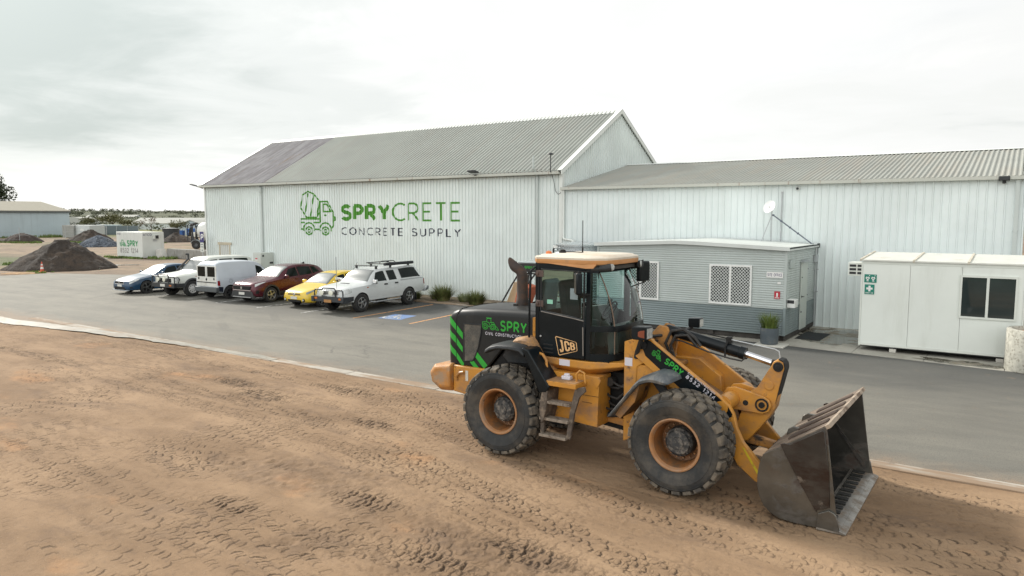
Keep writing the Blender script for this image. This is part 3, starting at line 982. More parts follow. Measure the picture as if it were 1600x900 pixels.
pgy = sorted(set([p for p in pg] + [(YR, rib_h(YR, YW, *PM))]))
mb.grid([[(XR + h, y, 0.0) for y, h in pgy], [(XR + h, y, gz(y) - 0.05) for y, h in pgy]])
mb.grid([[(XL - h, y, 0.0) for y, h in pgy], [(XL - h, y, gz(y) - 0.05) for y, h in pgy]])
YB2 = 2 * YR - YW
mb.grid([[(XL, YB2, 0), (XR, YB2, 0)], [(XL, YB2, EAVE - 0.1), (XR, YB2, EAVE - 0.1)]])
mb.build('wall', WALLM, wh, smooth=0)
# roof sheets
POV = 0.24
ye = YW - POV
ze = EAVE + 0.02 - POV * SL
nn = Vector((0, -SL, 1)).normalized()
PR = (0.225, 0.055, 0.105, 0.055)
XS = -37.2                             # old grey sheeting west of here
for x0, x1, m, nm in ((XL - 0.12, XS, ROOFO, 'roof'), (XS, XR + 0.10, ROOFM, 'roof')):
    pp = rib_profile(x0, x1, *PR)
    mb = MB()
    lift = 0.008 if m is ROOFM else 0.0
    A = [Vector((x, ye, ze)) + nn * (h + lift) for x, h in pp]
    B = [Vector((x, YR, ze + (YR - ye) * SL)) + nn * (h + lift) for x, h in pp]
    mb.grid([A, B])
    n2 = Vector((0, SL, 1)).normalized()
    A2 = [Vector((x, 2 * YR - ye, ze)) + n2 * (h + lift) for x, h in pp]
    mb.grid([[q for q in B], A2])
    o = mb.build(nm, m, wh, smooth=0, weld=False)
    if m is ROOFO:
        o['label'] = 'older purplish grey sheets at the west end of the roof'
# ridge cap
mb = MB()
zr = ze + (YR - ye) * SL
mb.prism([(YR - 0.28, zr - 0.28 * SL + 0.055), (YR, zr + 0.075), (YR + 0.28, zr - 0.28 * SL + 0.055), (YR + 0.28, zr - 0.28 * SL + 0.04), (YR, zr + 0.058), (YR - 0.28, zr - 0.28 * SL + 0.04)], XL - 0.14, XR + 0.14, 'x')
mb.build('ridge_cap', TRIM, wh, smooth=0)
# barge boards on the two gables
for xg, s in ((XR, 1), (XL, -1)):
    mb = MB()
    for sg in (-1, 1):
        y0 = YR + sg * (YR - ye + 0.02)
        t, w = 0.06, 0.20
        top0, top1 = ze + 0.075, zr + 0.075
        x0, x1 = xg + s * 0.105, xg + s * 0.16
        mb.prism([(y0, top0), (YR, top1), (YR, top1 - w), (y0, top0 - w)], x0, x1, 'x')
        mb.prism([(y0, top0 + 0.004), (YR, top1 + 0.004), (YR, top1 - 0.02), (y0, top0 - 0.02)], x1, xg - s * 0.10, 'x')
    mb.build('barge_board', TRIM, wh, smooth=0)
# corner flashings
for xg, s in ((XR, 1), (XL, -1)):
    mb = MB()
    mb.box(min(xg - s * 0.10, xg + s * 0.055), max(xg - s * 0.10, xg + s * 0.055), YW - 0.056, YW - 0.050, 0.02, EAVE - 0.17)
    mb.box(min(xg + s * 0.050, xg + s * 0.056), max(xg + s * 0.050, xg + s * 0.056), YW - 0.050, YW + 0.12, 0.02, EAVE - 0.17)
    mb.build('corner_flashing', TRIM, wh, smooth=0)
# gutter, rusty strip under it with brackets
mb = MB()
gp = [(ye - 0.12, ze + 0.015), (ye - 0.12, ze - 0.10), (ye + 0.0, ze - 0.12), (ye + 0.02, ze - 0.01), (ye + 0.005, ze - 0.01), (ye - 0.012, ze - 0.10), (ye - 0.105, ze - 0.088), (ye - 0.105, ze + 0.015)]
mb.prism(gp, XL - 0.16, XR + 0.02, 'x')
mb.build('gutter', GUTT, wh, smooth=0)
mb = MB()
mb.box(XL + 0.02, XR - 0.02, YW - 0.052, YW + 0.01, EAVE - 0.24, EAVE + 0.02)
mb.build('fascia', RUSTY, wh, smooth=0)
mb = MB()
mb.box(XL, XR, ye + 0.03, YW - 0.054, ze - 0.015, ze + 0.005)
mb.build('soffit_board', RUSTY, wh, smooth=0)
for x in (-41.7, -38.3, -36.0, -33.6, -31.1, -28.9, -25.2, -21.8, -19.4):
    mb = MB()
    mb.box(x - 0.06, x + 0.06, YW - 0.20, YW - 0.036, EAVE - 0.20, EAVE - 0.13)
    mb.build('gutter_bracket', M('bracket_rust', (0.10, 0.055, 0.035), 0.8) if x == -41.7 else bpy.data.materials['bracket_rust'], wh, smooth=0)
# downpipes with rainheads
PIPE = steel('downpipe_grey', (0.50, 0.545, 0.53), 0.4)
for x, z0 in ((-37.68, 0.02), (-18.02, 0.02)):
    mb = MB()
    mb.box(x - 0.055, x + 0.055, YW - 0.135, YW - 0.033, z0, EAVE - 0.30)
    if x < -30:
        mb.box(x - 0.13, x + 0.09, YW - 0.20, YW - 0.04, EAVE - 0.62, EAVE - 0.36)
        mb.box(x - 0.20, x - 0.10, YW - 0.16, YW - 0.05, EAVE - 0.45, EAVE - 0.12)
    else:
        mb.tube([(x, YW - 0.09, EAVE - 0.32), (x, YW - 0.30, EAVE - 0.05), (x, YW - 0.42, EAVE + 0.06), (x, YW - 0.42, EAVE + 0.62)], 0.045, 10)
    mb.build('downpipe', PIPE, wh, smooth=30)
# aerial with a mushroom head over the gutter, cable looping down
mb = MB()
xa = -17.13
mb.tube([(xa, YW - 0.40, EAVE - 0.15), (xa, YW - 0.40, EAVE + 0.62)], 0.022, 8)
mb.lathe([(0.0, 0.70), (0.05, 0.70), (0.13, 0.66), (0.15, 0.63), (0.0, 0.60)], (xa, YW - 0.40, EAVE), 'z', 16)
mb.build('aerial', DARKM, wh)
mb = MB()
mb.tube([(xa, YW - 0.38, EAVE - 0.1), (xa - 0.02, YW - 0.1, EAVE - 0.5), (xa + 0.05, YW - 0.06, EAVE - 0.95), (xa + 0.2, YW - 0.06, EAVE - 1.1), (xa + 0.33, YW - 0.06, EAVE - 1.02)], 0.012, 6)
mb.build('cable', DARKM, wh)
# area light poking out past the west corner, and one at the eave over the sign
mb = MB()
mb.tube([(XL + 0.1, YW - 0.2, EAVE - 0.28), (XL - 0.45, YW - 0.35, EAVE - 0.12)], 0.03, 8)
mb.box(-0.42, 0.12, -0.10, 0.10, -0.025, 0.035, 0, Matrix.Translation((XL - 0.55, YW - 0.38, EAVE - 0.08)) @ Matrix.Rotation(R(12), 4, 'Y'))
mb.build('area_light', DARKM, wh, bev=0.01)
mb = MB()
mb.box(-0.24, 0.24, -0.20, 0.12, -0.025, 0.04, 0, Matrix.Translation((-21.3, YW - 0.52, EAVE + 0.0)) @ Matrix.Rotation(R(-14), 4, 'X'))
mb.box(-21.36, -21.24, YW - 0.4, YW - 0.02, EAVE - 0.16, EAVE - 0.10)
mb.build('flood_light', DARKM, wh, bev=0.01)
# a low framed hatch near the west corner
mb = MB()
HTR = M('hatch_trim', (0.48, 0.43, 0.33), 0.6, var=0.15)
mb.box(-42.20, -42.06, YW - 0.06, YW - 0.031, 0.04, 2.20)
mb.box(-41.14, -41.00, YW - 0.06, YW - 0.031, 0.04, 2.20)
mb.box(-42.30, -40.90, YW - 0.075, YW - 0.031, 2.20, 2.36)
mb.build('door_frame', HTR, wh, smooth=0)
mb = MB()
mb.box(-42.06, -41.14, YW - 0.045, YW - 0.031, 0.04, 2.20)
mb.build('door', M('grey_door', (0.45, 0.46, 0.43), 0.6), wh, smooth=0)


def sheet_lettering(name, quads, x0, z0, m, parent, prof, xorg, y=YW, depth=0.004):
    """lettering painted over the ribs: cut at every fold of the sheeting and laid on its profile"""
    mb = MB()
    put_quads(mb, quads, lambda px, py, l: (x0 + px, -l, z0 + py))
    me = bpy.data.meshes.new(name)
    me.from_pydata(mb.v, [], mb.f)
    bm = bmesh.new(); bm.from_mesh(me)
    xa = min(v[0] for v in mb.v); xb = max(v[0] for v in mb.v)
    p, d, pan, top = prof
    sl = (p - pan - top) / 2
    k = math.floor((xa - xorg) / p)
    while xorg + k * p < xb:
        for dx in (0, pan, pan + sl, pan + sl + top):
            x = xorg + k * p + dx
            if xa < x < xb:
                bmesh.ops.bisect_plane(bm, geom=bm.verts[:] + bm.edges[:] + bm.faces[:], plane_co=(x, 0, 0), plane_no=(1, 0, 0))
        k += 1
    for v in bm.verts:
        v.co.y += y - rib_h(v.co.x + 1e-7, xorg, p, d, pan, top) - depth - 0.003
    bm.to_mesh(me); bm.free()
    me.materials.append(m)
    o = bpy.data.objects.new(name, me)
    COL.objects.link(o)
    o.parent = parent
    return o


def s6(x): return x * 28.1 / 27.6
def z6(z): return 4 + (z - 4) * 28.1 / 27.6


# the big sign: a line drawing of a mixer truck, SPRYCRETE, CONCRETE SUPPLY
W0, W1 = s6(-33.62), s6(-30.80)
k = (W1 - W0) / 1.29
kz = (z6(5.38) - z6(2.98)) / 1.67
art = [[(px * k, (py + 0.05) * kz) for px, py in st] for st in MIXER_ART]
sheet_lettering('truck_drawing', line_quads(art, 0.085), W0, z6(2.98), GREEN, wh, PM, XL)
h = 0.90
q, e = text_quads('SPRY', h * 1.02, 0.205, width=s6(-26.72) - s6(-30.33), gap=0.13, sx=0.95)
q2, _ = text_quads('CRETE', h * 1.06, 0.095, x0=s6(-26.55) - s6(-30.33), gap=0.20, width=s6(-22.10) - s6(-26.55))
sheet_lettering('sign_lettering', q + q2, s6(-30.33), z6(3.75), GREEN, wh, PM, XL)
q, _ = text_quads('CONCRETE SUPPLY', 0.42, 0.052, width=s6(-22.08) - s6(-30.33), gap=0.34)
sheet_lettering('sign_lettering', q, s6(-30.33), z6(3.0), NAVY, wh, PM, XL)

# ---------------------------------------------------------------- annex
ax = empty('warehouse_annex', (0, 0, 0), 'lower pale ribbed-steel annex with a skillion roof joined to the right of the tall shed', 'shed')
EX0, EX1 = XR + 0.058, 0.02
EZ = 5.27
ERY, ERZ = 34.43, 6.56
ESL = (ERZ - EZ) / (ERY - YW)
pe = rib_profile(EX0, EX1, *PE)
mb = MB()
mb.grid([[(x, YW - 0.004 - h, 0.02) for x, h in pe], [(x, YW - 0.004 - h, EZ - 0.03) for x, h in pe]])
mb.add([(EX1, YW, 0), (EX1, 2 * ERY - YW, 0), (EX1, 2 * ERY - YW, EZ), (EX1, ERY, ERZ - 0.03), (EX1, YW, EZ - 0.03)], [(0, 1, 2, 3, 4)])
mb.build('wall', WALL2, ax, smooth=0)
PR2 = (0.16, 0.034, 0.06, 0.034)
pp = rib_profile(EX0 + 0.004, EX1 + 0.05, *PR2)
nn = Vector((0, -ESL, 1)).normalized(); n2 = Vector((0, ESL, 1)).normalized()
mb = MB()
ya, za = YW - 0.14, EZ - 0.14 * ESL
A = [Vector((x, ya, za)) + nn * h for x, h in pp]
B = [Vector((x, ERY, ERZ)) + nn * h for x, h in pp]
C2 = [Vector((x, 2 * ERY - ya, za)) + n2 * h for x, h in pp]
mb.grid([A, B]); mb.grid([B, C2])
ROOFA = M('zincalume_roof', (0.345, 0.355, 0.325), 0.75, 0.0, spec=0.25, var=0.06, vs=0.6, dirt=((0.36, 0.35, 0.31), 0.45, 0.66, 0.9, (2.5, 0.25, 0.25)), dirt2=((0.33, 0.28, 0.2), 0.62, 0.78, 3.0, (3, 0.4, 0.4)))
mb.build('roof', ROOFA, ax, smooth=0, weld=False)
mb = MB()
mb.prism([(ya - 0.11, za + 0.02), (ya - 0.11, za - 0.09), (ya + 0.0, za - 0.10), (ya + 0.02, za + 0.0)], EX0 + 0.002, EX1 + 0.10, 'x')
mb.build('gutter', GUTT, ax, smooth=0)
mb = MB()
mb.prism([(ya - 0.02, za + 0.06), (ERY, ERZ + 0.07), (ERY, ERZ - 0.18), (ya - 0.02, za - 0.18)], EX1 + 0.052, EX1 + 0.09, 'x')
mb.prism([(ya - 0.02, za + 0.062), (ERY, ERZ + 0.072), (ERY, ERZ + 0.05), (ya - 0.02, za + 0.042)], EX1 - 0.10, EX1 + 0.052, 'x')
mb.build('barge_board', TRIM, ax, smooth=0)
mb = MB()
mb.prism([(ERY - 0.2, ERZ - 0.2 * ESL + 0.045), (ERY, ERZ + 0.06), (ERY + 0.2, ERZ - 0.2 * ESL + 0.045), (ERY, ERZ + 0.045)], EX0, EX1 + 0.05, 'x')
mb.build('ridge_cap', TRIM, ax, smooth=0)
mb = MB()
mb.box(EX1 - 0.28, EX1 - 0.17, YW - 0.14, YW - 0.04, 0.02, EZ - 0.10)
mb.box(EX1 - 0.295, EX1 - 0.155, YW - 0.15, YW - 0.035, 3.5, 3.56)
mb.build('downpipe', PIPE, ax, smooth=0)
# rain pipe running into the tank at the other end
mb = MB()
mb.tube([(EX0 + 0.09, YW - 0.10, EZ - 0.10), (EX0 + 0.09, YW - 0.10, 3.06), (EX0 + 0.14, YW - 0.12, 3.0), (-16.0, YW - 0.45, 2.96), (-15.9, YW - 0.5, 2.90), (-15.9, YW - 0.5, 2.80)], 0.052, 12)
mb.build('rain_pipe', TRIM, ax)
mb = MB()
mb.box(-0.72, -0.42, YW - 0.30, YW - 0.14, EZ - 0.16, EZ - 0.02)
mb.box(-0.70, -0.44, YW - 0.34, YW - 0.30, EZ - 0.15, EZ - 0.03)
mb.box(-0.62, -0.52, YW - 0.18, YW - 0.03, EZ - 0.24, EZ - 0.16)
mb.build('flood_light', DARKM, ax, bev=0.012)
cm = MB()
cm.lathe([(0.0, -0.10), (0.05, -0.09), (0.075, -0.05), (0.08, 0.0), (0.0, 0.0)], (-6.8, YW - 0.03, 5.0), 'y', 18)
o = cm.build('security_camera', WHITEP, ax)
cm = MB()
cm.lathe([(0.0, -0.125), (0.035, -0.115), (0.052, -0.085), (0.0, -0.08)], (-6.8, YW - 0.03, 5.0), 'y', 16)
cm.build('camera_lens', DARKM, o)
mb = MB()
mb.tube([(-7.35, YW - 0.05, 2.9), (-7.35, YW - 0.05, 4.84)], 0.018, 8)
mb.lathe([(0, 0), (0.03, 0), (0.03, 0.06), (0, 0.06)], (-7.35, YW - 0.05, 4.84), 'z', 10)
mb.build('conduit', GALV, ax)

# ---------------------------------------------------------------- corrugated tank behind the office
tk = empty('water_tank', (-15.15, 26.85, 0), 'round corrugated steel rainwater tank between the annex wall and the grey cabin', 'water tank')
TANKM = M('tank_steel', (0.52, 0.56, 0.58), 0.26, 0.75, var=0.12, vs=2, dirt=((0.30, 0.29, 0.27), 0.55, 0.75, 2))
prof = [(0.0, 0.0)]
z = 0.0
while z < 2.72:
    for k in range(6):
        prof.append((1.05 + 0.022 * math.sin(k / 6 * 2 * PI), z + k / 6 * 0.115))
    z += 0.115
prof += [(1.05, z), (1.09, z + 0.005), (1.09, z + 0.05), (1.02, z + 0.06), (0.0, z + 0.16)]
mb = MB(); mb.lathe(prof, (0, 0, 0.05), 'z', 48)
mb.build('tank_wall', TANKM, tk)
mb = MB()
mb.tube([(-1.12, -0.2, 2.72), (-1.16, -0.2, 2.6), (-1.16, -0.2, 0.1)], 0.045, 10)
mb.build('overflow_pipe', DARKM, tk)
mb = MB()
mb.lathe([(0.0, 0.0), (0.12, 0.0), (0.12, 0.10), (0.0, 0.10)], (-0.62, -0.86, 2.70), 'z', 18)
mb.build('strainer', WHITEP, tk)

# ---------------------------------------------------------------- grey site office cabin
of = empty('site_office', (0, 0, 0), 'grey two-tone corrugated portable cabin with mesh windows against the annex wall', 'site office')
OX0, OX1, OY0, OY1 = -12.75, -6.08, 24.0, 28.02
OLG = steel('cabin_light_grey', (0.43, 0.475, 0.46), 0.45)
ODG = steel('cabin_dark_grey', (0.205, 0.25, 0.255), 0.45)
OZ0, OZM, OZ1 = 0.20, 1.06, 2.92


def corr(P, za, zb, pitch=0.076, d=0.010):
    """horizontal corrugation: P(z, out) -> list of points along the wall"""
    rows, z = [], za
    n = int((zb - za) / pitch * 4)
    for i in range(n + 1):
        z = za + (zb - za) * i / n
        rows.append(P(z, d * math.sin(2 * PI * (z - za) / pitch)))
    return rows


for za, zb, m, nm in ((OZ0, OZM - 0.005, ODG, 'lower_wall'), (OZM + 0.035, OZ1, OLG, 'upper_wall')):
    mb = MB()
    mb.grid(corr(lambda z, h: [(OX0, OY0 - h, z), (OX1, OY0 - h, z)], za, zb))
    mb.grid(corr(lambda z, h: [(OX1 + h, OY0, z), (OX1 + h, OY1, z)], za, zb))
    mb.add([(OX0, OY0, za), (OX0, OY1, za), (OX0, OY1, zb), (OX0, OY0, zb)], [(0, 1, 2, 3)])
    mb.add([(OX0, OY1, za), (OX1, OY1, za), (OX1, OY1, zb), (OX0, OY1, zb)], [(0, 1, 2, 3)])
    mb.build(nm, m, of, smooth=80)
mb = MB()
mb.box(OX0, OX1 + 0.014, OY0 - 0.018, OY0 + 0.0, OZM - 0.005, OZM + 0.035)
mb.box(OX1, OX1 + 0.018, OY0, OY1, OZM - 0.005, OZM + 0.035)
mb.build('dado_trim', OLG, of, smooth=0)
for (x, y, m) in ((OX1, OY0, OLG), (OX0, OY0, OLG), (OX1, OY1 - 0.03, OLG)):
    mb = MB()
    mb.box(x - 0.05, x + 0.024, y - 0.024, y + 0.05, OZM + 0.036, OZ1 - 0.02)
    mb.box(x - 0.052, x + 0.022, y - 0.022, y + 0.052, OZ0, OZM + 0.034, 1)
    mb.build('corner_trim', [OLG, ODG], of, smooth=0)
# shallow gabled roof, its ridge running front to back, with a white rim
mb = MB()
PXM = -9.6
rz = lambda x: OZ1 + 0.03 + 0.15 * (1 - abs(x - PXM) / (OX1 - PXM + 0.1))
xs_ = [OX0 - 0.12 + (OX1 + 0.24 - OX0) * i / 90 for i in range(91)]
cor = lambda i: 0.009 * (i % 2)
top = [[(x, y, rz(x) + 0.075 + 0.0) for x in xs_] for y in (OY0 - 0.12, OY1)]
mb.grid(top)
ROFO = steel('cabin_roof', (0.56, 0.59, 0.565), 0.4)
mb.grid([[(x, y, rz(x) + 0.010) for x in xs_] for y in (OY0 - 0.12, OY1)])
mb.build('roof', ROFO, of, smooth=0)
mb = MB()
mb.prism([(OX0 + 0.01, OZ1 - 0.01)] + [(x, rz(x) - 0.002) for x in xs_[3:-3:6]] + [(OX1 - 0.01, OZ1 - 0.01)], OY0 - 0.006, OY0 + 0.02, 'y')
mb.prism([(OY0, OZ1 - 0.01), (OY1, OZ1 - 0.01), (OY1, OZ1 + 0.055), (OY0, OZ1 + 0.055)], OX1 - 0.02, OX1 + 0.004, 'x')
mb.build('gable_infill', OLG, of, smooth=0)
mb = MB()
ft = [(x, rz(x) + 0.085) for x in xs_[::10]]; fb = [(x, rz(x) - 0.035) for x in xs_[::10]]
mb.prism(ft + fb[::-1], OY0 - 0.135, OY0 - 0.115, 'y')
mb.prism([(OY0 - 0.115, rz(OX1 + 0.12) + 0.02), (OY1, rz(OX1 + 0.12) + 0.02), (OY1, rz(OX1 + 0.12) - 0.03), (OY0 - 0.115, rz(OX1 + 0.12) - 0.03)], OX1 + 0.10, OX1 + 0.122, 'x')
mb.build('roof_trim', steel('cabin_trim', (0.60, 0.63, 0.61), 0.4), of, smooth=0)
mb = MB()
mb.box(OX1 + 0.1225, OX1 + 0.127, OY0 - 0.1, OY1, rz(OX1 + 0.12) + 0.022, rz(OX1 + 0.12) + 0.05)
mb.box(OX1 + 0.05, OX1 + 0.128, OY1 - 0.14, OY1 - 0.02, OZ1 - 0.03, OZ1 + 0.12)
mb.build('roof_edge_seal', DARKM, of, smooth=0)
# dark skids under it
mb = MB()
for y in (OY0 + 0.12, OY1 - 0.3):
    mb.box(OX0 + 0.05, OX1 - 0.05, y, y + 0.15, 0.03, OZ0 - 0.004)
for x in (OX0 + 0.2, -10.6, -8.6, OX1 - 0.35):
    mb.box(x, x + 0.2, OY0 + 0.02, OY1 - 0.02, 0.06, OZ0 - 0.006)
mb.box(OX1 - 0.03, OX1 + 0.004, OY0 + 0.02, OY1 - 0.02, 0.06, OZ0 - 0.004)
mb.build('skid', M('skid_steel', (0.05, 0.045, 0.04), 0.8, var=0.3), of, smooth=0)
# windows with diamond security mesh
MESHW = M('security_mesh', (0.66, 0.69, 0.67), 0.45, var=0.04)
PANEO = dark_glass('cabin_glass', (0.018, 0.024, 0.026), 1.5, 0.05)
for x0, x1, z0, z1 in ((-8.55, -7.14, 1.10, 2.42), (-11.75, -10.36, 1.08, 2.44)):
    mb = MB()
    for a, b, c, d in ((x0, x1, z0, z0 + 0.065), (x0, x1, z1 - 0.065, z1), (x0, x0 + 0.06, z0 + 0.065, z1 - 0.065), (x1 - 0.06, x1, z0 + 0.065, z1 - 0.065), ((x0 + x1) / 2 - 0.035, (x0 + x1) / 2 + 0.035, z0 + 0.065, z1 - 0.065)):
        mb.box(a, b, OY0 - 0.065, OY0 - 0.014, c, d)
    w = mb.build('window', WHITEP, of, smooth=0, bev=0.004)
    mb = MB()
    mb.box(x0 + 0.05, x1 - 0.05, OY0 - 0.025, OY0 - 0.0145, z0 + 0.05, z1 - 0.05)
    mb.build('pane', PANEO, w, smooth=0)
    mb = MB()
    p = 0.105
    for sgn in (1, -1):
        for k in range(-20, 40):
            # line z = z0 + sgn*(x - xk)
            a = Vector((x0 + 0.06, 0)); segs = []
            c0 = (z0 if sgn > 0 else z1) - sgn * (x0 + k * p)
            pts = []
            for x in (x0 + 0.06, x1 - 0.06):
                pts.append((x, sgn * x + c0))
            (xa, za), (xb, zb) = pts
            lo_, hi_ = z0 + 0.065, z1 - 0.065
            def cl(xa, za, xb, zb):
                if min(za, zb) > hi_ or max(za, zb) < lo_: return None
                f = lambda z: xa + (z - za) * (xb - xa) / (zb - za)
                P_ = [(xa, za), (xb, zb)]
                P_ = [(f(lo_), lo_) if z < lo_ else (f(hi_), hi_) if z > hi_ else (x, z) for x, z in P_]
                return P_
            r_ = cl(xa, za, xb, zb)
            if r_ and abs(r_[0][0] - r_[1][0]) > 0.02:
                yo = OY0 - 0.040 - (0.004 if sgn > 0 else 0)
                mb.tube([(r_[0][0], yo, r_[0][1]), (r_[1][0], yo, r_[1][1])], 0.0105, 4, cap=False)
    mb.build('security_mesh', MESHW, w, smooth=0, weld=False)
# door on the end wall
DOORG = steel('cabin_door', (0.52, 0.56, 0.52), 0.45)
mb = MB()
mb.box(OX1 + 0.012, OX1 + 0.045, 25.80, 26.66, OZ0 - 0.02, 2.44)
dr = mb.build('door', DOORG, of, smooth=0, bev=0.006)
mb = MB()
mb.box(OX1 + 0.046, OX1 + 0.052, 25.80, 26.68, 2.45, 2.53)
mb.box(OX1 + 0.012, OX1 + 0.13, 25.76, 26.70, 2.455, 2.50)
mb.build('door_hood', GALV, of, smooth=0)
mb = MB()
mb.tube([(OX1 + 0.045, 25.90, 1.30), (OX1 + 0.10, 25.90, 1.30), (OX1 + 0.10, 26.04, 1.30)], 0.014, 8)
mb.cyl((OX1 + 0.045, 25.90, 1.30), 0.035, 0, 0.012, 'x', 12)
mb.cyl((OX1 + 0.045, 25.88, 0.78), 0.028, 0, 0.02, 'x', 12)
mb.cyl((OX1 + 0.045, 25.88, 1.95), 0.02, 0, 0.02, 'x', 12)
mb.build('handle', DARKM, dr)
for z in (0.45, 1.3, 2.2):
    mb = MB(); mb.cyl((OX1 + 0.045, 26.665, z), 0.014, -0.01, 0.02, 'x', 8); mb.build('hinge', DARKM, dr)
# letterbox on the corner, small fittings on the end wall
mb = MB()
mb.prism([(24.15, 1.10), (24.55, 1.10), (24.55, 1.36), (24.15, 1.36)], OX1 + 0.015, OX1 + 0.26, 'x')
lbx = mb.build('letterbox', WHITEP, of, smooth=0, bev=0.01)
mb = MB()
mb.box(OX1 + 0.03, OX1 + 0.24, 24.145, 24.149, 1.24, 1.345)
mb.build('letter_slot', DARKM, lbx, smooth=0)
mb = MB()
mb.box(OX1 + 0.012, OX1 + 0.06, 24.30, 24.75, 2.35, 2.60)
for k in range(5):
    mb.box(OX1 + 0.06, OX1 + 0.066, 24.32, 24.73, 2.37 + k * 0.045, 2.39 + k * 0.045)
mb.build('wall_vent', OLG, of, smooth=0)
mb = MB()
mb.tube([(OX1 + 0.05, 27.80, 2.9), (OX1 + 0.05, 27.80, 0.25)], 0.02, 8)
mb.box(OX1 + 0.014, OX1 + 0.10, 27.62, 27.92, 2.38, 2.62)
for z in (2.1, 1.3):
    mb.box(OX1 + 0.03, OX1 + 0.14, 27.70, 27.90, z, z + 0.03)
mb.build('conduit', GALV, of)
# plates: SITE OFFICE and the fire extinguisher sign
SIGNW = M('sign_white', (0.74, 0.74, 0.72), 0.4, var=0.03)
SIGNR = M('sign_red', (0.45, 0.03, 0.05), 0.4, var=0.05)


def plate(name, x0, x1, z0, z1, y, mats, label, cat, art=(), bev=0.0, group=None):
    """flat wall sign facing -Y with raised lettering; art = (quads, x, z, material index)"""
    mb = MB()
    mb.box(x0, x1, y - 0.012, y, z0, z1)
    o = mb.build(name, mats, smooth=0, off=((x0 + x1) / 2, y, z0))
    o.location = ((x0 + x1) / 2, y, z0)
    tag(o, label, cat, group)
    return o


def plate_art(o, name, quads, x, z, y, m, lift=0.0):
    mb = MB()
    put_quads(mb, quads, lambda px, py, l: (x + px, y - 0.014 - l - lift, z + py))
    return mb.build(name, m, o, smooth=0, weld=False, off=tuple(o.location))


YS = OY0 - 0.014
s = plate('office_sign', -6.68, -6.17, 2.05, 2.235, YS, SIGNW, 'small white plate reading SITE OFFICE on the grey cabin wall', 'sign')
q, _ = text_quads('SITE OFFICE', 0.095, 0.016, width=0.45, gap=0.22)
plate_art(s, 'lettering', q, -6.65, 2.095, YS, M('sign_purple', (0.07, 0.05, 0.16), 0.5))
s = plate('fire_sign', -6.42, -6.24, 1.38, 1.62, YS, SIGNR, 'small red fire extinguisher plate under the site office plate', 'sign')
plate_art(s, 'symbol', [(((Vector((0.065, 0.07)), Vector((0.115, 0.07)), Vector((0.115, 0.19)), Vector((0.065, 0.19)))), 0), ((Vector((0.02, 0.025)), Vector((0.16, 0.025)), Vector((0.16, 0.045)), Vector((0.02, 0.045))), 1)], -6.42, 1.38, YS, SIGNW)
s = plate('notice', -6.33, -6.23, 1.85, 1.92, YS, SIGNW, 'tiny blank notice between the site office and fire plates', 'notice')

# ---------------------------------------------------------------- satellite dish on the office roof
ds = empty('satellite_dish', (-7.0, 27.4, 3.02), 'white satellite dish on a pole braced to the grey cabin roof', 'satellite dish')
mb = MB()
d0 = Vector((0, 0, 0))
prof = [(0.0, 0.09), (0.10, 0.085), (0.2, 0.062), (0.29, 0.028), (0.335, 0.0), (0.34, -0.006), (0.335, 0.008), (0.29, 0.04), (0.2, 0.075), (0.1, 0.098), (0.0, 0.104)]
mb.lathe(prof, (0, 0, 0), 'y', 32)
mb.xf(Matrix.Translation((-0.62, -0.02, 1.33)) @ Matrix.Rotation(R(-26), 4, 'X') @ Matrix.Rotation(R(-20), 4, 'Z') @ Matrix.Diagonal((0.72, 0.72, 0.72, 1)))
mb.build('dish', M('dish_white', (0.84, 0.85, 0.84), 0.35, var=0.02), ds, smooth=60)
mb = MB()
mb.tube([(-0.62, 0.05, 1.12), (-0.52, -0.25, 1.22), (-0.50, -0.35, 1.30)], 0.015, 6)
mb.cyl((-0.50, -0.36, 1.31), 0.035, -0.05, 0.05, 'y', 10)
mb.build('receiver_arm', WHITEP, ds)
mb = MB()
mb.tube([(-0.88, 0.0, 0.02), (-0.56, 0.14, 1.02)], 0.016, 8)
mb.tube([(-0.56, 0.14, 0.02), (-0.56, 0.14, 1.35)], 0.024, 8)
mb.build('pole', GALV, ds)
mb = MB()
mb.tube([(-0.50, 0.14, 1.02), (0.92, 0.15, -0.03)], 0.022, 8)
for f in (0.0, 0.2, 0.42, 0.62, 0.98):
    p = Vector((-0.50, 0.14, 1.02)).lerp(Vector((0.92, 0.15, -0.03)), f)
    mb.lathe([(0, -0.03), (0.035, -0.03), (0.035, 0.03), (0, 0.03)], p, 'x', 8)
mb.build('brace', M('brace_blue_grey', (0.11, 0.13, 0.17), 0.5), ds)

# ---------------------------------------------------------------- white first-aid cabin
wc = empty('white_cabin', (0, 0, 0), 'plain white portable cabin with a sliding window beside the grey site office', 'portable cabin')
BX0, BX1, BY0, BY1 = -3.88, 0.14, 23.9, 26.3
BZ0, BZ1 = 0.17, 2.66
CABW = M('cabin_white_panel', (0.72, 0.755, 0.71), 0.42, var=0.03, vs=0.8, dirt=((0.65, 0.68, 0.63), 0.52, 0.75, 1.3, (1.5, 1.5, 0.2)), dirt2=((0.50, 0.46, 0.36), 0.80, 0.95, 2.0, (3, 3, 0.3)))
CABT = M('cabin_white_trim', (0.66, 0.69, 0.64), 0.4, var=0.04)
mb = MB()
seams = [BX0 + 0.03, -2.60, -1.32, BX1 - 0.03]
for a, b in zip(seams[:-1], seams[1:]):
    mb.box(a + 0.004, b - 0.004, BY0, BY0 + 0.06, BZ0 + 0.06, BZ1 - 0.05)
ysm = [BY0 + 0.03, BY0 + 1.2, BY1 - 0.03]
for xa in (BX0, BX1 - 0.06):
    for a, b in zip(ysm[:-1], ysm[1:]):
        mb.box(xa, xa + 0.06, a + 0.035, b - 0.004, BZ0 + 0.06, BZ1 - 0.05)
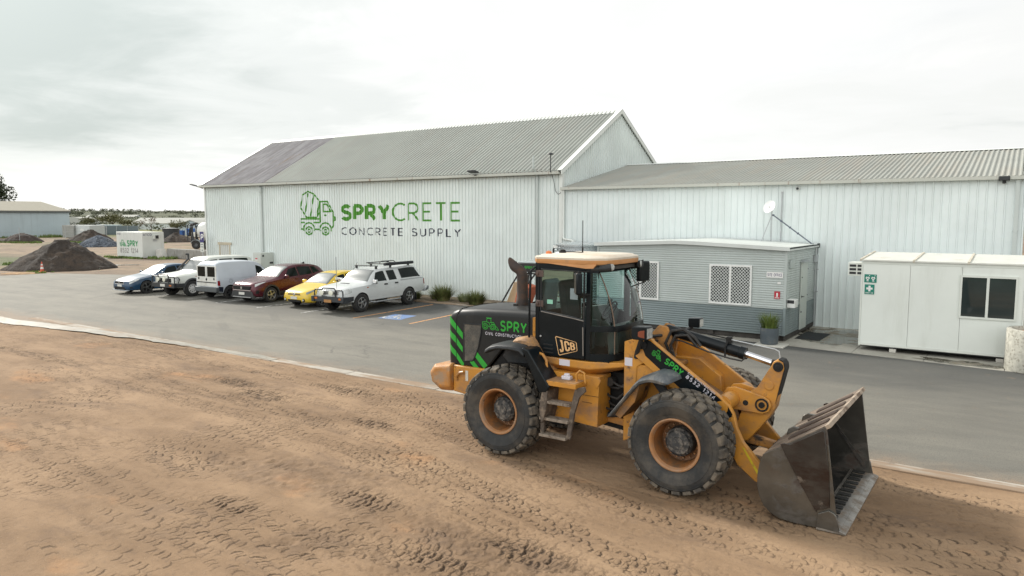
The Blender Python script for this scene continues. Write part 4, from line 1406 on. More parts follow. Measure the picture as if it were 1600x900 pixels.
mb.box(BX0 + 0.07, BX1 - 0.07, BY1 - 0.06, BY1, BZ0 + 0.06, BZ1 - 0.05)
mb.box(BX0 + 0.06, BX1 - 0.06, BY0 + 0.061, BY0 + 0.07, BZ0 + 0.06, 1.12)
mb.build('wall', CABW, wc, smooth=0)
mb = MB()
mb.box(BX0 - 0.012, BX0 + 0.03, BY0 - 0.012, BY0 + 0.04, BZ0 - 0.02, BZ1)
mb.box(BX1 - 0.03, BX1 + 0.012, BY0 - 0.012, BY0 + 0.04, BZ0 - 0.02, BZ1)
mb.box(BX0 + 0.03, BX1 - 0.03, BY0 - 0.010, BY0 + 0.05, BZ1 - 0.06, BZ1 + 0.02)
mb.box(BX0 + 0.03, BX1 - 0.03, BY0 - 0.010, BY0 + 0.05, BZ0, BZ0 + 0.07)
mb.box(BX0 - 0.011, BX0 + 0.04, BY0 + 0.04, BY1, BZ0, BZ0 + 0.07)
mb.box(BX1 - 0.04, BX1 + 0.011, BY0 + 0.04, BY1, BZ0, BZ0 + 0.07)
mb.build('trim', CABT, wc, smooth=0, bev=0.004)
mb = MB()
sg = [BX0 - 0.03, -2.52, -1.18, BX1 + 0.03]
for a, b in zip(sg[:-1], sg[1:]):
    mb.prism([(BY0 - 0.05, BZ1 + 0.025), (BY1 + 0.03, BZ1 + 0.16), (BY1 + 0.03, BZ1 + 0.20), (BY0 - 0.05, BZ1 + 0.065)], a + 0.03, b - 0.03, 'x')
rf = mb.build('roof', M('cabin_roof_white', (0.64, 0.645, 0.59), 0.45, var=0.06, dirt=((0.5, 0.42, 0.30), 0.6, 0.8, 1.2)), wc, smooth=0)
mb = MB()
for x in sg:
    mb.prism([(BY0 - 0.055, BZ1 + 0.02), (BY1 + 0.035, BZ1 + 0.155), (BY1 + 0.035, BZ1 + 0.225), (BY0 - 0.055, BZ1 + 0.09)], x - 0.028, x + 0.028, 'x')
mb.build('roof_joint', M('stained_joint', (0.56, 0.52, 0.43), 0.7, var=0.2), rf, smooth=0)
mb = MB()
mb.box(BX0 + 0.06, BX1 - 0.06, BY0 + 0.02, BY1 - 0.02, BZ0 - 0.03, BZ0 + 0.055)
mb.build('floor_frame', DARKM, wc, smooth=0)
mb = MB()
for x in (-3.05, -0.42):
    for y in (BY0 + 0.01, BY1 - 0.2):
        mb.box(x, x + 0.17, y, y + 0.2, 0.018, 0.12)
mb.build('foot', M('foot_white', (0.55, 0.53, 0.48), 0.7), wc, smooth=0)
# window: two panes in a cream frame
x0, x1, z0, z1 = -1.36, -0.02, 1.17, 2.38
mb = MB()
for a, b, c, d in ((x0, x1, z0, z0 + 0.06), (x0, x1, z1 - 0.06, z1), (x0, x0 + 0.055, z0 + 0.06, z1 - 0.06), (x1 - 0.055, x1, z0 + 0.06, z1 - 0.06), (-0.735, -0.67, z0 + 0.06, z1 - 0.06)):
    mb.box(a, b, BY0 - 0.035, BY0 - 0.001, c, d)
w = mb.build('window', CABT, wc, smooth=0, bev=0.004)
mb = MB()
mb.box(x0 + 0.04, -0.70, BY0 - 0.014, BY0 - 0.006, z0 + 0.04, z1 - 0.04)
mb.box(-0.70, x1 - 0.04, BY0 - 0.022, BY0 - 0.015, z0 + 0.04, z1 - 0.04)
mb.build('pane', dark_glass('office_glass', (0.020, 0.028, 0.028), 1.5, 0.03), w, smooth=0)
# air conditioner hung through the west wall
mb = MB()
mb.box(BX0 - 0.40, BX0 - 0.012, BY0 + 0.12, BY0 + 0.72, 2.22, 2.62)
ac = mb.build('air_conditioner', CABT, wc, smooth=0, bev=0.012)
mb = MB()
for r_ in range(3):
    mb.box(BX0 - 0.36, BX0 - 0.18, BY0 + 0.112, BY0 + 0.119, 2.27 + r_ * 0.11, 2.34 + r_ * 0.11)
    mb.box(BX0 - 0.14, BX0 - 0.03, BY0 + 0.112, BY0 + 0.119, 2.27 + r_ * 0.11, 2.34 + r_ * 0.11)
mb.build('louvre', DARKM, ac, smooth=0)
# green safety plates
SG = M('safety_green', (0.012, 0.20, 0.145), 0.35, var=0.08)
s = plate('heart_starter_sign', -3.80, -3.47, 2.05, 2.29, BY0 - 0.002, SG, 'green two-panel heart symbol sign at the corner of the white cabin', 'sign')
heart = lambda cx, cz, r: [(cx, cz - r), (cx - r, cz + r * 0.2), (cx - r * 0.6, cz + r * 0.85), (cx, cz + r * 0.4), (cx + r * 0.6, cz + r * 0.85), (cx + r, cz + r * 0.2), (cx, cz - r)]
plate_art(s, 'symbol', line_quads([heart(0.09, 0.12, 0.045), heart(0.24, 0.12, 0.045), [(0.06, 0.045), (0.12, 0.045)], [(0.21, 0.045), (0.27, 0.045)], [(0.125, 0.205), (0.15, 0.205)], [(0.275, 0.205), (0.30, 0.205)]], 0.022), -3.80, 2.05, BY0 - 0.002, SIGNW)
s = plate('first_aid_sign', -3.78, -3.52, 1.70, 1.99, BY0 - 0.002, SG, 'green square FIRST AID plate with a white cross on the white cabin', 'sign')
q, _ = text_quads('FIRST AID', 0.04, 0.009, x0=0.03, y0=0.02, width=0.20, gap=0.24)
cross = [((Vector((0.045, 0.14)), Vector((0.215, 0.14)), Vector((0.215, 0.20)), Vector((0.045, 0.20))), 0), ((Vector((0.10, 0.085)), Vector((0.16, 0.085)), Vector((0.16, 0.255)), Vector((0.10, 0.255))), 1)]
plate_art(s, 'symbol', q + cross, -3.78, 1.70, BY0 - 0.002, SIGNW)
# ================================================================== WHEEL LOADER
LX, LYC = -5.45, 11.02
ld = empty('wheel_loader', (LX, LYC, 0), 'orange and black articulated wheel loader with its steel bucket resting on the dirt', 'wheel loader')
LY = M('loader_yellow', (0.54, 0.245, 0.036), 0.42, var=0.10, vs=2.0, dirt=((0.30, 0.165, 0.085), 0.45, 0.72, 1.6, (1, 1, 1.4)), dirt2=((0.13, 0.082, 0.05), 0.58, 0.72, 6.0), bump=(40, 0.08))
LYD = M('grimy_loader_yellow', (0.40, 0.18, 0.036), 0.55, var=0.2, vs=3.0, dirt=((0.20, 0.12, 0.065), 0.40, 0.62, 2.2), dirt2=((0.045, 0.032, 0.024), 0.54, 0.66, 5.0), bump=(30, 0.15))
LK = M('loader_black_paint', (0.005, 0.0085, 0.011), 0.30, var=0.2, vs=2, dirt=((0.020, 0.022, 0.023), 0.50, 0.80, 1.5), dirt2=((0.16, 0.145, 0.12), 0.73, 0.82, 18.0), spec=0.25)
LKD = M('dusty_black_plastic', (0.020, 0.023, 0.026), 0.55, var=0.2, vs=3, dirt=((0.075, 0.071, 0.063), 0.46, 0.74, 2.4), dirt2=((0.19, 0.165, 0.13), 0.66, 0.80, 8.0), bump=(60, 0.08), spec=0.35)
LHOOD = M('hood_charcoal', (0.014, 0.0155, 0.016), 0.42, spec=0.3, var=0.15, vs=2, dirt=((0.045, 0.043, 0.038), 0.46, 0.76, 1.8, (1, 1, 0.4)), dirt2=((0.15, 0.135, 0.11), 0.66, 0.80, 9.0))
LIN = M('engine_bay_black', (0.010, 0.010, 0.010), 0.85, var=0.4, vs=4)
LGRM = M('grille_mesh', (0.075, 0.072, 0.064), 0.75, var=0.25, vs=40, dirt=((0.17, 0.15, 0.12), 0.45, 0.7, 3))
LGREEN = M('decal_green', (0.022, 0.33, 0.035), 0.38, var=0.06)
LWHITE = M('decal_white', (0.62, 0.60, 0.66), 0.4, var=0.06)
LCREAM = M('decal_cream', (0.70, 0.43, 0.20), 0.45, var=0.05)
LROOF = M('faded_roof', (0.66, 0.60, 0.50), 0.55, var=0.05, vs=2, dirt=((0.55, 0.40, 0.26), 0.45, 0.75, 1.4), dirt2=((0.40, 0.26, 0.15), 0.62, 0.78, 5))
LROOFE = M('faded_orange_plastic', (0.60, 0.30, 0.12), 0.5, var=0.1, vs=3, dirt=((0.42, 0.24, 0.12), 0.5, 0.7, 3))
RUB = M('tyre_rubber', (0.022, 0.024, 0.025), 0.72, var=0.25, vs=5, dirt=((0.080, 0.070, 0.057), 0.42, 0.70, 2.2), dirt2=((0.115, 0.092, 0.068), 0.64, 0.80, 9.0), bump=(50, 0.25))
RUBT = M('tread_rubber', (0.055, 0.050, 0.044), 0.85, var=0.25, vs=8, dirt=((0.165, 0.138, 0.105), 0.36, 0.64, 6.0), bump=(60, 0.3))
RIM = M('rim_orange', (0.36, 0.165, 0.06), 0.55, var=0.18, vs=4, dirt=((0.29, 0.195, 0.13), 0.40, 0.68, 2.5), dirt2=((0.10, 0.06, 0.04), 0.60, 0.72, 5))
RIMD = M('rim_dish_dark_orange', (0.21, 0.082, 0.022), 0.6, var=0.25, vs=5, dirt=((0.11, 0.065, 0.035), 0.42, 0.66, 4.0), dirt2=((0.035, 0.025, 0.018), 0.58, 0.70, 7.0))  # darker orange-brown inside the dish than on the flange
HUBM = M('hub_grime', (0.030, 0.032, 0.034), 0.6, var=0.3, vs=6, dirt=((0.20, 0.18, 0.155), 0.46, 0.66, 9.0), bump=(40, 0.3))
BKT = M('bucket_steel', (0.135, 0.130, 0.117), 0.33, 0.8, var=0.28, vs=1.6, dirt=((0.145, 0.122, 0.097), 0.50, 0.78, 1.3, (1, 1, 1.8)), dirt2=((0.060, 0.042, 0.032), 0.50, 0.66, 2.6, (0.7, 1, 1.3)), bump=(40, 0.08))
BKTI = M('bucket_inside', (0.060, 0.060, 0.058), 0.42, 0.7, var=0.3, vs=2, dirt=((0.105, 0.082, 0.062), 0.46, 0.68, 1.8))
BKTE = M('worn_edge_steel', (0.30, 0.285, 0.26), 0.38, 0.8, var=0.2, vs=5, dirt=((0.19, 0.145, 0.105), 0.45, 0.64, 4.0))
BKTD = M('bucket_dirt', (0.070, 0.048, 0.036), 0.9, var=0.3, vs=5, bump=(30, 0.5, 0.02))
CHROME = M('chrome_rod', (0.75, 0.76, 0.80), 0.10, 1.0, var=0.03)
LGL = glass('cab_glass', (0.76, 0.90, 0.88), 1.48)
LGLD = glass('cab_glass_dark', (0.54, 0.68, 0.66), 1.42)
RUSTP = M('exhaust_rust', (0.050, 0.040, 0.036), 0.7, 0.3, var=0.2, vs=4, dirt=((0.095, 0.050, 0.030), 0.42, 0.66, 3.0, (1, 1, 2)))


def LB(mb, name, m, parent=None, bev=0.0, smooth=35, seg=2, **k):
    return mb.build(name, m, parent or ld, smooth=smooth, bev=bev, seg=seg, off=(LX, 0, 0), **k)


# ---------------------------------------------------------------- wheels
def loader_wheel(cx, side):
    """side -1: outer face towards -Y"""
    root_off = (cx, side * (1.0 if cx > -5 else 0.95), 0.735)
    T = Matrix.Translation(root_off) @ (Matrix.Identity(4) if side < 0 else Matrix.Rotation(PI, 4, 'Z')) @ Matrix.Diagonal((1, 1.06, 1, 1))
    rot = Matrix.Rotation(0.13 * cx, 4, 'Y')
    prof = [(0.375, -0.200), (0.385, -0.228), (0.41, -0.238), (0.43, -0.240), (0.445, -0.252), (0.47, -0.264), (0.55, -0.284), (0.575, -0.290), (0.580, -0.284), (0.61, -0.284), (0.640, -0.274), (0.645, -0.280), (0.668, -0.268), (0.690, -0.240), (0.698, -0.19),
            (0.702, 0.0), (0.698, 0.19), (0.690, 0.240), (0.668, 0.268), (0.58, 0.285), (0.47, 0.264), (0.375, 0.20)]
    mb = MB()
    mb.lathe(prof, (0, 0, 0), 'y', 64)
    mb.xf(T @ rot)
    ty = LB(mb, 'wheel', RUB, smooth=50)
    # tread: four staggered rows of hexagonal blocks, the outer rows wrapping over the shoulders
    mb = MB()
    n = 25
    def R_out(h): return 0.752 - 0.030 * max(0.0, (abs(h) - 0.12) / 0.15) ** 2
    for row, (h0, h1, ph) in enumerate(((-0.275, -0.135, 0.0), (-0.122, -0.008, 0.5), (0.008, 0.122, 0.0), (0.135, 0.275, 0.5))):
        for k in range(n):
            a = (k + ph) / n * 2 * PI
            w = 2 * PI / n * 0.40
            outer = abs(h0 + h1) > 0.3
            if outer:
                hi, ho = (h1, h0) if h0 < 0 else (h0, h1)
                poly = [(-w * 0.62, hi), (0.0, hi + (0.016 if h0 < 0 else -0.016)), (w * 0.62, hi), (w * 1.0, (hi * 0.72 + ho * 0.28)), (w * 0.88, ho), (-w * 0.88, ho), (-w * 1.0, hi * 0.72 + ho * 0.28)]
            else:
                m_ = (h0 + h1) / 2
                poly = [(-w * 0.55, h0), (w * 0.55, h0), (w * 1.02, m_), (w * 0.55, h1), (-w * 0.55, h1), (-w * 1.02, m_)]
            V = []
            for lev in (0, 1, 2):
                for (da, h) in poly:
                    s_ = 1.0 if lev < 2 else 0.88
                    hm = (h0 + h1) / 2
                    hh = hm + (h - hm) * s_
                    rr = (0.665 if outer else 0.69) if lev == 0 else R_out(h) - (0.012 if lev == 1 else 0.0)
                    aa = a + da * s_
                    V.append((rr * math.cos(aa), hh, rr * math.sin(aa)))
            q = len(poly)
            F = []
            for lev in (0, 1):
                for i in range(q):
                    F.append((lev * q + i, lev * q + (i + 1) % q, (lev + 1) * q + (i + 1) % q, (lev + 1) * q + i))
            F.append(tuple(2 * q + i for i in range(q)))
            mb.add(V, F)
    mb.xf(T @ rot)
    LB(mb, 'tread', RUBT, ty, smooth=25)
    mb = MB()
    mb.lathe([(0.372, -0.200), (0.392, -0.232), (0.388, -0.246), (0.372, -0.250), (0.356, -0.240), (0.345, -0.215), (0.338, -0.19)], (0, 0, 0), 'y', 48)
    mb.lathe([(0.338, -0.19), (0.325, -0.17), (0.316, -0.10), (0.308, 0.0), (0.298, 0.05), (0.20, 0.07), (0.0, 0.07)], (0, 0, 0), 'y', 48, 1)
    for k in range(16):
        a = k / 16 * 2 * PI
        mb.lathe([(0.0, 0.022), (0.014, 0.022), (0.016, 0.06)], (0.255 * math.cos(a), 0, 0.255 * math.sin(a)), 'y', 6)
    mb.lathe([(0.375, 0.20), (0.33, 0.20), (0.30, 0.05), (0.30, 0.03)], (0, 0, 0), 'y', 32)
    mb.xf(T @ rot)
    LB(mb, 'rim', [RIM, RIMD], ty)
    mb = MB()
    mb.lathe([(0.222, 0.07), (0.218, -0.03), (0.208, -0.068), (0.178, -0.085), (0.168, -0.106), (0.09, -0.116), (0.085, -0.128), (0.0, -0.130)], (0, 0, 0), 'y', 32)
    for k in range(10):
        a = k / 10 * 2 * PI
        mb.lathe([(0.0, -0.098), (0.011, -0.098), (0.012, -0.07)], (0.190 * math.cos(a), 0, 0.190 * math.sin(a)), 'y', 6)
    mb.xf(T @ rot)
    LB(mb, 'hub', HUBM, ty)


for cx in (-7.09, -3.94):
    for sd_ in (-1, 1):
        loader_wheel(cx, sd_)
# axles and driveline
for cx in (-7.09, -3.94):
    mb = MB()
    mb.tube([(cx, -0.62, 0.742), (cx, -0.35, 0.742), (cx, -0.2, 0.742), (cx, 0.2, 0.742), (cx, 0.35, 0.742), (cx, 0.62, 0.742)], [0.20, 0.15, 0.24, 0.24, 0.15, 0.20], 16)
    LB(mb, 'axle', LYD)

# ---------------------------------------------------------------- rear frame, counterweight
mb = MB()
mb.prism([(-8.46, 1.29), (-8.46, 0.80), (-8.05, 0.76), (-7.78, 0.98), (-7.70, 1.29)], -0.70, 0.70, 'y')
mb.prism([(-7.69, 1.285), (-7.69, 0.92), (-5.62, 0.80), (-5.62, 1.285)], -0.42, 0.42, 'y')
LB(mb, 'rear_frame', LY, bev=0.02)
mb = MB()
V = []
for y, ins in ((-0.80, 0.10), (-0.70, 0.0), (0.70, 0.0), (0.80, 0.10)):
    V.append([(-9.02 + ins, y, 1.10), (-8.90 + ins * 0.8, y, 1.26 - ins * 0.4), (-8.47, y, 1.315 - ins * 0.5), (-8.465, y, 0.80 + ins), (-8.74 + ins * 0.3, y, 0.78 + ins), (-8.97 + ins, y, 0.94)])
mb.grid(V, closed_v=True)
n6 = 6
mb.add(V[0], [(5, 4, 3, 2, 1, 0)]); mb.add(V[-1], [(0, 1, 2, 3, 4, 5)])
CWM = M('counterweight_worn', (0.45, 0.20, 0.05), 0.55, var=0.15, vs=3, dirt=((0.32, 0.22, 0.14), 0.44, 0.58, 1.8), dirt2=((0.065, 0.045, 0.035), 0.60, 0.68, 4.2), bump=(18, 0.35, 0.02))
LB(mb, 'counterweight', CWM, bev=0.03)
mb = MB()
mb.tube([(-8.36, -0.71, 1.02), (-8.36, -0.735, 1.10), (-8.28, -0.74, 1.17), (-8.20, -0.735, 1.19), (-8.19, -0.70, 1.19)], 0.022, 8)
LB(mb, 'tow_handle', LY)
mb = MB()
mb.box(-8.17, -8.11, -0.706, -0.7015, 1.03, 1.22)
LB(mb, 'reflector', M('reflector_white', (0.6, 0.58, 0.52), 0.3, dirt=((0.35, 0.3, 0.25), 0.5, 0.7, 20)), smooth=0)

# ---------------------------------------------------------------- engine hood
stations = [(-8.66, 1.275, 2.10, 0.50), (-8.655, 1.275, 2.14, 0.54), (-8.60, 1.275, 2.22, 0.60), (-8.54, 1.275, 2.27, 0.625), (-8.42, 1.275, 2.31, 0.632), (-7.98, 1.275, 2.355, 0.635), (-7.74, 1.29, 2.368, 0.635), (-7.36, 1.72, 2.382, 0.635), (-7.0, 1.74, 2.392, 0.635), (-6.70, 1.74, 2.395, 0.635)]


def hood_sec(x, zb, zt, w):
    rc, rb = 0.13, 0.02
    zt2 = zt - 0.0
    P = []
    for k in range(7):
        a = R(90 * k / 6)
        P.append((x, -(w - rc) - rc * math.cos(a), zt2 - rc + rc * math.sin(a)))
    half = [(x, -w + 0.03, zb), (x, -w, zb + 0.03), (x, -w, zb + (zt - zb) * 0.5)] + P
    crown = [(x, -0.3, zt + 0.012), (x, 0.0, zt + 0.016)]
    full = half + crown + [(x, 0.3, zt + 0.012)] + [(p[0], -p[1], p[2]) for p in reversed(half)]
    return full


mb = MB()
secs = [hood_sec(*s_) for s_ in stations]
mb.grid(secs)
mb.add(secs[0], [tuple(range(len(secs[0]) - 1, -1, -1))])
mb.add(secs[-1], [tuple(range(len(secs[0])))])
hood = LB(mb, 'hood', LHOOD, smooth=40)


def hood_w(x):
    for a, b in zip(stations[:-1], stations[1:]):
        if a[0] <= x <= b[0]:
            t_ = (x - a[0]) / (b[0] - a[0])
            return a[3] + (b[3] - a[3]) * t_
    return stations[-1][3]


# seam between the tail cowl and the hood
mb = MB()
for s_ in (-1, 1):
    mb.tube([(-8.425, s_ * 0.632, 1.29), (-8.425, s_ * 0.634, 2.16), (-8.40, s_ * 0.625, 2.24), (-8.38, s_ * 0.57, 2.31), (-8.37, s_ * 0.5, 2.325), (-8.37, 0, 2.335)], 0.0065, 6)
LB(mb, 'seam', LIN, hood)
# side grilles and their frames, stripes
for s_ in (-1, 1):
    gp = [(-8.25, 2.06), (-7.845, 2.075), (-7.86, 1.92), (-7.93, 1.64), (-8.02, 1.44), (-8.06, 1.40), (-8.25, 1.375)]
    mb = MB(); mb.prism(gp, s_ * 0.630, s_ * 0.641, 'y')
    g = LB(mb, 'side_grille', LGRM, hood, smooth=0)
    mb = MB()
    mb.tube([(p[0], s_ * 0.640, p[1]) for p in gp], 0.014, 6, closed=True)
    LB(mb, 'frame', LKD, g)
STR = [[(-8.41, 2.02), (-8.28, 1.89), (-8.28, 1.77), (-8.435, 1.91)], [(-8.44, 1.81), (-8.285, 1.63), (-8.285, 1.53), (-8.44, 1.68)], [(-8.44, 1.54), (-8.26, 1.335), (-8.26, 1.285), (-8.31, 1.285), (-8.44, 1.42)],
       [(-8.05, 1.42), (-7.91, 1.285), (-8.03, 1.285), (-8.12, 1.37)], [(-7.96, 1.58), (-7.72, 1.355), (-7.80, 1.285), (-8.02, 1.50)],
       [(-8.435, 2.04), (-8.435, 1.92), (-8.64, 2.08), (-8.60, 2.19)], [(-8.445, 1.815), (-8.445, 1.69), (-8.655, 1.83), (-8.65, 1.95)], [(-8.445, 1.545), (-8.445, 1.43), (-8.655, 1.58), (-8.655, 1.70)]]
for s_ in (-1, 1):
    for poly in STR:
        mb = MB()
        # cut into narrow slices so that the stripe follows the rounded corner
        xs_ = sorted(set([p[0] for p in poly]))
        cuts = sorted(set(xs_ + [st[0] for st in stations if xs_[0] < st[0] < xs_[-1]] + [xs_[0] + (xs_[-1] - xs_[0]) * i / 6 for i in range(7)]))
        n = len(poly)
        def span(x):
            zs = []
            for i in range(n):
                (xa, za), (xb, zb) = poly[i], poly[(i + 1) % n]
                if abs(xa - xb) < 1e-9:
                    if abs(x - xa) < 1e-6: zs += [za, zb]
                elif min(xa, xb) - 1e-9 <= x <= max(xa, xb) + 1e-9:
                    zs.append(za + (x - xa) / (xb - xa) * (zb - za))
            return min(zs), max(zs)
        rows = []
        for x in cuts:
            z0, z1 = span(x)
            y = s_ * (hood_w(x) + 0.004)
            rows.append([(x, y, z0), (x, y, z1)])
        mb.grid(rows)
        LB(mb, 'warning_stripe', LGREEN, hood, smooth=0)
# hood lettering
yh = 0.640


def flat_text(name, quads, f, m, parent):
    mb = MB()
    put_quads(mb, quads, f)
    return LB(mb, name, m, parent, smooth=0, weld=False)


q, _ = text_quads('SPRY', 0.195, 0.036, width=0.555, gap=0.16)
flat_text('hood_lettering', q, lambda x, y, l: (-7.44 + x, -yh - l, 1.995 + y), LGREEN, hood)
q, _ = text_quads('CIVIL CONSTRUCTION', 0.056, 0.0095, width=0.79, gap=0.30)
flat_text('hood_lettering', q, lambda x, y, l: (-7.765 + x, -yh - l, 1.905 + y), LWHITE, hood)
q = line_quads([[(x * 0.245, y * 0.21) for x, y in st] for st in LOADER_ART], 0.0115)
flat_text('loader_drawing', q, lambda x, y, l: (-7.83 + x, -yh - l, 2.0 + y), LGREEN, hood)
# dark panel under the hood above the wheel
mb = MB()
mb.prism([(-7.72, 1.286), (-7.34, 1.715), (-6.66, 1.735), (-6.66, 1.286)], -0.55, 0.55, 'y')
LB(mb, 'engine_bay', LIN)
mb = MB()
mb.prism([(-7.42, 1.56), (-7.34, 1.70), (-6.75, 1.72), (-6.75, 1.48), (-7.30, 1.44)], -0.60, -0.551, 'y')
LB(mb, 'engine_side_panel', LKD, bev=0.015)
# exhaust: fluted base, stack, slanted cut outlet blown back
mb = MB()
mb.lathe([(0.125, 2.36), (0.125, 2.40), (0.108, 2.52), (0.103, 2.53), (0.100, 2.93)], (-7.42, 0.03, 0), 'z', 24)
ring = []
P2 = []
for i, (c, nrm) in enumerate(((Vector((-7.42, 0.03, 2.93)), Vector((0, 0, 1))), (Vector((-7.455, 0.03, 3.01)), Vector((-0.5, 0, 0.85))), (Vector((-7.56, 0.03, 3.09)), Vector((-0.92, 0, 0.38))))):
    u = Vector((nrm.z, 0, -nrm.x)).normalized()
    P2.append([c + (u * math.cos(2 * PI * j / 24) + Vector((0, 1, 0)) * math.sin(2 * PI * j / 24)) * (0.100 if i < 2 else 0.108) for j in range(24)])
P2[-1] = [p + Vector((-1, 0, 0.35)) * (0.09 * (1 + (p.z - 3.09) / 0.10)) for p in P2[-1]]
mb.grid(P2, closed_v=True)
cm = sum(P2[-1], Vector()) / 24
mb.grid([P2[-1], [cm + (p - cm) * 0.9 for p in P2[-1]], [Vector((-7.44, 0.03, 2.98)) + (p - cm) * 0.6 for p in P2[-1]]], closed_v=True)
LB(mb, 'exhaust_stack', RUSTP, smooth=50)
mb = MB(); mb.box(-7.52, -7.44, -0.12, 0.05, 2.385, 2.42); LB(mb, 'hood_latch', LIN, hood)

# ---------------------------------------------------------------- cab
cab = LB(MB().box(-6.66, -5.30, -0.66, 0.66, 1.66, 1.70), 'cab', LK)
BADGE = [(-6.245, 2.03), (-5.86, 1.968), (-5.84, 1.825), (-6.175, 1.722)]
mb = MB()
# floor skirt, rear posts, B posts, sills, both sides; lower panels
for s_ in (-1, 1):
    y0, y1 = s_ * 0.72, s_ * 0.655
    mb.prism([(-6.66, 1.67), (-6.58, 1.67), (-6.58, 3.22), (-6.66, 3.24)], y0, y1, 'y')
    mb.prism([(-5.70, 1.69), (-5.605, 1.69), (-5.60, 3.20), (-5.69, 3.20)], y0, y1, 'y')
    mb.prism([(-6.58, 3.13), (-5.69, 3.13), (-5.69, 3.22), (-6.58, 3.23)], y0 + s_ * 0.002, y1, 'y')
mb.prism([(-6.66, -0.655), (-6.62, -0.655), (-6.62, 0.655), (-6.66, 0.655)], 1.70, 2.40, 'z')
mb.prism([(-6.66, -0.655), (-6.62, -0.655), (-6.62, 0.655), (-6.66, 0.655)], 3.10, 3.22, 'z')
LB(mb, 'cab_frame', LK, cab, bev=0.012)


def band(name, z0, z1, xo, m, thick=0.03, parent=None):
    """ring of the cab nose between two heights: quarter, front, quarter. xo(z) -> x of the front"""
    mb = MB()
    def plan(z, t):
        xf = xo(z) + t
        return [(-5.61, -0.722 - t * 0.8), (-5.48, -0.69 - t * 0.8), (xf - 0.06, -0.545 - t * 0.7), (xf, -0.48), (xf + 0.035, -0.2), (xf + 0.04, 0.0), (xf + 0.035, 0.2), (xf, 0.48), (xf - 0.06, 0.545 + t * 0.7), (-5.48, 0.69 + t * 0.8), (-5.61, 0.722 + t * 0.8)]
    zs = [z0 + (z1 - z0) * i / 8 for i in range(9)]
    outer = [[(x, y, z) for x, y in plan(z, 0)] for z in zs]
    if thick:
        inner = [[(x, y, z) for x, y in plan(z, -thick)] for z in zs]
        mb.grid(outer)
        mb.grid([r_[::-1] for r_ in inner])
        mb.grid([outer[0][::-1], inner[0][::-1]]); mb.grid([outer[-1], inner[-1]])
    else:
        mb.grid(outer)
    return LB(mb, name, m, parent or cab, smooth=50)


def nose(z):
    t_ = (z - 1.7) / 1.5
    if z < 2.21: return -5.235
    k = (z - 2.21) / 0.97
    return -5.235 - 0.10 * k - 0.23 * k * k


band('sill_band', 1.69, 1.80, nose, LK)
band('waist_band', 2.16, 2.255, nose, LK)
band('header_band', 3.10, 3.22, nose, LK)
wn = lambda z: nose(z) - 0.012
band('lower_glass', 1.80, 2.16, wn, LGL, 0)
band('windscreen', 2.255, 3.10, wn, LGL, 0)
# seals where quarter glass meets windscreen
mb = MB()
for s_ in (-1, 1):
    pts = [(nose(z) - 0.035, s_ * 0.528, z) for z in [2.25 + 0.87 * i / 8 for i in range(9)]]
    mb.tube(pts, 0.011, 6)
    mb.tube([(nose(z) - 0.035, s_ * 0.528, z) for z in (1.80, 2.16)], 0.009, 6)
LB(mb, 'glass_seal', M('seal_brown', (0.16, 0.11, 0.08), 0.6), cab)
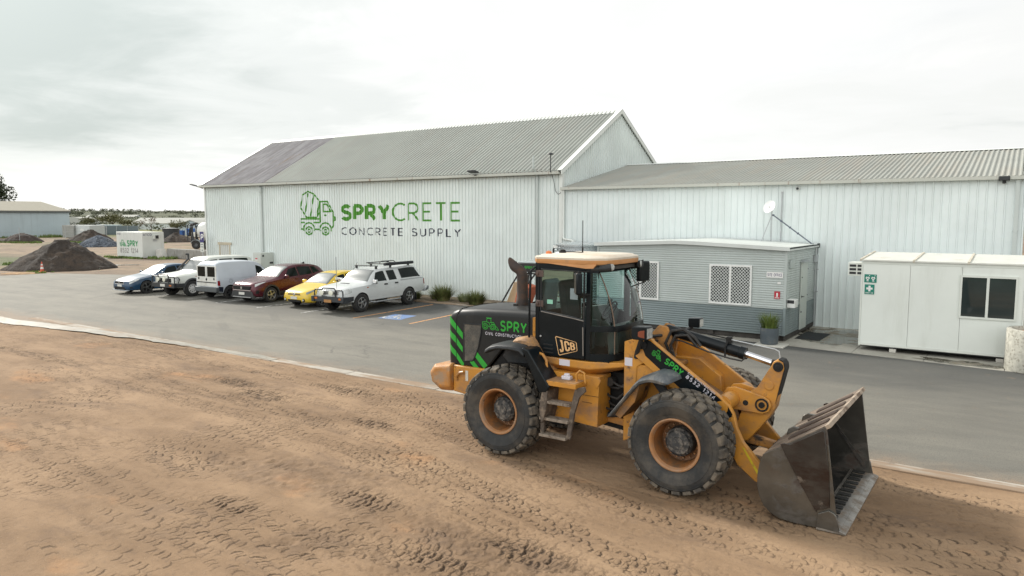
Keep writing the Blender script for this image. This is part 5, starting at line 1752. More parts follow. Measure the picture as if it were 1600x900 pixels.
# doors
for s_ in (-1, 1):
    mb = MB()
    mb.prism([(-6.572, 1.685), (-5.706, 1.695), (-5.706, 2.325), (-5.95, 2.355), (-6.30, 2.395), (-6.572, 2.425)], s_ * 0.735, s_ * 0.70, 'y')
    d_ = LB(mb, 'cab_door', LK, cab, bev=0.014)
    mb = MB()
    loop = [(-6.54, 2.44), (-6.30, 2.41), (-5.95, 2.37), (-5.72, 2.345), (-5.715, 3.12), (-6.53, 3.13)]
    mb.tube([(x, s_ * 0.728, z) for x, z in loop], 0.016, 8, closed=True)
    LB(mb, 'window_frame', LKD, d_)
    mb = MB()
    mb.add([(x, s_ * 0.722, z) for x, z in loop], [tuple(range(6))])
    LB(mb, 'pane', LGLD, d_, smooth=0)
    mb = MB()
    mb.tube([(-6.53, s_ * 0.740, 2.425), (-6.28, s_ * 0.740, 2.395), (-5.93, s_ * 0.740, 2.355), (-5.72, s_ * 0.740, 2.325)], 0.008, 6)
    mb.tube([(-5.735, s_ * 0.738, 2.22), (-5.725, s_ * 0.738, 1.76)], 0.009, 6)
    LB(mb, 'door_edge_strip', M('strip_grey', (0.24, 0.22, 0.2), 0.4) if s_ < 0 else bpy.data.materials['strip_grey'], d_)
    mb = MB()
    for z in (2.50, 3.0):
        mb.box(-6.63, -6.49, s_ * 0.742, s_ * 0.72, z, z + 0.11)
        mb.cyl((-6.60, 0, z + 0.055), 0.03, s_ * 0.70, s_ * 0.765, 'y', 10)
    LB(mb, 'hinge', M('hinge_rust', (0.09, 0.06, 0.05), 0.6) if s_ < 0 else bpy.data.materials['hinge_rust'], d_, bev=0.008)
    if s_ < 0:
        mb = MB()
        for k in range(3):
            z = 1.735 + k * 0.065
            mb.prism([(-6.49, z), (-6.30, z - 0.004), (-6.28, z + 0.022), (-6.48, z + 0.026)], -0.741, -0.7345, 'y')
        LB(mb, 'louvre', LIN, d_, bev=0.004)
        mb = MB(); mb.cyl((-6.535, 0, 2.01), 0.016, -0.748, -0.72, 'y', 12); LB(mb, 'lock', GALV, d_)
        # three letters in a slanted badge
        def J(x, y, l):
            u, v = x / 0.39, y / 0.31
            tl, tr, br, bl = BADGE
            px = (tl[0] * (1 - u) + tr[0] * u) * v + (bl[0] * (1 - u) + br[0] * u) * (1 - v)
            pz = (tl[1] * (1 - u) + tr[1] * u) * v + (bl[1] * (1 - u) + br[1] * u) * (1 - v)
            return (px, -0.737 - l, pz)
        bd = [(0.012, 0.0), (0.375, 0.0), (0.395, 0.02), (0.395, 0.29), (0.375, 0.31), (0.012, 0.31), (-0.005, 0.29), (-0.005, 0.02), (0.012, 0.0)]
        q = line_quads([bd], 0.014)
        for ch, x0 in (('J', 0.045), ('C', 0.150), ('B', 0.262)):
            if ch == 'J': st = [[(0.025, 0.0), (0.060, 0.0)]]
            strokes = {'J': [[(0.030, 0.185), (0.075, 0.185)], [(0.058, 0.185), (0.058, 0.045), (0.045, 0.022), (0.012, 0.022), (0.004, 0.055)]],
                       'C': [[(0.088, 0.125), (0.084, 0.170), (0.066, 0.186), (0.036, 0.186), (0.018, 0.168), (0.018, 0.040), (0.036, 0.022), (0.066, 0.022), (0.084, 0.040), (0.088, 0.082)]],
                       'B': [[(0.018, 0.022), (0.018, 0.186)], [(0.018, 0.184), (0.062, 0.184), (0.078, 0.165), (0.078, 0.128), (0.062, 0.108), (0.026, 0.108)], [(0.062, 0.108), (0.084, 0.088), (0.084, 0.044), (0.066, 0.024), (0.018, 0.024)]]}[ch]
            q += line_quads([[(x0 + a, 0.035 + b * 1.17) for a, b in st] for st in strokes], 0.036 if ch != 'B' else 0.031)
        flat_text('badge', q, J, LCREAM, d_)
# far quarter: stickers on the door glass
mb = MB(); mb.box(-6.42, -6.31, -0.7265, -0.7245, 2.56, 2.63); LB(mb, 'sticker', M('sticker_green', (0.25, 0.55, 0.42), 0.5), cab, smooth=0)
mb = MB(); mb.box(-5.98, -5.84, -0.7265, -0.7245, 2.66, 2.84); LB(mb, 'notice', M('notice_grey', (0.22, 0.28, 0.30), 0.5), cab, smooth=0)
# rear window and the inside: seat, wheel, console
mb = MB(); mb.add([(-6.64, -0.64, 2.40), (-6.64, 0.64, 2.40), (-6.64, 0.64, 3.10), (-6.64, -0.64, 3.10)], [(0, 1, 2, 3)])
LB(mb, 'rear_window', LGL, cab, smooth=0)
SEATM = M('seat_fabric', (0.045, 0.05, 0.055), 0.85, var=0.2)
mb = MB()
mb.box(-6.42, -5.92, -0.24, 0.24, 2.08, 2.22)
mb.prism([(-6.44, 2.18), (-6.30, 2.18), (-6.38, 2.78), (-6.46, 2.92), (-6.54, 2.88)], -0.23, 0.23, 'y')
mb.box(-6.35, -6.0, -0.2, 0.2, 1.70, 2.08)
LB(mb, 'seat', SEATM, cab, bev=0.04, seg=3)
mb = MB()
mb.tube([(-5.42, 0.0, 1.72), (-5.62, 0.0, 2.38)], 0.04, 8)
loop = []
for k in range(20):
    a = 2 * PI * k / 20
    loop.append((-5.64 + 0.10 * math.cos(a), 0.19 * math.sin(a), 2.42 + 0.16 * math.cos(a)))
mb.tube(loop, 0.014, 6, closed=True)
mb.tube([loop[3], loop[13]], 0.012, 6)
LB(mb, 'steering_wheel', LIN, cab)
mb = MB()
mb.prism([(-5.30, 1.72), (-5.30, 2.20), (-5.42, 2.24), (-5.52, 2.05), (-5.50, 1.72)], -0.30, 0.30, 'y')
mb.prism([(-6.35, 1.72), (-6.35, 2.40), (-5.85, 2.48), (-5.75, 2.36), (-5.9, 1.72)], 0.34, 0.60, 'y')
mb.tube([(-5.9, 0.42, 2.42), (-5.86, 0.42, 2.58)], 0.022, 8)
mb.tube([(-5.9, 0.5, 2.42), (-5.85, 0.5, 2.56)], 0.022, 8)
LB(mb, 'console', M('console_grey', (0.10, 0.105, 0.10), 0.7, var=0.2), cab, bev=0.02)
mb = MB(); mb.box(-6.60, -5.45, -0.62, 0.62, 3.14, 3.20); LB(mb, 'headliner', M('headliner_grey', (0.09, 0.09, 0.085), 0.9), cab)
# roof
mb = MB()
plan = [(-6.70, 0.66), (-6.62, 0.74), (-5.72, 0.755), (-5.60, 0.74), (-5.40, 0.58), (-5.36, 0.50), (-5.345, 0.2), (-5.34, 0.0)]
def ring(z, ins, dz=0.0):
    cx = -5.97
    h_ = [(cx + (x - cx) * (1 - ins), -y * (1 - ins * 1.1), z + dz * (1 if x > -5.8 else 0)) for x, y in plan]
    return h_ + [(x, -y, zz) for x, y, zz in reversed(h_[:-1])]
rs = [ring(3.235, 0.05), ring(3.228, 0.015), ring(3.250, 0.0), ring(3.302, -0.002)]
mb.grid(rs, closed_v=True)
mb.add(rs[0], [tuple(range(len(rs[0])))])
r0 = len(mb.f)
rs2 = [ring(3.302, -0.002), ring(3.332, -0.004), ring(3.345, 0.02), ring(3.352, 0.08), ring(3.372, 0.12), ring(3.378, 0.5)]
mb.grid(rs2, 1, closed_v=True)
mb.add(rs2[-1], [tuple(range(len(rs[0])))], 1)
# dropped side skirts towards the B posts
for s_ in (-1, 1):
    mb.prism([(-6.50, 3.24), (-5.86, 3.185), (-5.70, 3.170), (-5.56, 3.175), (-5.50, 3.24)], s_ * 0.742, s_ * 0.70, 'y')
roof = LB(mb, 'roof', [LROOFE, LROOF], cab, smooth=40)
mb = MB()
mb.lathe([(0.055, 3.352), (0.055, 3.372), (0.045, 3.41), (0.0, 3.425)], (-6.58, -0.42, 0), 'z', 14)
LB(mb, 'beacon', M('amber_lens', (0.62, 0.16, 0.03), 0.25), roof)
mb = MB()
mb.lathe([(0.06, 3.35), (0.06, 3.40), (0.04, 3.43), (0.0, 3.435)], (-6.50, -0.10, 0), 'z', 14)
mb.tube([(-6.50, -0.1, 3.39), (-6.36, 0.0, 3.392), (-6.2, 0.05, 3.386)], 0.008, 6)
mb.tube([(-6.22, 0.10, 3.37), (-6.22, 0.10, 3.93)], 0.007, 6)
mb.tube([(-6.22, 0.10, 3.37), (-6.22, 0.10, 3.47)], 0.014, 6)
LB(mb, 'aerial', LIN, roof)
# work lamps under the roof corners
for s_ in (-1, 1):
    mb = MB()
    mb.tube([(-5.62, s_ * 0.70, 3.165), (-5.42, s_ * 0.60, 3.175), (-5.34, s_ * 0.55, 3.19)], [0.05, 0.062, 0.066], 12)
    w_ = LB(mb, 'work_lamp', LKD, cab)
    mb = MB()
    for (cx_, cy_) in ((-5.33, 0.545),):
        T_ = Matrix.Translation((cx_, s_ * cy_, 3.193)) @ Matrix.Rotation(R(30) * -s_ * -1, 4, 'Z')
        b_ = MB().lathe([(0.0, 0.012), (0.045, 0.010), (0.055, 0.0), (0.052, -0.02)], (0, 0, 0), 'x', 16).xf(T_)
        mb.add(b_.v, b_.f)
    LB(mb, 'lens', M('lamp_lens', (0.42, 0.44, 0.43), 0.12, var=0.25, vs=20) if s_ < 0 else bpy.data.materials['lamp_lens'], w_)
# mirrors on arms
for s_, (x, z, y) in ((-1, (-5.735, 2.94, -0.90)), (1, (-5.36, 3.06, 0.70))):
    mb = MB()
    T_ = Matrix.Translation((x, y, z)) @ Matrix.Rotation(R(38 if s_ < 0 else -20), 4, 'Z')
    mb.box(-0.05, 0.05, -0.125, 0.125, -0.175, 0.175, 0, T_)
    mi_ = LB(mb, 'mirror', LK, cab, bev=0.03, seg=3)
    mb = MB()
    mb.tube([(-5.62, s_ * 0.70, 3.12), (x, y, z + 0.19), (x, y, z + 0.16)], 0.012, 6)
    mb.tube([(-5.62, s_ * 0.72, 2.76), (x + 0.02, y + s_ * 0.02, z - 0.19), (x, y, z - 0.16)], 0.012, 6)
    LB(mb, 'mirror_arm', LIN, mi_)
# grab rail behind the door and the yellow hand rails
mb = MB()
mb.tube([(-6.66, -0.72, 3.16), (-6.70, -0.79, 3.10), (-6.72, -0.80, 2.6), (-6.73, -0.80, 1.72), (-6.69, -0.72, 1.64)], 0.020, 8)
LB(mb, 'grab_rail', LK, cab)
mb = MB(); mb.box(-6.72, -6.665, -0.70, -0.60, 1.72, 2.30); LB(mb, 'rear_pillar_cover', LY, cab)

# ---------------------------------------------------------------- skirt under the cab, tank, ladder
mb = MB()
for y0, y1 in ((-0.735, 0.735),):
    secs = []
    for x, zt, zb, w in ((-6.72, 1.70, 1.52, 0.62), (-6.55, 1.672, 1.50, 0.74), (-6.0, 1.672, 1.455, 0.755), (-5.62, 1.672, 1.45, 0.755), (-5.30, 1.68, 1.52, 0.66), (-5.06, 1.685, 1.58, 0.58)):
        zm = zb + (zt - zb) * 0.45
        secs.append([(x, -w + 0.12, zb), (x, -w, zm), (x, -w, zt), (x, w, zt), (x, w, zm), (x, w - 0.12, zb)])
    mb.grid(secs, closed_v=True)
    mb.add(secs[0], [(5, 4, 3, 2, 1, 0)]); mb.add(secs[-1], [(0, 1, 2, 3, 4, 5)])
LB(mb, 'cab_skirt', LY, bev=0.012, smooth=30)
mb = MB(); mb.box(-6.16, -5.96, -0.7595, -0.7555, 1.565, 1.665); LB(mb, 'sticker', LWHITE, smooth=0)
mb = MB()
mb.prism([(-6.30, 0.70), (-5.42, 0.64), (-5.40, 1.46), (-6.30, 1.46)], -0.80, -0.38, 'y')
mb.prism([(-5.55, 1.46), (-5.39, 1.46), (-5.36, 1.40), (-5.43, 1.26)], -0.815, -0.799, 'y')
LB(mb, 'side_tank', LY, bev=0.014)
mb = MB()
mb.prism([(-6.30, 0.70), (-5.42, 0.64), (-5.40, 1.46), (-6.30, 1.46)], 0.38, 0.80, 'y')
LB(mb, 'side_tank', LY, bev=0.014)
mb = MB(); mb.box(-5.70, -5.52, -0.806, -0.8005, 1.02, 1.026); mb.box(-5.71, -5.40, -0.8055, -0.8005, 1.135, 1.141); LB(mb, 'seam', LIN, smooth=0)
# platform with checker plate, step irons
CHK = M('checker_plate', (0.40, 0.22, 0.09), 0.6, var=0.2, vs=30, dirt=((0.22, 0.14, 0.09), 0.4, 0.65, 4), bump=(45, 0.6, 0.01))
mb = MB()
mb.box(-6.24, -5.62, -1.16, -0.80, 1.30, 1.375)
LB(mb, 'platform', LY, bev=0.006)
mb = MB(); mb.box(-6.21, -5.64, -1.14, -0.82, 1.376, 1.382); LB(mb, 'tread_plate', CHK, smooth=0)
GRIM = M('step_grime', (0.085, 0.068, 0.055), 0.8, var=0.3, vs=6, dirt=((0.21, 0.165, 0.125), 0.45, 0.65, 7), bump=(40, 0.4))
lad = LB(MB().prism([(-6.26, 1.30), (-6.17, 1.30), (-6.22, 0.95), (-6.24, 0.46), (-6.31, 0.46), (-6.30, 0.95)], -1.10, -1.05, 'y'), 'ladder', GRIM, bev=0.006)
mb = MB()
mb.prism([(-5.66, 1.30), (-5.50, 1.34), (-5.48, 1.27), (-5.585, 1.17), (-5.675, 0.90), (-5.745, 0.46), (-5.825, 0.46), (-5.755, 0.92), (-5.70, 1.16)], -1.10, -1.05, 'y')
LB(mb, 'side_rail', GRIM, lad, bev=0.006)
for z in (1.03, 0.75, 0.47):
    mb = MB()
    x0, x1 = -6.29 + (1.03 - z) * -0.02, -5.73 - (1.03 - z) * 0.13
    mb.box(x0, x1, -1.16, -0.98, z - 0.03, z + 0.015)
    LB(mb, 'step', M('step_dirty_steel', (0.24, 0.20, 0.16), 0.85, var=0.25, vs=12, dirt=((0.10, 0.07, 0.05), 0.5, 0.62, 14)) if z > 1 else bpy.data.materials['step_dirty_steel'], lad, bev=0.006)
mb = MB()
mb.tube([(-5.72, -0.95, 1.37), (-5.72, -0.95, 1.50), (-5.66, -0.95, 1.56), (-5.58, -0.95, 1.53), (-5.56, -0.95, 1.37)], 0.020, 8)
LB(mb, 'hand_rail', LY)
mb = MB()
mb.tube([(-6.60, -0.86, 1.76), (-6.38, -0.92, 1.74), (-6.31, -0.92, 1.66), (-6.29, -0.92, 1.40)], 0.024, 8)
LB(mb, 'hand_rail', LY)
mb = MB()
mb.box(-6.00, -5.84, -0.96, -0.86, 1.382, 1.44); mb.lathe([(0.05, 1.44), (0.05, 1.475), (0, 1.48)], (-5.92, -0.91, 0), 'z', 10)
LB(mb, 'filler_cap', LWHITE, bev=0.01)

# ---------------------------------------------------------------- rear mudguards
for s_ in (-1, 1):
    mb = MB()
    V = []
    top = [(-7.40, 1.775), (-7.30, 1.835), (-7.15, 1.875), (-6.90, 1.890), (-6.70, 1.87), (-6.60, 1.80)]
    for x, z in top:
        V.append([(x, s_ * 0.64, z + 0.01), (x, s_ * 1.06, z), (x, s_ * 1.15, z - 0.03), (x, s_ * 1.17, z - 0.08), (x, s_ * 1.13, z - 0.10), (x, s_ * 0.64, z - 0.07)])
    mb.grid(V, closed_v=True)
    mb.add(V[0], [(0, 1, 2, 3, 4, 5)]); mb.add(V[-1], [(5, 4, 3, 2, 1, 0)])
    LB(mb, 'mudguard', LKD, bev=0.012, smooth=45)
    mb = MB()
    mb.prism([(-6.63, 1.865), (-6.50, 1.835), (-6.09, 1.28), (-6.15, 1.18), (-6.29, 1.16)], s_ * 1.18, s_ * 0.80, 'y')
    LB(mb, 'mudguard_flap', LK, bev=0.02)
    mb = MB()
    mb.prism([(-6.24, 1.185), (-6.13, 1.225), (-6.15, 0.95), (-6.20, 0.72), (-6.25, 0.66), (-6.29, 0.90)], s_ * 1.175, s_ * 0.80, 'y')
    LB(mb, 'rubber_flap', GRIM, bev=0.012)
    mb = MB()
    V = []
    for x, z in ((-7.02, 1.89), (-6.95, 1.955), (-6.80, 1.985), (-6.66, 1.97), (-6.60, 1.90), (-6.40, 1.62), (-6.22, 1.385)):
        V.append([(x, s_ * 0.60, z), (x, s_ * 0.85, z), (x - 0.0, s_ * 0.93, z - 0.05), (x - 0.02, s_ * 0.93, z - 0.10), (x - 0.02, s_ * 0.60, z - 0.10)])
    mb.grid(V, closed_v=True)
    mb.add(V[0], [(0, 1, 2, 3, 4)]); mb.add(V[-1], [(4, 3, 2, 1, 0)])
    LB(mb, 'wheel_arch_cover', LYD if s_ > 0 else CHK, smooth=45)

# ---------------------------------------------------------------- articulation joint and hoses
mb = MB()
mb.prism([(-5.62, 0.55), (-5.10, 0.50), (-5.10, 1.46), (-5.62, 1.46)], -0.30, 0.30, 'y')
LB(mb, 'joint_housing', LIN)
mb = MB()
mb.cyl((-5.26, 0, 0), 0.13, 0.48, 0.62, 'z', 16); mb.cyl((-5.26, 0, 0), 0.13, 1.30, 1.44, 'z', 16)
mb.prism([(-5.42, 0.66), (-5.04, 0.62), (-5.04, 0.72), (-5.42, 0.78)], -0.44, -0.30, 'y')
LB(mb, 'pivot', LYD)
mb = MB()
for k, (ya, za, zb, sag) in enumerate(((-0.40, 1.30, 1.38, 0.10), (-0.44, 1.18, 1.25, 0.14), (-0.38, 1.05, 1.12, 0.16), (-0.47, 0.92, 1.02, 0.05), (-0.42, 1.40, 1.30, 0.06))):
    mb.tube([(-5.50, ya, za), (-5.36, ya - 0.05, za - sag * 0.6), (-5.22, ya - 0.06, (za + zb) / 2 - sag), (-5.08, ya - 0.02, zb - 0.04), (-4.98, ya, zb)], 0.020, 8)
mb.cyl((-5.37, -0.40, 1.33), 0.075, -0.10, 0.05, 'y', 12)
mb.tube([(-5.40, -0.46, 0.78), (-5.0, -0.40, 0.84)], 0.045, 10)
LB(mb, 'hydraulic_hose', M('hose_black', (0.022, 0.021, 0.02), 0.6, var=0.3, vs=8, dirt=((0.10, 0.08, 0.06), 0.55, 0.7, 6)))

# ---------------------------------------------------------------- front frame and tower
for s_ in (-1, 1):
    mb = MB()
    mb.prism([(-5.065, 0.44), (-5.065, 2.04), (-4.86, 2.11), (-4.63, 2.10), (-4.60, 1.98), (-4.62, 1.86), (-4.68, 1.76), (-4.84, 1.66), (-4.90, 0.50)], s_ * 0.60, s_ * 0.42, 'y')
    LB(mb, 'tower_plate', LY, bev=0.012)
mb = MB()
mb.prism([(-4.90, 0.46), (-4.90, 1.62), (-4.60, 1.60), (-3.62, 1.12), (-3.48, 0.74), (-3.75, 0.46)], -0.41, 0.41, 'y')
LB(mb, 'front_frame', LYD, bev=0.015)
mb = MB()
mb.prism([(-4.86, 1.655), (-4.82, 1.695), (-4.22, 1.70), (-3.86, 1.45), (-3.80, 1.1), (-4.88, 1.1)], -0.585, -0.415, 'y')
LB(mb, 'wheel_arch_cover', LY, bev=0.012)
mb = MB()
mb.prism([(-4.86, 1.655), (-4.82, 1.695), (-4.22, 1.70), (-3.86, 1.45), (-3.80, 1.1), (-4.88, 1.1)], 0.415, 0.585, 'y')
LB(mb, 'wheel_arch_cover', LY, bev=0.012)
mb = MB(); mb.box(-5.05, -4.92, -0.604, -0.6005, 1.66, 1.79); LB(mb, 'sticker', LWHITE, smooth=0)
# front mudguards: cranked, thick, rounded nose
for s_ in (-1, 1):
    mb = MB()
    V = []
    for x, z, th in ((-5.06, 0.985, 0.03), (-5.02, 1.04, 0.07), (-4.62, 1.55, 0.085), (-4.54, 1.625, 0.09), (-4.42, 1.675, 0.10), (-4.36, 1.700, 0.12), (-4.24, 1.695, 0.125), (-4.16, 1.67, 0.11), (-4.10, 1.63, 0.05)):
        V.append([(x, s_ * 0.60, z), (x, s_ * 1.06, z), (x, s_ * 1.15, z - 0.025), (x, s_ * 1.185, z - th * 0.6), (x + 0.01, s_ * 1.16, z - th), (x + 0.02, s_ * 0.60, z - th)])
    mb.grid(V, closed_v=True)
    mb.add(V[0], [(0, 1, 2, 3, 4, 5)]); mb.add(V[-1], [(5, 4, 3, 2, 1, 0)])
    LB(mb, 'mudguard', M('faded_grey_plastic', (0.085, 0.098, 0.108), 0.55, var=0.2, vs=2, dirt=((0.25, 0.24, 0.22), 0.45, 0.72, 3.0, (2, 1, 1)), dirt2=((0.18, 0.13, 0.09), 0.62, 0.75, 8)) if s_ < 0 else bpy.data.materials['faded_grey_plastic'], bev=0.01, smooth=45)
    mb = MB()
    mb.prism([(-4.52, 1.52), (-4.40, 1.55), (-4.05, 1.16), (-4.16, 1.10)], s_ * 0.80, s_ * 0.72, 'y')
    LB(mb, 'mudguard_stay', LKD, bev=0.01)
    mb = MB()
    mb.prism([(-4.98, 0.98), (-4.90, 0.93), (-4.66, 1.22), (-4.58, 1.50), (-4.63, 1.53)], s_ * 1.05, s_ * 0.62, 'y')
    LB(mb, 'mudguard_liner', LYD)

# ---------------------------------------------------------------- loader arms
ARM = [(-4.93, 1.97), (-4.86, 2.10), (-4.74, 2.155), (-4.60, 2.125), (-3.50, 1.385), (-3.36, 1.27), (-3.285, 1.15), (-3.235, 0.95), (-3.14, 0.76), (-2.86, 0.46), (-2.76, 0.33), (-2.76, 0.22), (-2.86, 0.18), (-2.97, 0.23), (-3.22, 0.42), (-3.40, 0.72), (-3.50, 0.97), (-3.62, 1.06), (-3.95, 1.18), (-4.55, 1.62), (-4.84, 1.82)]
ELB = ARM.index((-3.285, 1.15))
for s_ in (-1, 1):
    mb = MB()
    mb.prism(ARM, s_ * 0.645, s_ * 0.565, 'y')
    arm = LB(mb, 'loader_arm', LY, bev=0.012)
    # black decal over the boom with a round yellow boss let into it
    dec = [(-4.70, 2.128), (-4.60, 2.095), (-3.51, 1.362), (-3.375, 1.252), (-3.31, 1.15), (-3.315, 1.115), (-3.44, 1.045), (-3.60, 1.145), (-4.10, 1.42), (-4.68, 1.86), (-4.72, 1.95)]
    mb = MB(); mb.prism(dec, s_ * 0.6495, s_ * 0.644, 'y')
    dc = LB(mb, 'boom_decal', LK, arm, smooth=0)
    mb = MB(); mb.lathe([(0.0, -s_ * 0 ), (0.098, 0.0), (0.100, s_ * -0.004)], (-3.475, s_ * 0.6535, 1.222), 'y', 28)
    LB(mb, 'boss', LY, arm)
    mb = MB()
    mb.prism([(-3.16, 0.70), (-3.12, 0.68), (-2.86, 0.30), (-2.88, 0.26)], s_ * 0.648, s_ * 0.644, 'y')
    LB(mb, 'yellow_stripe', M('stripe_yellow', (0.62, 0.50, 0.02), 0.5, dirt=((0.4, 0.2, 0.05), 0.5, 0.7, 12)) if s_ < 0 else bpy.data.materials['stripe_yellow'], arm, smooth=0)
    mb = MB()
    mb.cyl((-4.72, 0, 2.02), 0.062, s_ * 0.60, s_ * 0.672, 'y', 18)
    mb.cyl((-2.86, 0, 0.28), 0.055, s_ * 0.54, s_ * 0.672, 'y', 16)
    LB(mb, 'pivot_pin', LIN, arm, bev=0.006)
    if s_ < 0:
        dx, dz = 0.846, -0.533
        F = lambda ox, oz: (lambda x, y, l: (ox + x * dx - y * dz, -0.651 - l, oz + x * dz + y * dx))
        q = line_quads([[(x * 0.125, y * 0.125) for x, y in st] for st in LOADER_ART], 0.0075)
        flat_text('loader_drawing', q, F(-4.585, 1.895), LGREEN, arm)
        q, _ = text_quads('SPRY', 0.105, 0.022, width=0.325, gap=0.16)
        flat_text('boom_lettering', q, F(-4.38, 1.785), LGREEN, arm)
        q, _ = text_quads('8532 1214', 0.060, 0.0105, width=0.52, gap=0.34)
        flat_text('boom_lettering', q, F(-4.030, 1.600), LWHITE, arm)
        q, _ = text_quads('CIVIL CONSTRUCTION', 0.030, 0.0055, width=0.49, gap=0.32)
        flat_text('boom_lettering', q, F(-3.995, 1.668), LWHITE, arm)
# lift cylinders inside the arms
for s_ in (-1, 1):
    mb = MB(); mb.tube([(-4.66, s_ * 0.46, 0.92), (-4.05, s_ * 0.46, 1.08)], 0.065, 12)
    c_ = LB(mb, 'lift_cylinder', LK)
    mb = MB(); mb.tube([(-4.05, s_ * 0.46, 1.08), (-3.55, s_ * 0.46, 1.20)], 0.035, 10)
    LB(mb, 'rod', CHROME, c_)
# cross tube and fork plates
mb = MB()
mb.tube([(-3.48, -0.564, 1.26), (-3.48, 0.564, 1.26)], 0.125, 24)
tubeo = LB(mb, 'cross_tube', LY)
for s_ in (-1, 1):
    mb = MB()
    y0, y1 = s_ * 0.165, s_ * 0.115
    mb.prism([(-3.62, 1.18), (-3.62, 1.32), (-3.56, 1.42), (-3.44, 1.445), (-3.02, 1.36), (-2.93, 1.31), (-2.895, 1.22), (-2.93, 1.13), (-3.02, 1.09), (-3.40, 1.10), (-3.55, 1.10)], y0, y1, 'y')
    LB(mb, 'fork_plate', LY, tubeo, bev=0.01)
    mb = MB()
    mb.lathe([(0.075, s_ * 0.162), (0.075, s_ * 0.178), (0.098, s_ * 0.178), (0.102, s_ * 0.160)], (-3.03, 0, 1.225), 'y', 24)
    mb.cyl((-3.03, 0, 1.225), 0.045, s_ * 0.16, s_ * 0.190, 'y', 18)
    mb.cyl((-3.27, 0, 1.225), 0.043, s_ * 0.160, s_ * 0.1675, 'y', 14)
    LB(mb, 'pin', LIN, tubeo, bev=0.005)
# bell crank
mb = MB()
mb.prism([(-2.83, 1.915), (-2.90, 1.885), (-2.935, 1.81), (-3.03, 1.64), (-3.13, 1.46), (-3.22, 1.40), (-3.30, 1.25), (-3.42, 0.86), (-3.40, 0.70), (-3.32, 0.62), (-3.24, 0.63), (-3.06, 0.86), (-2.92, 1.06), (-2.85, 1.20), (-2.80, 1.50), (-2.735, 1.80), (-2.755, 1.88)], -0.10, 0.10, 'y')
bc = LB(mb, 'bell_crank', LY, bev=0.014)
mb = MB()
mb.cyl((-2.83, 0, 1.81), 0.072, -0.125, 0.125, 'y', 18)
mb.cyl((-2.83, 0, 1.81), 0.035, -0.14, 0.14, 'y', 12)
LB(mb, 'pin', LIN, bc, bev=0.005)
mb = MB(); mb.cyl((-2.95, 0, 1.52), 0.07, -0.118, -0.095, 'y', 18); LB(mb, 'boss', LY, bc, bev=0.006)
mb = MB()
mb.prism([(-2.845, 1.28), (-2.79, 1.50), (-2.725, 1.79), (-2.735, 1.86), (-2.77, 1.91), (-2.83, 1.925), (-2.83, 1.917), (-2.762, 1.885), (-2.742, 1.80), (-2.806, 1.50), (-2.858, 1.24)], -0.106, 0.106, 'y')
LB(mb, 'wear_edge', LIN, bc, smooth=0)
# tilt cylinder along the middle
mb = MB()
a, b_ = Vector((-4.62, 0.0, 2.20)), Vector((-3.34, 0.0, 1.935))
mb.tube([a, a.lerp(b_, 0.02), a.lerp(b_, 0.04), a.lerp(b_, 0.93), a.lerp(b_, 0.935), b_], [0.07, 0.085, 0.085, 0.085, 0.098, 0.098], 20)
tc_ = LB(mb, 'tilt_cylinder', LK)
mb = MB(); mb.tube([b_, b_.lerp(Vector((-2.83, 0, 1.81)), 0.78)], 0.048, 16); LB(mb, 'rod', CHROME, tc_)
mb = MB(); c0 = b_.lerp(Vector((-2.83, 0, 1.81)), 0.76); mb.tube([c0, (-2.88, 0, 1.825)], [0.055, 0.07], 12)
mb.cyl((-2.83, 0, 1.81), 0.085, -0.06, 0.06, 'y', 16)
LB(mb, 'rod_eye', LIN, tc_)
mb = MB()
mb.tube([(-3.62, -0.10, 1.86), (-3.62, -0.12, 2.03), (-3.60, -0.06, 2.10), (-3.60, 0.06, 2.10), (-3.62, 0.12, 2.0), (-3.62, 0.10, 1.86)], 0.014, 6)
mb.box(-3.63, -3.56, -0.05, 0.05, 2.07, 2.17)
mb.tube([(-4.02, -0.04, 2.20), (-3.60, 0.0, 2.14)], 0.010, 6)
LB(mb, 'sensor_bracket', LIN, tc_)
mb = MB()
mb.tube([(-3.58, 0.0, 2.13), (-2.92, 0.02, 2.045), (-2.86, 0.02, 2.02), (-2.845, 0.02, 1.95), (-2.84, 0.02, 1.90)], 0.010, 8)
LB(mb, 'indicator_rod', GALV, tc_)
mb = MB()
for yy in (-0.11, 0.11):
    mb.tube([(-4.45, yy, 2.06), (-4.3, yy, 2.05), (-3.9, yy, 1.93), (-3.55, yy, 1.86), (-3.36, yy, 1.84), (-3.33, yy * 0.8, 1.88)], 0.013, 6)
mb.tube([(-4.46, -0.14, 1.80), (-4.56, -0.16, 2.0), (-4.47, -0.15, 2.20), (-4.28, -0.13, 2.24), (-4.10, -0.11, 2.12), (-4.0, -0.11, 2.0)], 0.026, 10)
mb.tube([(-4.40, -0.18, 1.80), (-4.46, -0.2, 1.98), (-4.38, -0.19, 2.14), (-4.20, -0.16, 2.16), (-4.05, -0.12, 1.98)], 0.024, 10)
mb.tube([(-4.95, -0.3, 2.12), (-4.80, -0.25, 2.10), (-4.62, -0.15, 2.12)], 0.022, 8)
mb.tube([(-5.0, 0.42, 1.7), (-4.86, 0.44, 2.1), (-4.78, 0.5, 2.22), (-4.6, 0.54, 2.12), (-4.52, 0.54, 1.98)], 0.02, 8)
LB(mb, 'hydraulic_hose', bpy.data.materials['hose_black'])
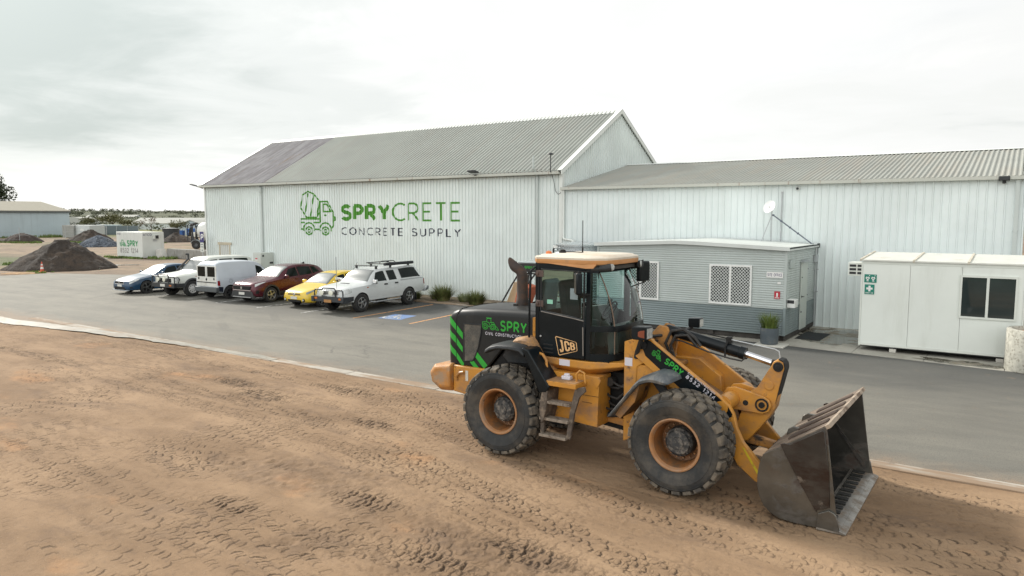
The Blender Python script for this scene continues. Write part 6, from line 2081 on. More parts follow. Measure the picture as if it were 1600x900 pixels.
# yellow bracket the tilt cylinder starts from, and a stay
mb = MB()
mb.prism([(-4.90, 1.65), (-4.90, 2.02), (-4.68, 2.28), (-4.54, 2.26), (-4.46, 2.10), (-4.52, 1.65)], -0.16, -0.11, 'y')
mb.prism([(-4.90, 1.65), (-4.90, 2.02), (-4.68, 2.28), (-4.54, 2.26), (-4.46, 2.10), (-4.52, 1.65)], 0.11, 0.16, 'y')
mb.prism([(-4.95, 1.60), (-4.40, 1.60), (-4.40, 1.66), (-4.95, 1.66)], -0.56, 0.56, 'y')
LB(mb, 'cylinder_bracket', LYD, bev=0.01)
# far arm is taller at its root in the picture: hydraulic valve cover
mb = MB(); mb.box(-5.0, -4.66, -0.30, -0.20, 2.02, 2.05); mb.tube([(-4.95, -0.36, 2.06), (-4.62, -0.34, 2.03)], 0.016, 8); LB(mb, 'lock_bar', LKD)
# tilt link to the bucket
mb = MB()
mb.prism([(-3.40, 0.60), (-3.40, 0.72), (-3.30, 0.74), (-2.80, 0.66), (-2.72, 0.60), (-2.80, 0.54), (-3.30, 0.58)], -0.05, 0.05, 'y')
LB(mb, 'tilt_link', LYD, bev=0.012)
# lamps on stalks
for s_, y, x, z in ((-1, -0.80, -4.68, 2.24), (1, 0.86, -4.46, 2.22)):
    mb = MB()
    T_ = Matrix.Translation((x, y, z))
    mb.prism([(-0.12, 0.09), (0.12, 0.105), (0.13, 0.085), (0.13, -0.08), (0.11, -0.10), (-0.10, -0.10), (-0.12, -0.07)], -0.11, 0.11, 'y')
    mb.xf(T_ if s_ < 0 else T_ @ Matrix.Diagonal((0.8, 0.8, 0.8, 1)))
    hl = LB(mb, 'headlight', LK, bev=0.012)
    k_ = 1.0 if s_ < 0 else 0.8
    mb = MB(); mb.box(x + 0.13 * k_ - 0.002, x + 0.13 * k_ + 0.006, y - 0.095 * k_, y + 0.095 * k_, z - 0.075 * k_, z + 0.075 * k_); LB(mb, 'lens', bpy.data.materials['lamp_lens'], hl, smooth=0)
    if s_ < 0: mb = MB(); mb.prism([(x - 0.01, z - 0.04), (x + 0.02, z - 0.055), (x + 0.095, z - 0.065), (x + 0.095, z + 0.055), (x + 0.02, z + 0.04), (x - 0.01, z + 0.02)], y - 0.106 * k_ - 0.008, y - 0.106 * k_ + 0.003, 'y'); LB(mb, 'indicator_lens', M('indicator_amber', (0.22, 0.055, 0.025), 0.3), hl, smooth=0)
    mb = MB()
    mb.tube([(x, y, z - 0.09), (x - 0.06, y + s_ * -0.05, z - 0.22), (x - 0.16, s_ * 0.62, z - 0.36), (x - 0.18, s_ * 0.60, z - 0.44)] if s_ < 0 else [(x - 0.05, y, z - 0.08), (x - 0.18, y - 0.08, z - 0.18), (x - 0.32, 0.62, z - 0.28)], 0.035, 10)
    LB(mb, 'stalk', LKD, hl)

# ---------------------------------------------------------------- bucket
HW = 1.235
OUT = [(-1.70, 0.0), (-2.30, -0.005), (-2.45, 0.01), (-2.57, 0.06), (-2.66, 0.14), (-2.72, 0.25), (-2.755, 0.40), (-2.755, 0.55), (-2.735, 0.70), (-2.69, 0.84), (-2.45, 0.99), (-1.93, 1.335)]
INN = [(-1.93, 1.300), (-2.44, 0.965), (-2.66, 0.815), (-2.70, 0.70), (-2.718, 0.55), (-2.718, 0.41), (-2.685, 0.27), (-2.63, 0.17), (-2.55, 0.095), (-2.44, 0.045), (-2.30, 0.032), (-1.70, 0.032)]
no = len(OUT)
mb = MB()
poly = OUT + INN
va = [(p[0], -HW, p[1]) for p in poly]; vb = [(p[0], HW, p[1]) for p in poly]
n = len(poly)
for i in range(n):
    j = (i + 1) % n
    mi = 1 if i >= no and i < n - 1 else 0
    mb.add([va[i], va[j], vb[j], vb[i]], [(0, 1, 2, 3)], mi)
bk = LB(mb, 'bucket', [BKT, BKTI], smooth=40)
FR = [(-1.93, 1.335), (-1.905, 1.30), (-1.83, 0.74), (-1.755, 0.22), (-1.72, 0.0)]
for s_ in (-1, 1):
    mb = MB()
    mb.prism(OUT[1:] + FR[1:], s_ * (HW - 0.012), s_ * (HW + 0.018), 'y')
    sp = LB(mb, 'side_plate', BKT, bk, bev=0.004)
    mb = MB()
    mb.prism([(-2.47, 1.02), (-2.42, 1.045), (-2.34, 1.045), (-1.96, 1.29), (-1.93, 1.285), (-1.855, 0.74), (-1.83, 0.30), (-1.98, 0.24), (-1.99, 0.20), (-2.25, 0.62)], s_ * (HW + 0.019), s_ * (HW + 0.034), 'y')
    LB(mb, 'wear_plate', M('bucket_steel_brown', (0.085, 0.080, 0.075), 0.33, 0.8, var=0.3, vs=1.6, dirt=((0.050, 0.034, 0.028), 0.42, 0.62, 1.2, (1, 1, 2.4)), dirt2=((0.22, 0.18, 0.14), 0.62, 0.74, 3.0)) if s_ < 0 else bpy.data.materials['bucket_steel_brown'], sp, bev=0.006)
    mb = MB()
    mb.prism([(-1.985, 0.02), (-1.965, 0.20), (-1.92, 0.225), (-1.84, 0.27), (-1.775, 0.245), (-1.745, 0.21), (-1.70, 0.01)], s_ * (HW + 0.02), s_ * (HW + 0.052), 'y')
    LB(mb, 'corner_guard', BKT, sp, bev=0.006)
    mb = MB()
    mb.prism([(-2.30, 0.75), (-2.26, 0.76), (-1.80, 0.16), (-1.84, 0.13)], s_ * (HW - 0.014), s_ * (HW - 0.035), 'y')
    LB(mb, 'gusset', BKTI, sp)
# cutting edge and wear bars on the floor
mb = MB()
mb.prism([(-1.98, -0.012), (-1.98, 0.044), (-1.74, 0.044), (-1.625, 0.008), (-1.625, -0.012)], -HW - 0.05, HW + 0.05, 'y')
LB(mb, 'cutting_edge', BKTE, bk, bev=0.004)
mb = MB()
for k in range(13):
    y = -HW + 0.12 + k * 0.185
    mb.box(-1.97, -1.80, y, y + 0.085, 0.045, 0.068)
LB(mb, 'wear_bars', M('wear_bar', (0.045, 0.045, 0.043), 0.5, 0.5, var=0.3), bk, bev=0.004)['kind'] = 'stuff'
mb = MB(); mb.box(-2.02, -1.985, -HW + 0.02, HW - 0.02, 0.034, 0.06); LB(mb, 'weld_strip', BKTE, bk)
# sloping top: rubbing strips, bright lip stepped up over the middle
d = Vector((-1.93 + 2.45, 0, 1.335 - 0.99)).normalized()
nrm = Vector((-d.z, 0, d.x))


def on_top(s0, s1, y0, y1, h0, h1, mb):
    o_ = Vector((-2.45, 0, 0.99))
    V = []
    for s_, h_ in ((s0, h0), (s1, h0), (s1, h1), (s0, h1)):
        p = o_ + d * s_ + nrm * h_
        V.append((p.x, p.z))
    mb.prism(V, y0, y1, 'y')
    return mb


for y0 in (-0.98, -0.46, 0.10, 0.66):
    mb = MB(); on_top(0.02, 0.60, y0, y0 + 0.20, 0.004, 0.035, mb)
    LB(mb, 'rubbing_strip', BKTD, bk, bev=0.02)
LIPM = M('bright_lip', (0.36, 0.29, 0.22), 0.6, 0.2, var=0.15, vs=5, dirt=((0.17, 0.12, 0.085), 0.46, 0.62, 4))
mb = MB()
on_top(-0.27, 0.05, -HW - 0.01, HW + 0.01, 0.001, 0.010, mb)
on_top(0.051, 0.62, -HW - 0.01, HW + 0.01, 0.001, 0.0115, mb)
LB(mb, 'top_plate', M('bucket_top_grime', (0.15, 0.112, 0.082), 0.8, var=0.25, vs=6, dirt=((0.30, 0.235, 0.175), 0.50, 0.66, 5.0, (0.6, 2, 1)), dirt2=((0.075, 0.052, 0.038), 0.55, 0.7, 3)), bk, bev=0.004)
mb = MB()
on_top(0.625, 0.685, -HW - 0.012, HW + 0.012, -0.038, 0.016, mb)
LB(mb, 'top_lip', LIPM, bk, bev=0.004)
mb = MB()
mb.prism([(-2.62, 0.88), (-2.60, 0.98), (-2.53, 1.03), (-2.44, 1.02), (-2.38, 1.03)], -0.36, -0.31, 'y')
LB(mb, 'hook', BKT, bk, bev=0.01)
mb = MB()
mb.prism([(-2.62, 0.88), (-2.60, 0.98), (-2.53, 1.03), (-2.44, 1.02), (-2.38, 1.03)], 0.50, 0.55, 'y')
LB(mb, 'hook', BKT, bk, bev=0.01)
for y in (-0.60, 0.60, -0.10, 0.10):
    mb = MB()
    if abs(y) > 0.3:
        mb.prism([(-2.70, 0.10), (-2.88, 0.16), (-2.94, 0.28), (-2.88, 0.40), (-2.74, 0.62)], y - (0.10 if y > 0 else -0.06), y - (0.06 if y > 0 else -0.10), 'y')
    else:
        mb.prism([(-2.74, 0.45), (-2.86, 0.54), (-2.86, 0.66), (-2.70, 0.80)], y - 0.02, y + 0.02, 'y')
    LB(mb, 'bucket_lug', BKT, bk, bev=0.008)
# dirt caught in the bucket
# ================================================================== PARKED CARS
def pchip(xs, ys):
    n = len(xs)
    h = [xs[i + 1] - xs[i] for i in range(n - 1)]
    d = [(ys[i + 1] - ys[i]) / h[i] for i in range(n - 1)]
    m = [d[0]] + [0.0] * (n - 2) + [d[-1]]
    for i in range(1, n - 1):
        if d[i - 1] * d[i] > 0:
            w1, w2 = 2 * h[i] + h[i - 1], h[i] + 2 * h[i - 1]
            m[i] = (w1 + w2) / (w1 / d[i - 1] + w2 / d[i])

    def f(x):
        x = min(max(x, xs[0]), xs[-1])
        i = 0
        while i < n - 2 and x > xs[i + 1]:
            i += 1
        t = (x - xs[i]) / h[i]
        return ((2 * t ** 3 - 3 * t ** 2 + 1) * ys[i] + (t ** 3 - 2 * t ** 2 + t) * h[i] * m[i] + (-2 * t ** 3 + 3 * t ** 2) * ys[i + 1] + (t ** 3 - t ** 2) * h[i] * m[i + 1])
    return f


CARGLASS = dark_glass('car_glass', (0.006, 0.009, 0.009), 1.27, 0.02)
CARWS = dark_glass('windscreen_glass', (0.06, 0.072, 0.068), 2.4, 0.24)
CTYRE = M('car_tyre', (0.022, 0.022, 0.022), 0.8, var=0.2, vs=6, dirt=((0.06, 0.055, 0.045), 0.5, 0.7, 5))
ALLOY = M('alloy_rim', (0.46, 0.47, 0.48), 0.28, 0.85, var=0.08)
ALLOYD = M('dark_alloy_rim', (0.11, 0.115, 0.12), 0.35, 0.8, var=0.1)
STEELW = M('white_steel_rim', (0.62, 0.62, 0.60), 0.5, var=0.06)
ARCHD = M('arch_black', (0.012, 0.012, 0.012), 0.9)
TRIMB = M('bumper_black', (0.026, 0.028, 0.030), 0.5, var=0.15)
PLATEW = M('number_plate', (0.60, 0.60, 0.56), 0.5, var=0.06)
PLATEO = M('number_plate_orange', (0.42, 0.21, 0.07), 0.5, var=0.1)
LENSC = M('headlamp_glass', (0.52, 0.54, 0.53), 0.08, 0.3, var=0.2, vs=14, coat=1.0)
LENSD = M('headlamp_dark', (0.16, 0.19, 0.20), 0.10, 0.3, var=0.35, vs=16, coat=1.0)
LENSR = M('tail_lamp_red', (0.26, 0.012, 0.015), 0.15, var=0.15, vs=8, coat=0.8)
LENSA = M('amber_marker', (0.50, 0.15, 0.03), 0.2)
CHR = M('car_chrome', (0.72, 0.73, 0.74), 0.12, 1.0, var=0.04)


def paint(name, col, metal=0.0, rough=0.28):
    return M(name, col, rough, metal, var=0.04, vs=1.2, coat=0.45, dirt=((col[0] * 0.7 + 0.05, col[1] * 0.7 + 0.045, col[2] * 0.7 + 0.035), 0.55, 0.85, 2.5, (1, 1, 2)))


class Car:
    def __init__(s, name, loc, rz, label, cat, secs, mat, group='cars parked along the shed'):
        s.root = empty(name, loc, label, cat, rz, group)
        s.secs = secs
        xs = [q[0] for q in secs]
        s.f = [pchip(xs, [q[i] for q in secs]) for i in range(1, 7)]
        s.L = xs[-1]
        s.mat = mat

    def section(s, x):
        zb, zs, zt, wm, ws, wt = [f(x) for f in s.f]
        d = zt - zs
        r = min(0.05, d * 0.3)
        return [(0.0, zb + 0.02), (wm * 0.86, zb + 0.015), (wm * 0.965, zb + 0.06), (wm, zb + (zs - zb) * 0.52), (ws, zs), (wt, zt - r), (wt * 0.93, zt - r * 0.38), (0.0, zt + 0.01)]

    def pt(s, x, t, off=0.0, side=1):
        def raw(x, t):
            P = s.section(x)
            i = min(int(t), len(P) - 2)
            k = t - i
            a, b = P[i], P[i + 1]
            z = a[1] + (b[1] - a[1]) * k
            if i == 6:   # crown
                z = a[1] + (b[1] - a[1]) * (1 - (1 - k) ** 2)
            return Vector(((a[0] + (b[0] - a[0]) * k), x, z))
        p = raw(x, t)
        if off:
            e = 0.012
            du = raw(min(x + e, s.L), t) - raw(max(x - e, 0), t)
            t0 = min(max(t, 0.02), 6.98)
            dv = raw(x, min(t0 + 0.03, 7)) - raw(x, max(t0 - 0.03, 0))
            n = du.cross(dv)
            if n.length > 1e-9:
                n.normalize()
                c = Vector((0, x, 0.7))
                if n.dot(p - c) < 0 and abs(n.dot(p - c)) > 1e-4:
                    n = -n
                p = p + n * off
        return Vector((p.x * side, p.y, p.z))

    def body(s, arches, ra, cut_depth=0.30, N=84):
        mb = MB()
        xs = sorted(set([s.L * i / N for i in range(N + 1)] + [q[0] for q in s.secs]))
        rows = []
        ts = [0, 1, 2, 2.5, 3, 3.5, 4, 4.33, 4.66, 5, 5.5, 6, 6.3, 6.6, 7]
        for x in xs:
            h = [s.pt(x, t) for t in ts]
            rows.append(h + [Vector((-p.x, p.y, p.z)) for p in reversed(h[1:-1])])
        mb.grid(rows, closed_v=True)
        n = len(rows[0])
        mb.add(rows[0], [tuple(range(n))]); mb.add(rows[-1], [tuple(range(n - 1, -1, -1))])
        b = mb.build('body', [s.mat, ARCHD], s.root, smooth=32)
        cb = MB()
        for yx in arches:
            w = s.f[3](yx)
            for sd in (-1, 1):
                cb.cyl((0, yx, s.rw), ra, sd * (w - cut_depth), sd * (w + 0.2), 'x', 32)
        c = cb.build('cutter', [s.mat, ARCHD], s.root, smooth=0)
        for p in c.data.polygons:
            p.material_index = 1
        md = b.modifiers.new('cut', 'BOOLEAN')
        md.object = c
        md.operation = 'DIFFERENCE'
        md.solver = 'EXACT'
        try:
            md.material_mode = 'TRANSFER'
        except Exception:
            pass
        bpy.context.view_layer.update()
        dg = bpy.context.evaluated_depsgraph_get()
        me = bpy.data.meshes.new_from_object(b.evaluated_get(dg))
        b.modifiers.clear()
        if len(me.polygons) > 100:
            b.data = me
            me.shade_smooth(); me.set_sharp_from_angle(angle=R(32))
        me_c = c.data
        bpy.data.objects.remove(c)
        s.bodyo = b
        return b

    def panel(s, name, c4, m, off=0.006, side=1, parent=None, nu=10, nv=4, mirror=False, thick=0.0):
        """c4: four (x, t) corners a-b along the bottom, c-d back along the top"""
        mb = MB()
        for sd in ((1, -1) if mirror else (side,)):
            rows = []
            for i in range(nu + 1):
                u = i / nu
                lo = Vector(c4[0]).lerp(Vector(c4[1]), u); hi = Vector(c4[3]).lerp(Vector(c4[2]), u)
                rows.append([s.pt(*lo.lerp(hi, j / nv), off, sd) for j in range(nv + 1)])
            mb.grid(rows)
        return mb.build(name, m, parent or s.root, smooth=40)

    def screen(s, name, x0, x1, m, k0=1.9, k1=1.9, off=0.006):
        """window across the car between two lengths"""
        mb = MB()
        rows = []
        for i in range(13):
            u = i / 12
            x = x0 + (x1 - x0) * u
            k = k0 + (k1 - k0) * u
            row = []
            for j in range(-8, 9):
                v = j / 8
                row.append(s.pt(x, 7 - abs(v) * k, off, 1 if v >= 0 else -1))
            rows.append(row)
        mb.grid(rows)
        return mb.build(name, m, s.root, smooth=60)

    def wheels(s, ys, track, r, w, rimr, rimm, spokes=5, style='spoke'):
        src = None
        for yx in ys:
            for sd in (1, -1):
                if src is None:
                    mb = MB()
                    mb.lathe([(rimr, -w * 0.36), (rimr + 0.02, -w * 0.48), (r * 0.86, -w * 0.5), (r * 0.96, -w * 0.44), (r, -w * 0.30), (r, w * 0.30), (r * 0.96, w * 0.44), (r * 0.86, w * 0.5), (rimr + 0.02, w * 0.48), (rimr, w * 0.36)], (0, 0, 0), 'x', 36)
                    wo = mb.build('wheel', CTYRE, s.root)
                    mb = MB()
                    mb.lathe([(rimr * 1.04, w * 0.42), (rimr * 0.97, w * 0.44), (rimr * 0.92, w * 0.34), (rimr * 0.90, w * 0.05)], (0, 0, 0), 'x', 32)
                    mb.lathe([(rimr * 0.9, w * 0.02), (0.0, w * 0.02)], (0, 0, 0), 'x', 24, 1)
                    mb.lathe([(rimr * 0.30, w * 0.05), (rimr * 0.28, w * 0.40), (rimr * 0.12, w * 0.44), (0.0, w * 0.44)], (0, 0, 0), 'x', 18)
                    if style == 'spoke':
                        for k in range(spokes):
                            a = 2 * PI * k / spokes
                            T_ = Matrix.Rotation(a, 4, 'X')
                            b_ = MB().prism([(-rimr * 0.13, rimr * 0.2), (rimr * 0.13, rimr * 0.2), (rimr * 0.17, rimr * 0.97), (-rimr * 0.17, rimr * 0.97)], w * 0.26, w * 0.40, 'x').xf(T_)
                            mb.add(b_.v, b_.f)
                    else:
                        mb.lathe([(rimr * 0.92, w * 0.20), (rimr * 0.62, w * 0.34), (rimr * 0.3, w * 0.30)], (0, 0, 0), 'x', 32)
                        for k in range(8):
                            a = 2 * PI * (k + 0.5) / 8
                            mb.lathe([(rimr * 0.11, 0), (0.0, 0.0)], (w * 0.345, 0.70 * rimr * math.cos(a), 0.70 * rimr * math.sin(a)), 'x', 8, 1)
                    ro = mb.build('rim', [rimm, ARCHD], wo, smooth=40)
                    src = (wo, ro)
                else:
                    wo = src[0].copy(); COL.objects.link(wo); wo.parent = s.root
                    ro = src[1].copy(); COL.objects.link(ro); ro.parent = wo
                wo.location = (sd * track, yx, r - 0.005)
                wo.rotation_euler = (R(17 * yx), 0, 0 if sd > 0 else PI)

    def box(s, name, x0, x1, y0, y1, z0, z1, m, parent=None, bev=0.01, M4=None):
        mb = MB(); mb.box(x0, x1, y0, y1, z0, z1, 0, M4)
        return mb.build(name, m, parent or s.root, smooth=30, bev=bev)

    def tube(s, name, paths, r, m, parent=None, n=8):
        mb = MB()
        for p in paths:
            mb.tube(p, r, n)
        return mb.build(name, m, parent or s.root)

    def mirrors(s, x, t, m, size=0.1):
        for sd in (1, -1):
            p = s.pt(x, t, 0.0, sd)
            mb = MB()
            mb.box(p.x + sd * 0.03, p.x + sd * (0.03 + size * 2), p.y - 0.06, p.y + 0.05, p.z + 0.01, p.z + 0.01 + size * 1.5)
            mb.build('mirror', m, s.root, bev=0.03, seg=3)

    def handle(s, door, x, t, side, m):
        p = s.pt(x, t, 0.01, side)
        mb = MB()
        mb.box(p.x - 0.012, p.x + 0.022 if side > 0 else p.x + 0.012, p.y - 0.10, p.y + 0.10, p.z - 0.025, p.z + 0.03)
        return mb.build('handle', m, door, bev=0.008)


# ---------------------------------------------------------------- blue sedan
c = Car('sedan', (-38.15, 19.55, 0), R(1.5), 'dark blue sedan at the far left end of the parked row', 'car',
 [(0.00, .30, .50, .58, .52, .48, .36), (0.05, .24, .60, .66, .70, .64, .50), (0.22, .20, .68, .735, .85, .78, .64), (0.6, .19, .76, .83, .905, .86, .72), (1.05, .19, .84, .91, .925, .89, .75), (1.42, .19, .89, .965, .925, .895, .76),
  (1.9, .19, .92, 1.20, .925, .885, .66), (2.32, .19, .93, 1.385, .925, .88, .60), (2.9, .19, .945, 1.445, .925, .88, .58), (3.5, .19, .96, 1.40, .925, .88, .57), (3.95, .20, .985, 1.22, .92, .87, .60), (4.35, .22, 1.0, 1.075, .91, .85, .66), (4.75, .26, .99, 1.05, .86, .79, .66), (4.88, .36, .90, .95, .76, .70, .58), (4.9, .45, .80, .85, .70, .64, .52)], paint('blue_paint', (0.005, 0.045, 0.105), 0.0, 0.3))
c.rw = 0.33
c.body((0.95, 3.87), 0.385)
c.wheels((0.95, 3.87), 0.80, 0.335, 0.23, 0.235, ALLOYD, 5)
c.screen('windscreen', 1.50, 2.28, CARWS, 1.75, 1.75)
c.screen('rear_window', 3.62, 4.28, CARGLASS, 1.75, 1.75)
for sd in (1, -1):
    c.panel('side_window', [(1.72, 4.15), (2.75, 4.12), (2.72, 4.90), (2.22, 4.90)], CARGLASS, 0.005, sd)
    c.panel('side_window', [(2.81, 4.12), (3.82, 4.14), (3.48, 4.88), (2.78, 4.90)], CARGLASS, 0.005, sd)
    d = c.panel('door', [(1.55, 2.6), (2.76, 2.6), (2.78, 4.0), (1.62, 4.0)], c.mat, 0.005, sd); c.handle(d, 2.6, 3.8, sd, c.mat)
    d = c.panel('door', [(2.79, 2.6), (3.62, 2.6), (3.82, 4.0), (2.81, 4.0)], c.mat, 0.005, sd); c.handle(d, 3.65, 3.8, sd, c.mat)
    c.panel('headlight', [(0.10, 3.55), (0.52, 3.9), (0.66, 4.6), (0.16, 4.75)], LENSC, 0.006, sd)
    c.panel('fog_light', [(0.10, 2.3), (0.22, 2.35), (0.22, 2.7), (0.10, 2.7)], ARCHD, 0.006, sd)
    c.panel('tail_light', [(4.62, 3.4), (4.86, 3.4), (4.84, 4.3), (4.66, 4.2)], LENSR, 0.006, sd)
c.mirrors(1.78, 4.1, c.mat)
mb = MB(); mb.prism([(-0.42, 0.545), (0.42, 0.545), (0.36, 0.66), (-0.36, 0.66)], -0.006, 0.10, 'y'); g = mb.build('grille', ARCHD, c.root, bev=0.01)
mb = MB(); mb.tube([(-0.43, -0.006, 0.54), (0.43, -0.006, 0.54), (0.37, 0.0, 0.665), (-0.37, 0.0, 0.665)], 0.014, 6, closed=True); mb.cyl((0, -0.01, 0.61), 0.05, -0.012, 0.0, 'y', 14); mb.build('chrome_surround', CHR, g)
c.box('number_plate', -0.20, 0.20, -0.012, 0.02, 0.40, 0.51, PLATEW, bev=0)
c.box('air_intake', -0.48, 0.48, -0.004, 0.05, 0.26, 0.39, ARCHD)
c.box('splitter', -0.70, 0.70, -0.01, 0.12, 0.19, 0.235, M('splitter_grey', (0.30, 0.33, 0.35), 0.4), bev=0.012)

# ---------------------------------------------------------------- white four-wheel-drive wagon with bull bar
c = Car('four_wheel_drive', (-34.92, 20.12, 0), R(2.5), 'white four-wheel-drive wagon with a black snorkel, bull bar and round spotlights', 'car',
 [(0.00, .55, .92, .98, .70, .66, .56), (0.05, .48, 1.0, 1.06, .86, .83, .72), (0.35, .46, 1.04, 1.12, .92, .89, .78), (0.9, .45, 1.08, 1.17, .945, .92, .80), (1.30, .45, 1.11, 1.22, .945, .925, .80), (1.62, .45, 1.14, 1.52, .945, .92, .72), (1.92, .45, 1.15, 1.80, .945, .915, .68), (2.2, .45, 1.16, 1.90, .945, .915, .66),
  (3.2, .45, 1.17, 1.93, .945, .915, .66), (4.2, .46, 1.17, 1.91, .94, .91, .67), (4.62, .48, 1.17, 1.80, .93, .90, .70), (4.74, .52, 1.15, 1.5, .90, .87, .72), (4.78, .58, 1.0, 1.2, .85, .82, .70)], paint('aged_white_paint', (0.62, 0.64, 0.59), 0.0, 0.4))
c.rw = 0.40
c.body((0.90, 3.75), 0.47)
c.wheels((0.90, 3.75), 0.82, 0.41, 0.28, 0.225, STEELW, 8, 'steel')
c.screen('windscreen', 1.38, 1.90, CARWS, 1.75, 1.75)
for sd in (1, -1):
    c.panel('side_window', [(1.62, 4.12), (2.55, 4.10), (2.52, 4.88), (1.95, 4.88)], CARGLASS, 0.005, sd)
    c.panel('side_window', [(2.66, 4.10), (3.45, 4.10), (3.42, 4.88), (2.64, 4.88)], CARGLASS, 0.005, sd)
    c.panel('side_window', [(3.56, 4.10), (4.48, 4.10), (4.38, 4.88), (3.54, 4.88)], CARGLASS, 0.005, sd)
    d = c.panel('door', [(1.45, 2.5), (2.58, 2.5), (2.60, 4.0), (1.50, 4.0)], c.mat, 0.005, sd); c.handle(d, 2.42, 3.75, sd, TRIMB)
    d = c.panel('door', [(2.61, 2.5), (3.3, 2.5), (3.50, 4.0), (2.63, 4.0)], c.mat, 0.005, sd); c.handle(d, 3.35, 3.75, sd, TRIMB)
    c.panel('headlight', [(0.02, 3.3), (0.10, 3.3), (0.10, 4.2), (0.02, 4.2)], LENSC, 0.01, sd)
    c.panel('indicator', [(0.11, 3.3), (0.22, 3.35), (0.22, 4.0), (0.11, 4.1)], LENSC, 0.008, sd)
    p = c.pt(1.12, 3.7, 0.008, sd)
    c.box('side_marker', p.x - 0.01, p.x + 0.01, p.y - 0.03, p.y + 0.03, p.z - 0.02, p.z + 0.02, LENSA, bev=0.004)
    mb = MB()
    V = []
    for k in range(13):
        a = R(-8 + 196 * k / 12)
        r0, r1 = 0.47, 0.54
        V.append([(sd * 0.945, 0.90 + r0 * math.cos(a), 0.40 + r0 * math.sin(a)), (sd * 1.0, 0.90 + r0 * math.cos(a), 0.40 + r0 * math.sin(a)), (sd * 0.95, 0.90 + r1 * math.cos(a), 0.40 + r1 * math.sin(a))])
    mb.grid(V, closed_v=True); mb.build('flare', TRIMB, c.root)
c.mirrors(1.62, 4.05, TRIMB)
mb = MB(); mb.box(-0.55, 0.55, -0.012, 0.03, 0.74, 0.94); mb.build('grille', TRIMB, c.root, bev=0.01)
# bull bar
mb = MB()
mb.prism([(-0.93, 0.50), (0.93, 0.50), (0.91, 0.72), (-0.91, 0.72)], -0.12, 0.04, 'y')
mb.prism([(0.82, 0.52), (1.0, 0.52), (1.0, 0.70), (0.82, 0.70)], 0.0, 0.42, 'y'); mb.prism([(-1.0, 0.52), (-0.82, 0.52), (-0.82, 0.70), (-1.0, 0.70)], 0.0, 0.42, 'y')
for x0, x1 in ((-0.92, -0.42), (-0.42, 0.42), (0.42, 0.92)):
    zt = 1.12 if x0 == -0.42 else 1.04
    mb.tube([(x0, -0.07, 0.70), (x0, -0.07, zt - 0.05), (x0 + 0.05, -0.07, zt), (x1 - 0.05, -0.07, zt), (x1, -0.07, zt - 0.05), (x1, -0.07, 0.70)], 0.03, 8)
mb.tube([(0.92, -0.07, 1.0), (1.02, 0.05, 1.02), (1.0, 0.16, 0.9), (0.95, 0.10, 0.72)], 0.025, 8)
bb = mb.build('bull_bar', TRIMB, c.root)
for x in (-0.30, 0.20):
    mb = MB(); mb.lathe([(0.0, 0.06), (0.05, 0.05), (0.105, -0.04), (0.112, -0.06), (0.10, -0.065), (0.0, -0.07)], (x, -0.12, 0.90), 'y', 20)
    mb.build('spotlight', M('spot_lens', (0.72, 0.72, 0.62), 0.2, var=0.06) if x < 0 else bpy.data.materials['spot_lens'], bb)
c.box('number_plate', -0.18, 0.20, -0.135, -0.115, 0.54, 0.67, PLATEW, bev=0)
c.box('indicator', 0.55, 0.72, -0.132, -0.115, 0.57, 0.65, LENSA, bev=0.005)
c.tube('snorkel', [[(-0.93, 0.9, 1.0), (-0.95, 1.30, 1.18), (-0.84, 1.52, 1.46), (-0.74, 1.86, 1.80), (-0.74, 1.86, 2.02)], [(-0.74, 1.88, 2.03), (-0.74, 1.72, 2.04)]], 0.05, TRIMB)

# ---------------------------------------------------------------- small white van, tail outwards
c = Car('delivery_van', (-32.52, 25.05, 0), R(182), 'small white panel van parked with its barn doors facing the yard', 'van',
 [(0.00, .34, .58, .64, .55, .50, .40), (0.06, .28, .66, .72, .72, .66, .54), (0.3, .24, .76, .82, .81, .77, .66), (0.75, .23, .86, .95, .84, .81, .70), (1.0, .23, .90, 1.06, .845, .82, .70), (1.5, .23, .93, 1.52, .845, .825, .64), (1.75, .23, .94, 1.68, .845, .83, .64), (2.1, .24, .95, 1.78, .85, .835, .66), (3.0, .25, .96, 1.83, .85, .84, .68), (3.9, .28, .97, 1.82, .85, .84, .68), (4.15, .32, .97, 1.77, .845, .835, .68), (4.25, .36, .97, 1.69, .83, .825, .68), (4.27, .38, .97, 1.66, .82, .815, .67)], paint('van_white_paint', (0.58, 0.63, 0.69), 0.0, 0.35))
c.rw = 0.32
c.body((0.85, 3.57), 0.38)
c.wheels((0.85, 3.57), 0.74, 0.32, 0.20, 0.20, ALLOYD, 6)
c.screen('windscreen', 1.05, 1.68, CARWS, 1.75, 1.75)
